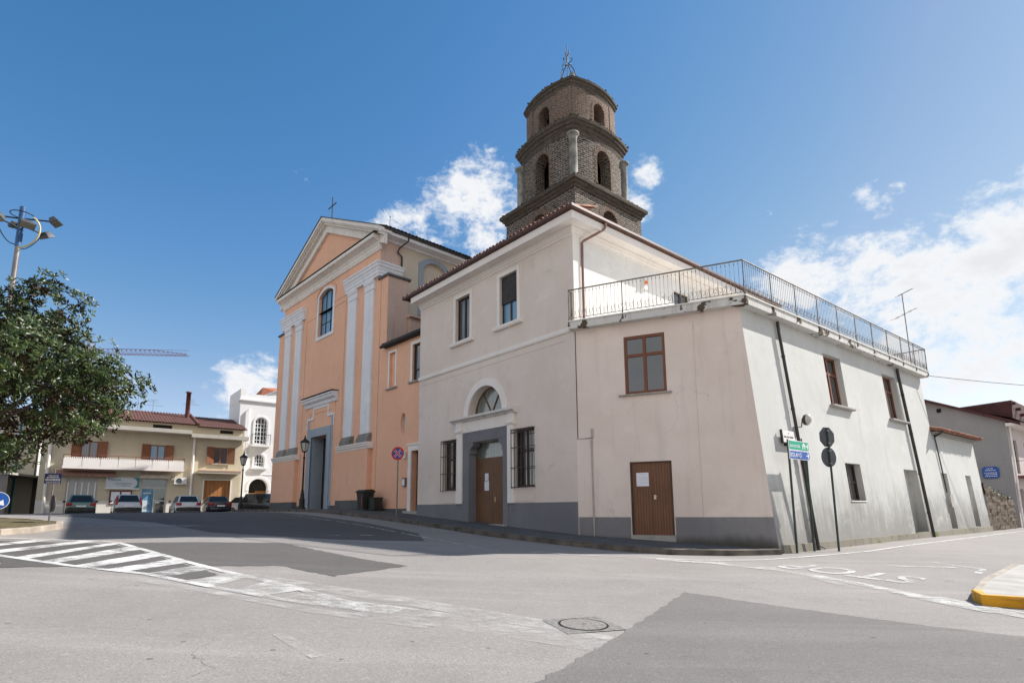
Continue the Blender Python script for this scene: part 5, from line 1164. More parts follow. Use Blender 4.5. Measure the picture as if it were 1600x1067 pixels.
# direction sign with two plates
dx_, dy_ = 8.44, 17.24; dz0 = gzf(dx_, dy_); FD = Fr((dx_, dy_), w_, -1)
t = thing('direction_sign', 'green autostrada and blue BOLANO direction plates on a dark pole', 'direction sign', (dx_, dy_, dz0))
mb = MB(); pole(mb, dx_, dy_, dz0 - .1, 3.62, .036); mb.build('pole', 'polepaint', t)
mb = MB(); pole(mb, *FD.p(1.12, .0, 0).xy, dz0 - .1, 3.5, .036); mb.build('pole', 'polepaint', t)
for z0, z1, mm, s in ((3.30, 3.60, 'sgreen', 'autostrada'), (3.02, 3.29, 'sblue', 'BOLANO')):
    mb = MB(); P = [(-.08, z0), (1.20, z0), (1.27, (z0 + z1) / 2), (1.20, z1), (-.08, z1)]; mb.prism(FD, P, .045, .06); pl = mb.build('plate', 'swhite', t)
    cx_, cz_ = .58, (z0 + z1) / 2; mb = MB(); mb.prism(FD, [(cx_ + (x - cx_) * .972, cz_ + (z - cz_) * .88) for x, z in P], .0602, .063); mb.build('plate_field', mm, pl)
    mb = MB()
    if s == 'BOLANO': put_text(mb, FD, s, -.03, .0645, z0 + .07, .135, .72)
    else:
        put_text(mb, FD, s, -.03, .0645, z0 + .09, .11, .66)
        bar(mb, FD, .80, z0 + .06, .86, z1 - .06, .045, .0632, .0645); bar(mb, FD, .96, z0 + .06, .90, z1 - .06, .045, .0632, .0645); bar(mb, FD, .77, z0 + .17, .99, z0 + .17, .03, .0633, .0646)
    zc = cz_; bar(mb, FD, 1.0, zc, 1.17, zc, .035, .0634, .0647); bar(mb, FD, 1.10, zc + .085, 1.19, zc, .035, .0635, .0648); bar(mb, FD, 1.10, zc - .085, 1.19, zc, .035, .0636, .0649)
    mb.build('lettering', 'swhite', pl)
# stop and no-entry sign backs
sx_, sy_ = 10.04, 17.87; sz0 = gzf(sx_, sy_); FS = Fr((sx_, sy_), (-.93, -.36), -1)
t = thing('stop_sign', 'dark backs of an octagonal and a round sign on one pole', 'road sign', (sx_, sy_, sz0))
mb = MB(); pole(mb, sx_, sy_, sz0 - .1, 4.06, .034); mb.build('pole', 'polepaint', t)
mb = MB(); discp(mb, FS, .335, .036, .052, 3.76, 8); pl = mb.build('octagon_plate', 'sgrey', t)
mb = MB(); discp(mb, FS, .325, .0521, .055, 3.76, 8); mb.build('red_face', 'sred', pl); mb = MB(); put_text(mb, FS, 'STOP', -.23, .056, 3.68, .16, .46); mb.build('lettering', 'swhite', pl)
mb = MB(); discp(mb, FS, .315, .036, .052, 3.12); pl = mb.build('round_plate', 'sgrey', t); mb = MB(); discp(mb, FS, .305, .0521, .055, 3.12); mb.build('blue_face', 'sblue', pl)
mb = MB()
for zc in (3.12, 3.76):
    for dz in (-.2, .2): mb.box(FS, -.05, .05, -.04, .036, zc + dz - .02, zc + dz + .02)
mb.build('clamps', 'steel', t)
# marble street name plate
t = thing('street_name_plate', 'white marble street name plate on brackets at the annex corner', 'sign', FR_.p(1.07, .1, 3.6))
mb = MB(); mb.box(FR_, 1.05, 1.82, .10, .13, 3.60, 3.98); pl = mb.build('plate', 'marble', t)
mb = MB(); mb.box(FR_, 1.02, 1.05, .06, .135, 3.57, 4.0); mb.box(FR_, 1.05, 1.85, .06, .135, 3.57, 3.60); mb.box(FR_, 1.3, 1.38, 0, .1, 3.5, 3.57); mb.build('bracket_frame', 'pipe', pl)
mb = MB(); put_text(mb, FR_, 'VIA', 1.38, .132, 3.87, .05)
for i, (x, L) in enumerate(((1.12, .13), (1.28, .17), (1.48, .24))):
    for k in range(int(L / .03)): mb.box(FR_, x + k * .033, x + k * .033 + .02, .131, .133, 3.745, 3.80)
for k in range(7): mb.box(FR_, 1.36 + k * .028, 1.377 + k * .028, .131, .133, 3.655, 3.69)
mb.build('lettering', 'ink', pl)
# power line
t = thing('power_line', 'thin black overhead cable running right from the terrace corner', 'cable', (20.3, 27.2, 7.9))
mb = MB(); mb.tube([(20.3 + (46 - 20.3) * k / 10, 27.2 + (38 - 27.2) * k / 10, 7.9 + 1.9 * k / 10 - .5 * math.sin(math.pi * k / 10)) for k in range(11)], .014, 4); mb.build('wire', 'black', t)

# ------------------------------------------------------------------ beige two-storey house across the square
Hp = (-25.72, 46.0); FH = Fr(Hp, w_, -1)
bh = thing('corner_shop_house', 'beige two-storey house with brown shutters, long balcony, shop sign and garage door', 'house', (*FH.p(-3, 0, 0).xy, 0))
HL, HR = -9.75, 3.35
mb = MB(); wins = [(-7.55, -6.5, 5.5, 6.72, .14), (-3.25, -2.2, 5.5, 6.7, .14), (1.25, 2.28, 5.42, 6.76, .14)]
ops = wins + [(-3.62, -1.88, 1.2, 4.08, .25), (.7, 2.66, 1.2, 4.04, .25), (-8.15, -6.3, 1.2, 3.95, .12)]
mb.wall(FH, HL, HR, .5, 8.5, ops); mb.build('wall', 'houseb', bh, fix=False)
mb = MB(); FHL = Fr(FH.p(HL, 0, 0), (-FH.n.x, -FH.n.y), 1); mb.wall(FHL, 0, 8, .5, 8.5); FHR = Fr(FH.p(HR, 0, 0), (-FH.n.x, -FH.n.y), -1); mb.wall(FHR, 0, 8, .5, 8.5); mb.build('side_wall', 'houseb', bh, fix=False)
mb = MB(); mb.box(FH, HL, HR, -1.2, -1.17, .6, 8.4); build_each(mb, 'room_backing', 'black', bh)
mb = MB()
for x0, x1 in ((HL, -8.18), (-6.27, -3.65), (-1.85, .67), (2.69, HR)): mb.box(FH, x0, x1, .002, .03, .5, 2.35)
build_each(mb, 'painted_base', 'housew', bh)
for x0, x1, z0, z1, dp in wins:
    w = window(bh, FH, x0, x1, z0, z1, -.12, 'shutter', 'gblue' if x0 > -5 and x0 < 0 else 'gcurt', 2, (), .08, .06)
    for sg in (-1, 1):
        mb = MB(); e = x0 if sg < 0 else x1; Fs = Fr(FH.p(e, .03, 0), (FH.d * sg + FH.n * .22), -1 if sg > 0 else 1)
        mb.box(Fs, .0, .56, .0, .04, z0 - .02, z1 + .02); mb.build('shutter', 'shutter', w)
    MB().box(FH, x0 - .1, x1 + .1, .002, .14, z0 - .09, z0 - .01).build('sill', 'conc', w)
mb = MB(); mb.box(FH, -8.5, -.95, .003, 1.0, 4.62, 4.78); bl = mb.build('balcony', 'trimw', bh)
mb = MB(); mb.box(FH, -8.5, -.95, .96, 1.0, 4.782, 5.35); mb.box(FH, -1.0, -.95, .01, .96, 4.782, 5.35); mb.box(FH, -8.5, -8.45, .01, .96, 4.782, 5.35)
mb.build('parapet', 'trimw', bl)
mb = MB()
for k in range(8): x = -8.48 + k * 1.073; mb.tube([FH.p(x, .985, 4.8), FH.p(x, .985, 5.62)], .022, 5)
mb.tube([FH.p(-8.48, .985, 5.62), FH.p(-.97, .985, 5.62), FH.p(-.97, .02, 5.62)], .022, 5); mb.build('rail', 'rust', bl)
mb = MB()
for k in range(60): x = -8.4 + k * .125; mb.box(FH, x, x + .07, .97, .99, 5.352, 5.46)
mb.build('cresting', 'trimw', bl)
MB().box(FH, -8.52, -.93, .98, 1.02, 4.58, 4.62).build('edge_strip', 'rust', bl)
mb = MB(); mb.box(FH, HL - .3, -.6, .003, 1.05, 7.62, 7.92); mb.box(FH, -.58, HR + .35, .003, .75, 7.42, 7.72); build_each(mb, 'eave_slab', plaster('eave_concrete', (.46, .43, .38), (.5, .47, .42), (.25, .22, .2), .6), bh)
mb = MB(); mb.box(FH, -3.2, -1.9, .003, .02, 8.05, 8.3); mb.box(FH, 1.6, 2.6, .003, .02, 7.95, 8.2); build_each(mb, 'attic_slots', 'black', bh)
mb = MB()
for x0, x1, zr in ((HL - .2, -.15, 0), (-.1, HR + .3, -.12)):
    n = int((x1 - x0) / .22); V = []; ys = (.4, -4.2)
    for y in ys:
        for i in range(n * 4 + 1):
            x = x0 + (x1 - x0) * i / (n * 4); V.append(FH.p(x, y, 8.5 + zr + (.4 - y) * .31 + .035 * math.sin(i * math.pi / 2)))
    m = n * 4 + 1; mb.add(V, [(i, i + 1, m + i + 1, m + i) for i in range(m - 1)], True)
    mb.add([FH.p(x0, .4, 8.4 + zr), FH.p(x1, .4, 8.4 + zr), FH.p(x1, -4.2, 9.8 + zr), FH.p(x0, -4.2, 9.8 + zr), FH.p(x0, -8.4, 8.4), FH.p(x1, -8.4, 8.4)], [(0, 1, 2, 3), (2, 3, 4, 5)])
mb.build('roof', 'tileold', bh)
MB().tube([FH.p(-.13, .42, 8.5), FH.p(-.13, -4.2, 9.95)], .13, 8).build('roof_verge', 'tileold', bh)
mb = MB(); cc = FH.p(-.55, -2.6, 0); mb.lathe(cc, [(.17, 9.2), (.17, 11.55), (.24, 11.56), (.24, 11.62), (.2, 11.66)], 10); mb.build('chimney', 'rust', bh)
for i, (x, y, zt, k) in enumerate(((-4.1, -3.0, 11.6, 5), (-3.0, -3.3, 10.8, 3), (-.25, -3.5, 11.2, 4))):
    c = FH.p(x, y, 0); mb = MB(); mb.tube([c + Vector((0, 0, 9.2)), c + Vector((0, 0, zt))], .018, 4); e = FH.d
    for j in range(k): mb.tube([c + e * .35 + Vector((0, 0, zt - .12 * j)), c - e * .35 + Vector((0, 0, zt - .12 * j))], .01, 3)
    mb.tube([c - e * .6 + Vector((0, 0, zt - .5)), c + e * .7 + Vector((0, 0, zt - .45))], .012, 3)
    mb.build('roof_aerial', 'steel', bh)
# shopfront
mb = MB(); mb.box(FH, -3.62, -3.52, -.2, -.1, 1.4, 4.08); mb.box(FH, -1.98, -1.88, -.2, -.1, 1.4, 4.08); mb.box(FH, -3.52, -1.98, -.2, -.1, 3.3, 3.42); mb.box(FH, -3.52, -1.98, -.2, -.1, 3.98, 4.08); mb.box(FH, -2.74, -2.66, -.2, -.09, 1.4, 3.3); mb.box(FH, -2.66, -1.98, -.2, -.1, 2.32, 2.42); mb.box(FH, -3.62, -1.88, -.2, -.1, 1.3, 1.4)
sf = mb.build('shop_door', 'alu', bh); MB().box(FH, -3.52, -1.98, -.18, -.165, 1.4, 3.98).build('pane', 'glass', sf); 
mb = MB(); mb.box(FH, -3.50, -2.76, -.163, -.15, 1.5, 3.25); po_ = mb.build('poster', 'poster', sf); mb = MB(); mb.box(FH, -3.45, -3.1, -.149, -.145, 1.55, 2.4); mb.box(FH, -3.4, -2.9, -.148, -.144, 2.9, 3.0); mb.build('print', 'pale', po_)
mb = MB(); mb.box(FH, -2.6, -2.3, -.09, -.07, 2.2, 2.28); mb.build('handle', 'swhite', sf)
def scallop(name, x0, x1, z, mat, y=.55, n=9, parent=bh):
    mb = MB(); mb.add([FH.p(x0, .02, z + .25), FH.p(x1, .02, z + .25), FH.p(x1, y, z), FH.p(x0, y, z)], [(0, 1, 2, 3)]); P = []
    for i in range(n):
        a = x0 + (x1 - x0) * i / n; b = x0 + (x1 - x0) * (i + 1) / n
        for q in range(6): t = q / 5; P.append((a + (b - a) * t, z - .14 - .06 * math.sin(math.pi * t)))
    mb.prism(FH, [(x0, z)] + P + [(x1, z)], y - .01, y + .005); return mb.build(name, mat, parent)
scallop('awning', -3.8, -1.75, 4.25, plain('awning_cream', (.55, .48, .40), .9))
scallop('awning', -8.9, -5.3, 4.28, plain('awning_brown', (.30, .17, .13), .9, var=.4, scale=8), .5, 22)
# shutter gate of the closed shop
mb = MB(); mb.box(FH, -8.15, -6.3, -.12, -.07, 1.3, 3.95); gt = mb.build('shop_shutter', plaster('grey_shutter', (.42, .42, .42), (.5, .5, .49), (.25, .25, .25), .6), bh)
mb = MB()
for x in (-8.05, -7.6, -7.24, -6.85, -6.45): mb.box(FH, x - .04, x + .04, -.07, -.03, 1.4, 3.7)
mb.build('stiles', 'trimw', gt)
# notice case
mb = MB(); mb.box(FH, -5.55, -4.15, .003, .08, 2.05, 3.12); nc_ = mb.build('notice_case', 'rust', bh); mb = MB(); mb.box(FH, -5.45, -4.92, .081, .09, 2.15, 3.02); mb.box(FH, -4.8, -4.25, .081, .09, 2.15, 3.02); build_each(mb, 'papers', 'paper', nc_)
# shop sign
t = thing('shop_sign', 'white and teal shop sign board above the notice case', 'shop sign', FH.p(-4.8, .2, 3.6))
mb = MB(); mb.box(FH, -5.85, -3.76, .01, .24, 3.25, 4.1); sb = mb.build('board', 'pale', t)
mb = MB(); P = [(-3.78, 3.28), (-3.78, 4.08), (-4.3, 4.08)] + [(-4.3 + .42 * math.sin(a), 3.68 + .40 * math.cos(a)) for a in np.linspace(0.1, math.pi - .1, 9)] + [(-4.3, 3.28)]; mb.prism(FH, P, .241, .25); mb.build('teal_field', 'teal', sb)
mb = MB(); put_text(mb, FH, 'Pascal', -5.7, .25, 3.84, .17, .75); 
for k, (x, L) in enumerate(((-5.3, 1.1), (-5.2, .9), (-4.9, .6))): mb.box(FH, x, x + L, .242, .248, 3.66 - .1 * k, 3.685 - .1 * k)
mb.build('lettering', plain('grey_teal_ink', (.10, .16, .2), .6), sb)
MB().box(FH, -5.88, -3.76, .24, .27, 3.22, 3.3).build('white_edge', 'swhite', sb)
# air conditioner
t = thing('air_conditioner', 'white air conditioner unit bracketed on the beige house wall', 'air conditioner', FH.p(-1.05, .2, 3.7)); mb = MB(); mb.box(FH, -1.48, -.62, .08, .40, 3.66, 4.2); acb = mb.build('casing', 'plastic', t)
mb = MB(); mb.lathe(FH.p(-1.15, .40, 3.93), [(.20, 0), (.20, .02), (.17, .02), (.16, .005)], 16, axis=FH.n); mb.build('fan_guard', 'sgrey', acb)
mb = MB(); mb.box(FH, -1.4, -1.35, .0, .38, 3.6, 3.66); mb.box(FH, -.75, -.7, .0, .38, 3.6, 3.66); mb.build('bracket', 'steel', t)
# garage and its canopy, downpipes
mb = MB(); mb.box(FH, .7, 2.66, -.22, -.14, 1.3, 4.04); gd_ = mb.build('garage_door', 'garage', bh)
mb = MB(); mb.box(FH, .62, .7, .0, .06, 1.3, 4.1); mb.box(FH, 2.66, 2.74, .0, .06, 1.3, 4.1); mb.box(FH, .62, 2.74, .0, .06, 4.04, 4.12); mb.build('garage_frame', 'trimw', bh)
mb = MB(); mb.box(FH, .0, 3.2, .003, 1.0, 4.55, 4.72); mb.box(FH, -.02, 3.22, .98, 1.03, 4.70, 4.75); mb.build('canopy', plaster('canopy_concrete', (.48, .42, .33), (.52, .46, .37)), bh)
MB().box(FH, .0, 3.22, 1.0, 1.035, 4.752, 4.78).build('canopy_edge', 'sred', bh)
mb = MB(); mb.tube([FH.p(-.25, .12, 7.5), FH.p(-.25, .12, 1.4)], .09, 8); mb.tube([FH.p(-9.3, .15, 6.3), FH.p(-9.3, .15, 1.4)], .1, 8); build_each(mb, 'downpipe', 'trimw', bh)

# ------------------------------------------------------------------ tall white house with arched windows
Tp = (-23.75, 50.0); FT = Fr(Tp, w_, -1)
th_ = thing('arched_white_house', 'tall narrow white house with arched windows and a wooden arched gate', 'house', (*FT.p(2, 0, 0).xy, 0))
ops = [(.72, 1.82, 7.45, 9.35, .2, .55), (.84, 1.72, 5.42, 6.1, .2, .44), (.55, 2.15, 1.0, 3.55, .5, .8)]
mb = MB(); mb.wall(FT, -.6, 7.5, .5, 11.2, ops); mb.build('wall', 'tallw', th_, fix=False)
FTL = Fr(FT.p(-.6, 0, 0), (-FT.n.x, -FT.n.y), 1)
mb = MB(); mb.wall(FTL, 0, 4.2, .5, 11.2); mb.build('side_wall', 'tallw', th_, fix=False)
mb = MB(); mb.box(FT, -.6, 7.5, -.9, -.87, .6, 11); mb.build('room_backing', 'dim', th_)
mb = MB(); mb.run(FT, [(-.3, 11.2), (.06, 11.2), (.14, 11.3), (.14, 11.42), (-.3, 11.45)], -.72, 7.5); mb.box(FT, -.35, 7.5, -.25, -.02, 11.45, 11.95); mb.box(FT, -.62, -.15, -4.2, .0, 11.2, 12.35); mb.build('parapet', 'tallw', th_)
for x0, x1, z0, z1, rs, rows in ((.72, 1.82, 7.45, 9.35, .55, (.2, .4, .6, .8)), (.84, 1.72, 5.42, 6.1, .44, (.5,))):
    o = window(th_, FT, x0, x1, z0, z1, -.18, 'swhite', 'glass', 4, rows + ((1.0 - .03),), .09, .06, rise=rs, mull=.06)
    mb = MB(); a = arcpts(x0, x1, z1, rs); b = arcpts(x0 - .14, x1 + .14, z1, rs + .14); mb.prism(FT, [(x0, z0)] + a + [(x1, z0), (x1 + .14, z0)] + b[::-1] + [(x0 - .14, z0)], .002, .06); mb.build('surround', 'tallw', o)
mb = MB(); mb.box(FT, .45, 2.1, .003, .42, 7.2, 7.36); bt = mb.build('balcony', 'tallw', th_)
mb = MB()
for k in range(9): x = .5 + k * 1.55 / 8; mb.tube([FT.p(x, .38, 7.36), FT.p(x, .38, 8.3)], .012, 4)
for x in (.5, 2.05): mb.tube([FT.p(x, .02, 8.3), FT.p(x, .38, 8.3)], .015, 4); mb.tube([FT.p(x, .2, 7.36), FT.p(x, .2, 8.3)], .012, 4)
mb.tube([FT.p(.5, .38, 8.3), FT.p(2.05, .38, 8.3)], .018, 4); mb.build('railing', 'iron', bt)
mb = MB(); mb.box(FT, .6, 1.96, .003, .25, 5.2, 5.36); mb.build('sill', 'tallw', th_)
mb = MB(); a = arcpts(.55, 2.15, 3.55, .8); b = arcpts(.33, 2.37, 3.55, 1.02); mb.prism(FT, [(.55, 3.3)] + a + [(2.15, 3.3), (2.37, 3.3)] + b[::-1] + [(.33, 3.3)], .002, .07); mb.run(FT, [(.003, 4.7), (.04, 4.7), (.04, 4.76), (.003, 4.78)], -.4, 7.5); mb.build('arch_moulding', 'tallw', th_)
mb = MB(); mb.box(FT, .55, 1.25, -.45, -.38, 1.2, 3.1); mb.build('door', 'goldwood', th_); mb = MB(); mb.box(FT, 1.25, 2.15, -.75, -.7, 1.2, 3.3); mb.build('inner_door', 'garage', th_)
mb = MB(); mb.box(FT, -.12, .18, .003, .14, 1.5, 10.2); mb.prism(FT, [(-.12, 10.2), (.18, 10.2), (.18, 10.6)], .003, .14); mb.build('pier', 'tallw', th_)
mb = MB(); mb.prism(FT, [(2.0, 11.5), (2.0, 12.4), (3.2, 13.1), (5, 13.6), (8, 13.6), (8, 11.5)], -4, -3.6); mb.build('rear_wall', 'tallw', th_)
mb = MB(); mb.add([FT.p(1.9, -3.4, 12.4), FT.p(3.2, -3.4, 13.15), FT.p(8, -3.4, 13.7), FT.p(8, -8, 14.6), FT.p(3.2, -8, 14.3), FT.p(1.9, -8, 12.6)], [(0, 1, 4, 5), (1, 2, 3, 4)]); mb.build('rear_roof', plain('bright_red_tile', (.42, .14, .06), .85, var=.3, scale=3), th_)
mb = MB(); mb.box(FT, 2.1, 2.5, -3.6, -3.55, 11.75, 12.0); mb.build('rear_window', 'black', th_)

# ------------------------------------------------------------------ shaded courtyard wall and pale house at the far left
FQ = Fr((-40, 36.2), (6.2, 2.3), -1)
qw = thing('courtyard_wall', 'shaded grey outbuilding wall with arched doorway at the far left', 'wall', (-37, 37.3, 0))
mb = MB(); mb.wall(FQ, -6, 6.3, .5, 4.1, [(4.3, 5.7, .8, 3.1, .5, .7), (2.6, 3.2, 2.0, 3.3, .2)]); mb.box(FQ, -6, 6.3, -6, -5.8, .5, 4.1); mb.build('wall', plaster('grey_outbuilding', (.20, .185, .17), (.24, .22, .20), (.1, .09, .08), .6), qw, fix=False)
mb = MB(); mb.box(FQ, -6.1, 6.4, -6, .1, 4.1, 4.25); mb.build('flat_roof', 'conc', qw)
mb = MB(); a = arcpts(4.3, 5.7, 3.1, .7); b = arcpts(4.1, 5.9, 3.1, .9); mb.prism(FQ, [(4.3, .9)] + a + [(5.7, .9), (5.9, .9)] + b[::-1] + [(4.1, .9)], .002, .08); mb.build('arch_moulding', 'conc', qw)
mb = MB(); mb.box(FQ, 4.2, 5.8, -.6, -.5, .8, 3.9); mb.box(FQ, 2.5, 3.3, -.3, -.2, 1.9, 3.4); build_each(mb, 'dark_doorway', 'black', qw)
mb = MB(); mb.box(FQ, 2.5, 3.3, .002, .06, 3.3, 3.42); mb.box(FQ, 2.48, 2.6, .002, .06, 1.95, 3.3); mb.box(FQ, 3.2, 3.32, .002, .06, 1.95, 3.3); mb.build('window_surround', 'conc', qw)
mb = MB()
for k in range(14): x = -5.8 + k * .9; mb.tube([FQ.p(x, 0, 4.25), FQ.p(x, 0, 5.15)], .015, 4)
mb.tube([FQ.p(-6, 0, 5.15), FQ.p(6.2, 0, 5.15)], .02, 4); mb.build('roof_railing', 'iron', qw)
FP = Fr((-39.2, 41.2), w_, -1)
pl_ = thing('pale_house', 'pale cream house glimpsed under the tree at the far left', 'house', (-42, 42, 0))
mb = MB(); mb.wall(FP, -10, 3.4, .5, 9.0, [(.6, 1.6, 5.2, 7.2, .15), (-2.4, -1.4, 5.2, 7.2, .15)]); mb.add([FP.p(3.4, 0, .5), FP.p(3.4, -9, .5), FP.p(3.4, -9, 9), FP.p(3.4, 0, 9)], [(0, 1, 2, 3)]); mb.build('wall', plaster('pale_cream', (.68, .60, .48), (.72, .65, .53)), pl_, fix=False)
mb = MB(); mb.box(FP, -10.3, 3.7, -9, .5, 9.0, 9.25); mb.build('roof', 'tileold', pl_)
for x0 in (.6, -2.4): window(pl_, FP, x0, x0 + 1, 5.2, 7.2, -.14, 'shutter', 'gcurt', 2)
mb = MB(); mb.tube([FP.p(2.3, .1, 9), FP.p(2.3, .1, 1)], .07, 6); mb.build('downpipe', 'teal', pl_)
t = thing('potted_plants', 'green plants in a trough on the outbuilding roof under the tree', 'plants', FQ.p(5.2, -.4, 4.25)); mb = MB(); mb.box(FQ, 4.3, 6.0, -.6, -.2, 4.25, 4.55); mb.build('trough', 'conc', t)
mb = MB()
for k in range(220):
    c = FQ.p(random.uniform(4.3, 6.0), random.uniform(-.65, -.15), 4.55 + random.random() ** 1.5 * .75); s = .09; d = Vector((random.uniform(-1, 1), random.uniform(-1, 1), random.uniform(-.5, 1))).normalized() * s; e = d.orthogonal().normalized() * s * .5
    mb.add([c - d, c + e, c + d, c - e], [(0, 1, 2, 3)])
mb.build('leaves', 'green2', t, fix=False)

# ------------------------------------------------------------------ right-hand street: gable house, rubble wall, balconies
G0 = (32.09, 36.4); nw_in = (-.62, .7846); FG = Fr(G0, nw_in, 1); FGS = Fr(G0, w_, -1)
gh = thing('gable_house', 'grey gabled house with dark red roof beyond the rubble wall', 'house', (*G0, 0))
mb = MB(); mb.add([FG.p(0, 0, -.3), FG.p(9, 0, -.3), FG.p(9, 0, 7.0), FG.p(4.15, 0, 8.85), FG.p(0, 0, 6.95)], [(0, 1, 2, 3, 4)]); mb.build('gable_wall', 'greyg', gh, fix=False)
mb = MB(); mb.wall(FGS, 0, 9, -.3, 6.95, [(1.2, 2.1, 3.6, 5.8, .2), (4.2, 5.1, 3.6, 5.8, .2), (1.0, 2.2, .2, 2.6, .3), (4.2, 5.2, .2, 2.6, .3)]); mb.build('street_wall', plaster('pink_grey', (.55, .48, .45), (.6, .53, .5)), gh, fix=False)
mb = MB(); mb.box(FGS, .8, 5.4, -.5, -.45, 0, 6.2); build_each(mb, 'room_backing', 'black', gh)
mb = MB()
for p0, p1 in (((-.75, 6.78), (4.15, 9.0)), ((4.15, 9.0), (9.6, 6.9))):
    mb.add([FG.p(p0[0], .35, p0[1]), FG.p(p1[0], .35, p1[1]), FG.p(p1[0], -9.5, p1[1]), FG.p(p0[0], -9.5, p0[1]), FG.p(p0[0], .35, p0[1] - .2), FG.p(p1[0], .35, p1[1] - .2), FG.p(p1[0], -9.5, p1[1] - .2), FG.p(p0[0], -9.5, p0[1] - .2)], [(0, 1, 2, 3), (7, 6, 5, 4), (0, 4, 5, 1), (1, 5, 6, 2), (2, 6, 7, 3), (3, 7, 4, 0)])
mb.build('roof', 'maroon', gh)
mb = MB(); mb.add([FG.p(x, y, z) for y in (-1.6, -7) for x, z in ((-.1, 7.3), (2.7, 8.3), (2.7, 8.4), (-.15, 8.5))], [(0, 1, 2, 3), (7, 6, 5, 4), (0, 4, 5, 1), (1, 5, 6, 2), (2, 6, 7, 3), (3, 7, 4, 0)]); mb.build('dormer', 'maroon', gh)
mb = MB()
for k in range(4): mb.box(FG, -.35 - .03 * k, -.11, -1.9 - k * 1.2, -1.5 - k * 1.2, 8.2 - .28 * k, 8.36 - .28 * k)
build_each(mb, 'dormer_brackets', 'maroon', gh)
mb = MB(); mb.add([FGS.p(x, y, z) for x in (-.3, 9) for y, z in ((.003, 6.6), (.7, 6.62), (.72, 6.76), (.003, 6.8))], [(0, 1, 2, 3), (7, 6, 5, 4), (0, 4, 5, 1), (1, 5, 6, 2), (2, 6, 7, 3), (3, 7, 4, 0)]); mb.build('eave_soffit', 'trimw', gh)
mb = MB(); mb.tube([FGS.p(.25, .08, 6.6), FGS.p(.25, .08, 0.1)], .06, 6); build_each(mb, 'downpipe', 'plastic', gh)
mb = MB(); mb.box(FG, 3.25, 3.75, .002, .02, 7.95, 8.3); gw = mb.build('vent_window', 'greyg', gh); MB().box(FG, 3.35, 3.62, .02, .03, 7.98, 8.26).build('opening', 'black', gw)
for x0 in (1.2, 4.2): window(gh, FGS, x0, x0 + .9, 3.6, 5.8, -.18, 'dframe', 'gcurt', 2)
mb = MB(); mb.box(FGS, .8, 5.6, .003, .9, 3.3, 3.45); bb = mb.build('balcony', 'rust', gh); mb = MB()
for k in range(25): x = .85 + k * .195; mb.tube([FGS.p(x, .86, 3.45), FGS.p(x, .86, 4.4)], .012, 4)
mb.tube([FGS.p(.85, .02, 4.4), FGS.p(.85, .86, 4.4), FGS.p(5.55, .86, 4.4)], .02, 4); mb.build('railing', 'iron', bb)
mb = MB(); mb.tube([FG.p(1.8, .1, 4.85), FG.p(3.2, .1, 4.9)], .03, 4); mb.tube([FG.p(2.0, .0, 4.85), FG.p(2.0, .1, 4.85)], .02, 4); mb.build('iron_bar', 'iron', gh)
FN = Fr(FGS.p(9.2, -.4, 0), w_, -1)
nb = thing('neighbour_house', 'sliver of a balconied house beyond the grey gable at the right edge', 'house', (*FN.p(4, -2, 0).xy, 0))
mb = MB(); mb.wall(FN, 0, 14, -.3, 6.3, [(1.2, 2.2, 3.4, 5.5, .2)]); mb.add([FN.p(0, 0, -.3), FN.p(0, -8, -.3), FN.p(0, -8, 6.3), FN.p(0, 0, 6.3)], [(0, 1, 2, 3)]); mb.build('wall', 'tallw', nb, fix=False)
mb = MB(); mb.add([FN.p(x, y, z) for x in (-.4, 14) for y, z in ((.9, 6.25), (.9, 6.4), (-4, 7.8), (-4, 7.6))], [(0, 1, 2, 3), (7, 6, 5, 4), (0, 4, 5, 1), (1, 5, 6, 2), (2, 6, 7, 3), (3, 7, 4, 0)]); mb.build('roof', 'maroon', nb)
window(nb, FN, 1.2, 2.2, 3.4, 5.5, -.18, 'shutter', 'gcurt', 2); mb = MB(); mb.box(FN, .5, 5, .003, .9, 3.1, 3.25); mb.build('balcony', 'conc', nb)
# blue plate on the gable
t = thing('blue_wall_plate', 'small blue notice plate with white lines fixed to the grey gable wall', 'sign', FG.p(1.1, .1, 3.3)); z0, z1 = 3.30, 4.06
mb = MB(); mb.prism(FG, [(.80, z0), (1.42, z0), (1.55, z0 + .12), (1.55, z1 - .12), (1.42, z1), (.80, z1), (.67, z1 - .12), (.67, z0 + .12)], .06, .09); pl = mb.build('plate', 'sblue', t); mb = MB()
for x0, x1, z in ((.98, 1.3, 3.94), (.85, 1.4, 3.82), (.8, 1.45, 3.66), (.8, 1.4, 3.55), (.8, 1.45, 3.44)):
    x = x0
    while x < x1: L = random.uniform(.04, .1); mb.box(FG, x, min(x + L, x1), .09, .095, z - .022, z + .022); x += L + .03
mb.build('lettering', 'swhite', pl)
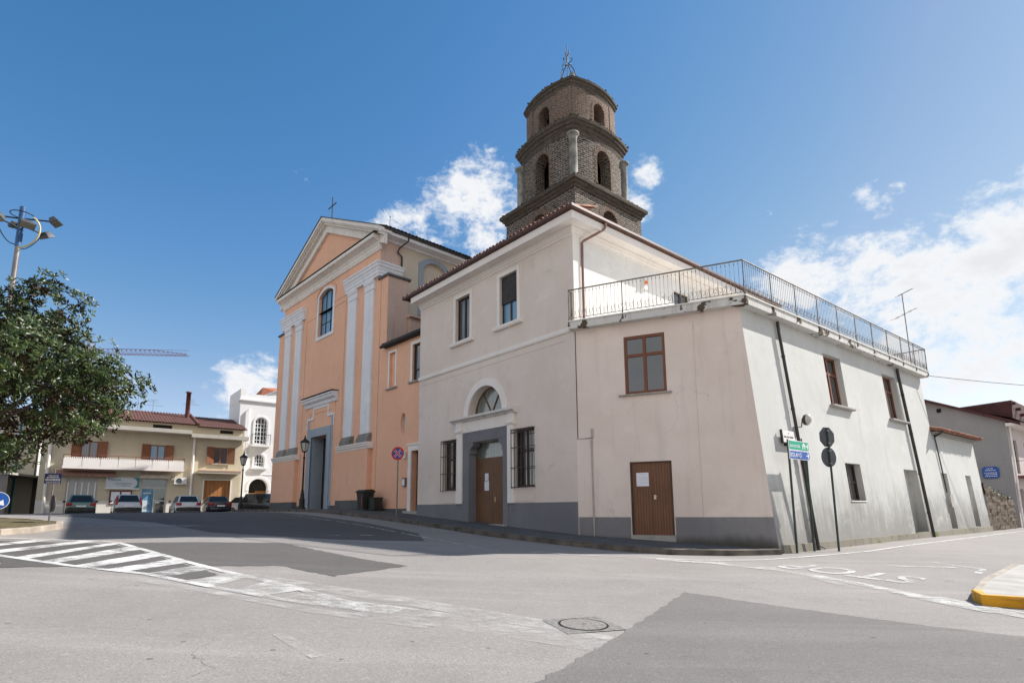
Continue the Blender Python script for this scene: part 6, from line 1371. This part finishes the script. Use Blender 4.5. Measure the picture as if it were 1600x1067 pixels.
# rubble wall
rw = thing('rubble_wall', 'broken brown rubble stone wall between the lean-to and the grey gable house', 'wall', FRV.p(26, 0, 0))
mb = MB(); xs = np.linspace(23.35, 29.6, 26); top = [2.75 - .95 * ((x - 23.35) / 6.25) ** .8 + random.uniform(-.09, .09) for x in xs]; top[0] = 2.8
nz_ = 14; V = []
for yb in (0, 1):
    for i, x in enumerate(xs):
        for j in range(nz_ + 1):
            z = -.3 + (top[i] + .3) * j / nz_; V.append(FRV.p(x, (-.05 + random.uniform(-.05, .05)) if yb == 0 else -.7, z))
m = nz_ + 1; N = len(xs) * m
mb.add(V, [(i * m + j, (i + 1) * m + j, (i + 1) * m + j + 1, i * m + j + 1) for i in range(len(xs) - 1) for j in range(nz_)] + [(i * m + nz_, (i + 1) * m + nz_, N + (i + 1) * m + nz_, N + i * m + nz_) for i in range(len(xs) - 1)] + [((len(xs) - 1) * m + j, (len(xs) - 1) * m + j + 1, N + (len(xs) - 1) * m + j + 1, N + (len(xs) - 1) * m + j) for j in range(nz_)])
mb.build('masonry', 'rubble', rw, fix=False)
mb = MB()
for k in range(260):
    x = random.uniform(23.5, 29.4); z = np.interp(x, xs, top) + random.uniform(-.15, .12); c = FRV.p(x, random.uniform(-.6, .02), float(z)); d = Vector((random.uniform(-1, 1), random.uniform(-1, 1), random.uniform(-.3, 1))).normalized() * random.uniform(.04, .1); e = d.orthogonal().normalized() * .03
    mb.add([c - d, c + e, c + d, c - e], [(0, 1, 2, 3)])
mb.build('weeds', 'green2', rw, fix=False)

# ------------------------------------------------------------------ cars
def bevel(mb, off, seg=2):
    bm = bmesh.new(); vs_ = [bm.verts.new(q) for q in mb.v]
    for f in mb.f:
        try: bm.faces.new([vs_[i] for i in f])
        except ValueError: pass
    bmesh.ops.remove_doubles(bm, verts=bm.verts[:], dist=.0005); bmesh.ops.recalc_face_normals(bm, faces=bm.faces[:])
    es = [e for e in bm.edges if len(e.link_faces) == 2 and e.calc_face_angle(0) > .35]
    bmesh.ops.bevel(bm, geom=es, offset=off, segments=seg, affect='EDGES', profile=.6, clamp_overlap=True); bm.verts.index_update()
    o = MB(); o.add([tuple(v.co) for v in bm.verts], [tuple(v.index for v in f.verts) for f in bm.faces], True); bm.free(); return o
def quad_on(mb, P, ins, off):
    P = [Vector(q) for q in P]; c = sum(P, Vector()) / 4; n = (P[1] - P[0]).cross(P[3] - P[0]).normalized()
    Q = []
    for i in range(4):
        a, b, d = P[i], P[(i + 1) % 4], P[i - 1]; Q.append(a + (b - a).normalized() * ins + (d - a).normalized() * ins + n * off)
    mb.add(Q + [q - n * (off + .02) for q in Q], [(0, 1, 2, 3), (0, 4, 5, 1), (1, 5, 6, 2), (2, 6, 7, 3), (3, 7, 4, 0)])
def car(label, x, y, head, paint, kind, L=3.9, Wd=1.58, Ht=1.40, lights='red', tailv=False):
    z = gzf(x, y); t = thing('parked_car', label, 'car', (x, y, z), 'cars parked across the square')
    h = R(head); F = Fr((x, y), (math.sin(h), math.cos(h)), 1)      # x forward, y to the left
    p = lambda X, Y_, Z: F.p(X, Y_, z + Z); hw = Wd / 2; belt = .88; mb = MB()
    rear_up = {'hatch': .92, 'sedan': .98, 'estate': .9}[kind]
    st = [(-L / 2, .86, .38, .72), (-L / 2 + .06, .95, .26, rear_up - .03), (-L / 2 + .35, 1, .20, rear_up), (-.3, 1, .18, belt + .02), (L / 2 - 1.2, 1, .18, belt), (L / 2 - .45, .97, .2, .76), (L / 2 - .08, .9, .24, .66), (L / 2, .8, .34, .55)]
    V = []
    for sx, k, zb, zt in st:
        w = hw * k; V += [p(sx, yy, zz) for yy, zz in ((-w * .94, zb), (-w, zb + .16), (-w, zt - .22), (-w * .93, zt), (w * .93, zt), (w, zt - .22), (w, zb + .16), (w * .94, zb))]
    fs = [(i * 8 + k, i * 8 + (k + 1) % 8, i * 8 + 8 + (k + 1) % 8, i * 8 + 8 + k) for i in range(len(st) - 1) for k in range(8)] + [tuple(range(7, -1, -1)), tuple(range((len(st) - 1) * 8, len(st) * 8))]
    mb.add(V, fs); body = bevel(mb, .035).build('body', paint, t)
    xr, xr2 = {'hatch': (-L / 2 + .10, -L / 2 + .62), 'sedan': (-L / 2 + .62, -L / 2 + 1.15), 'estate': (-L / 2 + .05, -L / 2 + .28)}[kind]; xf, xf2 = L / 2 - 1.02, .18
    w1, w2 = hw * .93, hw * .70; zb_ = belt - .02 if kind != 'sedan' else .93
    B = [p(xr, -w1, zb_), p(xf, -w1, zb_ - .06), p(xf, w1, zb_ - .06), p(xr, w1, zb_)]; T = [p(xr2, -w2, Ht), p(xf2, -w2, Ht), p(xf2, w2, Ht), p(xr2, w2, Ht)]
    mb = MB(); mb.hexa(B + T); bevel(mb, .06, 3).build('cabin', paint, t)
    mb = MB(); quad_on(mb, [B[3], B[0], T[0], T[3]], .10, .012); mb.build('rear_window', 'carglass', t)
    mb = MB(); quad_on(mb, [B[1], B[2], T[2], T[1]], .09, .012); mb.build('windscreen', 'carglass', t)
    for q in ([B[0], B[1], T[1], T[0]], [B[2], B[3], T[3], T[2]]):
        a, b, c, d = q; m1, m2 = a.lerp(b, .5), d.lerp(c, .52)
        mb = MB(); quad_on(mb, [a, m1, m2, d], .07, .010); mb.build('side_window', 'carglass', t); mb = MB(); quad_on(mb, [m1, b, c, m2], .07, .010); mb.build('side_window', 'carglass', t)
    for sx in (-L / 2 + .68, L / 2 - .72):
        for sy in (-1, 1):
            mb = MB(); mb.lathe(p(sx, sy * (hw - .17), .29), [(.17, 0), (.28, .01), (.295, .04), (.295, .14), (.28, .17), (.19, .175)], 18, axis=F.n * sy); wh = mb.build('wheel', 'rubber', t)
            mb = MB(); mb.lathe(p(sx, sy * (hw - .17), .29), [(.19, .165), (.16, .18), (.03, .165), (.001, .17)], 14, axis=F.n * sy); mb.build('rim', 'rim', wh)
    for sy in (-1, 1):
        mb = MB()
        if tailv: mb.hexa([p(-L / 2 + a, sy * b, c) for a, b, c in ((-.01, hw * .80, .74), (-.01, hw * .97, .74), (.12, hw * .985, .74), (.12, hw * .8, .74), (.17, hw * .74, 1.22), (.15, hw * .86, 1.22), (.25, hw * .88, 1.22), (.25, hw * .74, 1.22))])
        else: mb.hexa([p(-L / 2 + a, sy * b, c) for c in (.68, .88) for a, b in ((-.02, hw * .60), (.0, hw * .94), (.22, hw * 1.005), (.22, hw * .6))])
        bevel(mb, .02).build('tail_light', 'tail', t)
        mb = MB(); mb.hexa([p(L / 2 + a, sy * b, c) for c in (.52, .68) for a, b in ((-.01, hw * .45), (-.02, hw * .78), (-.3, hw * .97), (-.3, hw * .45))]); bevel(mb, .02).build('headlight', 'lampglass', t)
        mb = MB(); mb.hexa([p(a, sy * b, c) for c in (.92, 1.05) for a, b in ((L / 2 - 1.35, hw + .02), (L / 2 - 1.35, hw + .19), (L / 2 - 1.24, hw + .17), (L / 2 - 1.24, hw + .02))]); bevel(mb, .02).build('mirror', 'pipe', t)
    mb = MB(); mb.hexa([p(-L / 2 + a, b, c) for c in (.30, .52) for a, b in ((-.075, -hw * .9), (.2, -hw * 1.0), (.2, hw * 1.0), (-.075, hw * .9))]); bevel(mb, .03).build('rear_bumper', 'pipe' if kind != 'sedan' else paint, t)
    mb = MB(); mb.hexa([p(-L / 2 + a, b, c) for c in (.60, .71) for a, b in ((-.085, -.26), (-.03, -.26), (-.03, .26), (-.085, .26))]); mb.build('number_plate', 'swhite', t)
    mb = MB(); mb.hexa([p(L / 2 + a, b, c) for c in (.36, .47) for a, b in ((.02, -.26), (-.05, -.26), (-.05, .26), (.02, .26))]); mb.build('number_plate', 'swhite', t)
    return t
hd = -38.3
for px, py_, off, lab, colr, kind, kw in (
    (-29.3, 38.8, 0, 'dark green hatchback parked nose to the beige house, leftmost of the row', (.075, .15, .115), 'hatch', {}),
    (-27.0, 40.0, 0, 'silver hatchback with tall red tail lights, second car from the left', (.46, .47, .49), 'hatch', dict(tailv=True, Ht=1.44)),
    (-24.3, 42.4, 0, 'silver grey hatchback parked under the air conditioner', (.56, .57, .58), 'hatch', dict(L=3.8)),
    (-22.9, 44.0, 0, 'dark blue saloon parked before the wooden garage door', (.012, .014, .025), 'sedan', dict(L=4.3, Ht=1.37))):
    car(lab, px, py_, hd + off, carpaint('car_paint_%d' % int(-px), colr), kind, **kw)
car('light silver car half hidden behind a dark car before the arched white house', -21.5, 47.2, 110, carpaint('car_paint_light', (.5, .5, .5)), 'hatch', L=3.8)
car('black people carrier parked at the left corner of the church', -19.5, 45.6, 112, carpaint('car_paint_black', (.03, .028, .03)), 'estate', L=4.3, Ht=1.62)

# ------------------------------------------------------------------ floodlight mast, crane, island signs
mx, my = -18.1, 19.5; mz = gzf(mx, my)
t = thing('floodlight_mast', 'tall mast with a cluster of floodlights rising behind the tree', 'floodlight mast', (mx, my, mz))
mb = MB(); mb.tube([(mx, my, mz - .1), (mx, my, 10.4), (mx, my, 11.75)], [.12, .085, .08], 10); mb.build('pole', 'steel', t)
mb = MB(); mb.tube([(mx, my, 11.2), (mx, my, 12.75)], .10, 10); mb.build('blue_collar', plain('blue_painted_steel', (.03, .10, .24), .5), t)
mb = MB(); cs = []
for ang, r, zc in ((15, 1.05, 12.3), (75, .9, 12.05), (140, 1.0, 12.35), (200, 1.1, 12.3), (265, .85, 11.9), (-35, .75, 11.85)):
    e = Vector((math.cos(R(ang)), math.sin(R(ang)), 0)); q = Vector((mx, my, zc)); mb.tube([q, q + e * r], .03, 5); cs.append((q + e * r, e))
mb.tube([(mx + .35 * math.cos(a), my + .35 * math.sin(a), 12.45) for a in np.linspace(0, 2 * math.pi, 17)], .02, 4)
mb.build('arms', 'iron', t)
for q, e in cs:
    s = Vector((-e.y, e.x, 0)); up = Vector((0, 0, 1)); f = (e * .55 - up * .83).normalized(); g = s.cross(f).normalized(); mb = MB(); q = q + up * .02
    mb.hexa([q + s * a * wv + g * b * wv * .75 + f * dz for dz, wv in ((-.13, .6), (.10, 1)) for a, b in ((-.24, -.2), (.24, -.2), (.24, .2), (-.24, .2))]); fl_ = bevel(mb, .015).build('floodlight', 'sgrey', t)
    mb = MB(); mb.hexa([q + s * a + g * b + f * dz for dz in (.101, .11) for a, b in ((-.21, -.125), (.21, -.125), (.21, .125), (-.21, .125))]); mb.build('glass', plain('floodlight_glass', (.22, .21, .17), .3), fl_)
mb = MB(); mb.tube([(mx + .1, my - .1, 11.1)] + [(mx + .1 + .75 * math.sin(a), my - .12, 11.75 - .65 * math.cos(a)) for a in np.linspace(.2, 2.5, 12)], .028, 6); mb.build('hose', plain('yellow_hose', (.62, .52, .25), .6), t)
mb = MB(); mb.tube([(mx - .1 - .9 * s_, my, 11.3 + 1.1 * s_ * s_) for s_ in np.linspace(0, 1.1, 10)], .018, 5); mb.tube([(mx + .1 + .8 * s_, my, 11.1 + .75 * s_ * s_ - .1 * s_) for s_ in np.linspace(0, 1.0, 10)], .014, 5); mb.build('cables', 'black', t)
# tower crane far away
t = thing('tower_crane', 'distant red lattice crane jib reaching right from behind the tree', 'crane', (-90, 120, 1.4)); mb = MB()
A0, A1 = Vector((-104, 118.5, 35.6)), Vector((-70.7, 120, 34.95)); up = Vector((0, 0, 1)); N = 34; sd_ = Vector((.05, 1, 0)).normalized() * .45
for k in range(N):
    a, b = A0.lerp(A1, k / N), A0.lerp(A1, (k + 1) / N); hh = 1.15 if k < 26 else 1.15 - .1 * (k - 26)
    for s in (-1, 1): mb.tube([a + sd_ * s, b + sd_ * s], .05, 4, False); mb.tube([a + sd_ * s, a.lerp(b, .5) + up * hh], .028, 3, False); mb.tube([a.lerp(b, .5) + up * hh, b + sd_ * s], .028, 3, False)
    mb.tube([a.lerp(b, -.5) + up * hh, a.lerp(b, .5) + up * hh], .05, 4, False)
mb.tube([A0.lerp(A1, .5) + up * 1.2, A1 + up * 1.2], .04, 3, False); mb.build('jib', 'crane', t)
mb = MB(); c = Vector((-92, 119, 0))
for sx, sy in ((-1, -1), (1, -1), (1, 1), (-1, 1)): mb.tube([c + Vector((sx * .8, sy * .8, 1.3)), c + Vector((sx * .8, sy * .8, 38))], .1, 4, False)
for k in range(24):
    z = 1.5 + k * 1.5
    for (a, b), (d, e) in zip(((-1, -1), (1, -1), (1, 1), (-1, 1)), ((1, -1), (1, 1), (-1, 1), (-1, -1))): mb.tube([c + Vector((a * .8, b * .8, z)), c + Vector((d * .8, e * .8, z + 1.5))], .05, 3, False)
mb.build('mast', 'crane', t)
# island signs
ix, iy = -13.72, 17.0; iz = gzf(ix, iy) + .12; FI = Fr((ix, iy), (-.87, -.5), -1)
t = thing('street_sign_post', 'slim post with a dark blue plate and an edge-on round sign on the island', 'road sign', (ix, iy, iz)); mb = MB(); pole(mb, ix, iy, iz - .1, 2.85, .024); mb.build('pole', 'steel', t)
FI = Fr((ix, iy), (.95, .3), -1); mb = MB(); mb.box(FI, -.22, .20, .03, .045, 2.42, 2.72); pl = mb.build('plate', 'sblue2', t); mb = MB()
for z, h, w in ((2.66, .03, .22), (2.61, .03, .3), (2.535, .075, .36), (2.45, .03, .32)):
    x = -w / 2 - .01
    while x < w / 2 - .02: L = random.uniform(.02, .05); mb.box(FI, x, x + L, .0455, .048, z - h / 2, z + h / 2); x += L + .012
mb.build('lettering', 'swhite', pl)
FE_ = Fr((ix, iy), (-.81, .59), -1); mb = MB(); discp(mb, FE_, .25, .03, .05, 1.84); rd = mb.build('round_plate', 'sgrey', t); mb = MB(); discp(mb, FE_, .245, .0502, .054, 1.84); mb.build('red_face', 'sred', rd)
kx, ky = -13.95, 15.5; kz = gzf(kx, ky) + .12
t = thing('keep_right_sign', 'round blue sign with white arrow at the left edge of the island', 'road sign', (kx, ky, kz)); FK = Fr((kx, ky), (.75, .66), -1)
mb = MB(); pole(mb, kx, ky, kz - .1, 2.15, .024); mb.build('pole', 'steel', t); mb = MB(); discp(mb, FK, .235, .03, .045, 1.9); ds = mb.build('round_plate', 'swhite', t)
mb = MB(); discp(mb, FK, .222, .0452, .048, 1.9); mb.build('blue_field', 'sblue', ds); mb = MB(); bar(mb, FK, -.10, 2.0, .05, 1.85, .05, .0483, .051); mb.prism(FK, [(.13, 1.77), (.10, 1.93), (-.03, 1.80)], .0484, .0512); mb.build('arrow', 'swhite', ds)
# ------------------------------------------------------------------ magnolia tree on the island
tx, ty = -15.2, 15.0; tz = gzf(tx, ty) + .1
t = thing('magnolia_tree', 'large dark glossy magnolia tree filling the left edge', 'tree', (tx, ty, tz)); rg = random.Random(11)
CC = Vector((-14.6, 14.8, 5.2)); RX, RY, RZ = 4.15, 4.1, 2.25
lumps = []
for k in range(104):
    d = Vector((rg.gauss(0, 1), rg.gauss(0, 1), rg.gauss(0, 1))).normalized(); f = rg.uniform(.62, .93) if k < 74 else rg.uniform(.1, .5)
    if d.z < -.45 and d.x > .25: continue
    lumps.append((CC + Vector((d.x * RX * f, d.y * RY * f, d.z * RZ * f)), rg.uniform(.55, 1.15)))
lumps += [(Vector((-13.0, 14.3, 7.35)), .5), (Vector((-12.3, 14.3, 7.55)), .5), (Vector((-11.7, 14.3, 7.0)), .55), (Vector((-12.1, 13.9, 3.0)), .42), (Vector((-12.9, 14.0, 2.85)), .45), (Vector((-11.1, 14.3, 3.7)), .5), (Vector((-10.8, 14.6, 4.3)), .45), (Vector((-11.1, 14.7, 5.2)), .5)]
mb = MB(); V = mb.v; Fs = mb.f
def leaf(c, d, up, L, Wl):
    s = d.cross(up).normalized() * Wl; n = s.cross(d).normalized(); b = len(V); m = c + d * L * .5
    V.extend([c, m + s - n * .012, m + n * .010, m - s - n * .012, c + d * L - n * L * .12]); Fs.extend([(b, b + 1, b + 2), (b, b + 2, b + 3), (b + 1, b + 4, b + 2), (b + 2, b + 4, b + 3)])
for c, r in lumps:
    n = int(66 * r * r + 16)
    for k in range(n):
        d = Vector((rg.gauss(0, 1), rg.gauss(0, 1), rg.gauss(0, .9))).normalized(); p_ = c + Vector((d.x * r, d.y * r, d.z * r * .8)) * rg.uniform(.55, 1.12)
        ax = (d + Vector((0, 0, .45)) + (p_ - CC).normalized() * .5).normalized(); o1 = ax.orthogonal().normalized(); o2 = ax.cross(o1); a0 = rg.random() * 6.28; nl = rg.randint(6, 9)
        for j in range(nl):
            a = a0 + j * 6.283 / nl * 1.3; rad = o1 * math.cos(a) + o2 * math.sin(a); tilt_ = rg.uniform(.15, .95)
            dd_ = (rad + ax * tilt_).normalized(); leaf(p_ + ax * rg.uniform(-.06, .05), dd_, ax, rg.uniform(.12, .19), rg.uniform(.024, .037))
mb.sm = [False] * len(Fs); mb.build('crown', 'leaf', t, fix=False)
mb = MB(); base = Vector((tx, ty, tz - .1)); fork = Vector((tx + .3, ty - .05, tz + 1.9))
mb.tube([base, base + Vector((.05, 0, .4)), base.lerp(fork, .6), fork, fork + Vector((.4, -.1, 1.6)), fork + Vector((.6, 0, 3.4))], [.27, .21, .18, .16, .11, .05], 10); mb.build('trunk', 'bark', t)
mb = MB()
for c, r in lumps[::2]:
    s0 = fork.lerp(fork + Vector((.5, 0, 2.4)), rg.random()); mid = s0.lerp(c, .55) + Vector((rg.uniform(-.2, .2), rg.uniform(-.2, .2), .15)); mb.tube([s0, mid, c], [.06, .035, .012], 5)
mb.build('limbs', 'bark', t)
mb = MB()
for k in range(26):
    c, r = rg.choice(lumps); 
    if c.z < 6.0: continue
    q = c + Vector((rg.uniform(-r, r), rg.uniform(-r, r), r * .85)); mb.lathe(q, [(.008, 0), (.024, .04), (.02, .07), (.004, .11)], 5)
mb.build('buds', 'bloom', t)

# ------------------------------------------------------------------ house row on the near side of the street (reflected in the annex window)
FO = Fr((-24, -9.0), (.94, -.34), 1)
oh = thing('street_house', 'long sunlit beige house on the near side of the street with brown shutters', 'house', (*FO.p(22, 0, 0).xy, 0))
ops = [(x, x + 1.1, z, z + h_, .2) for x in np.arange(1.5, 43, 3.2) for z, h_ in ((1.0, 1.9), (4.4, 1.8))]
mb = MB(); mb.wall(FO, 0, 45, -.5, 8.2, [tuple(float(q) for q in o) for o in ops]); mb.build('wall', plaster('near_house_render', (.72, .57, .44), (.76, .61, .48)), oh, fix=False)
mb = MB(); mb.box(FO, 0, 45, -9, -.6, -.5, 8.1); mb.build('core', 'dim', oh)
mb = MB(); mb.box(FO, -.4, 45.4, -9.4, .6, 8.2, 8.5); mb.build('roof', 'tile', oh)
mb0 = None
for o in ops:
    a, b, c, d, e = (float(q) for q in o)
    m2 = MB(); m2.box(FO, a, b, -.19, -.15, c, d); m2.build('shutter', 'shutter', oh)
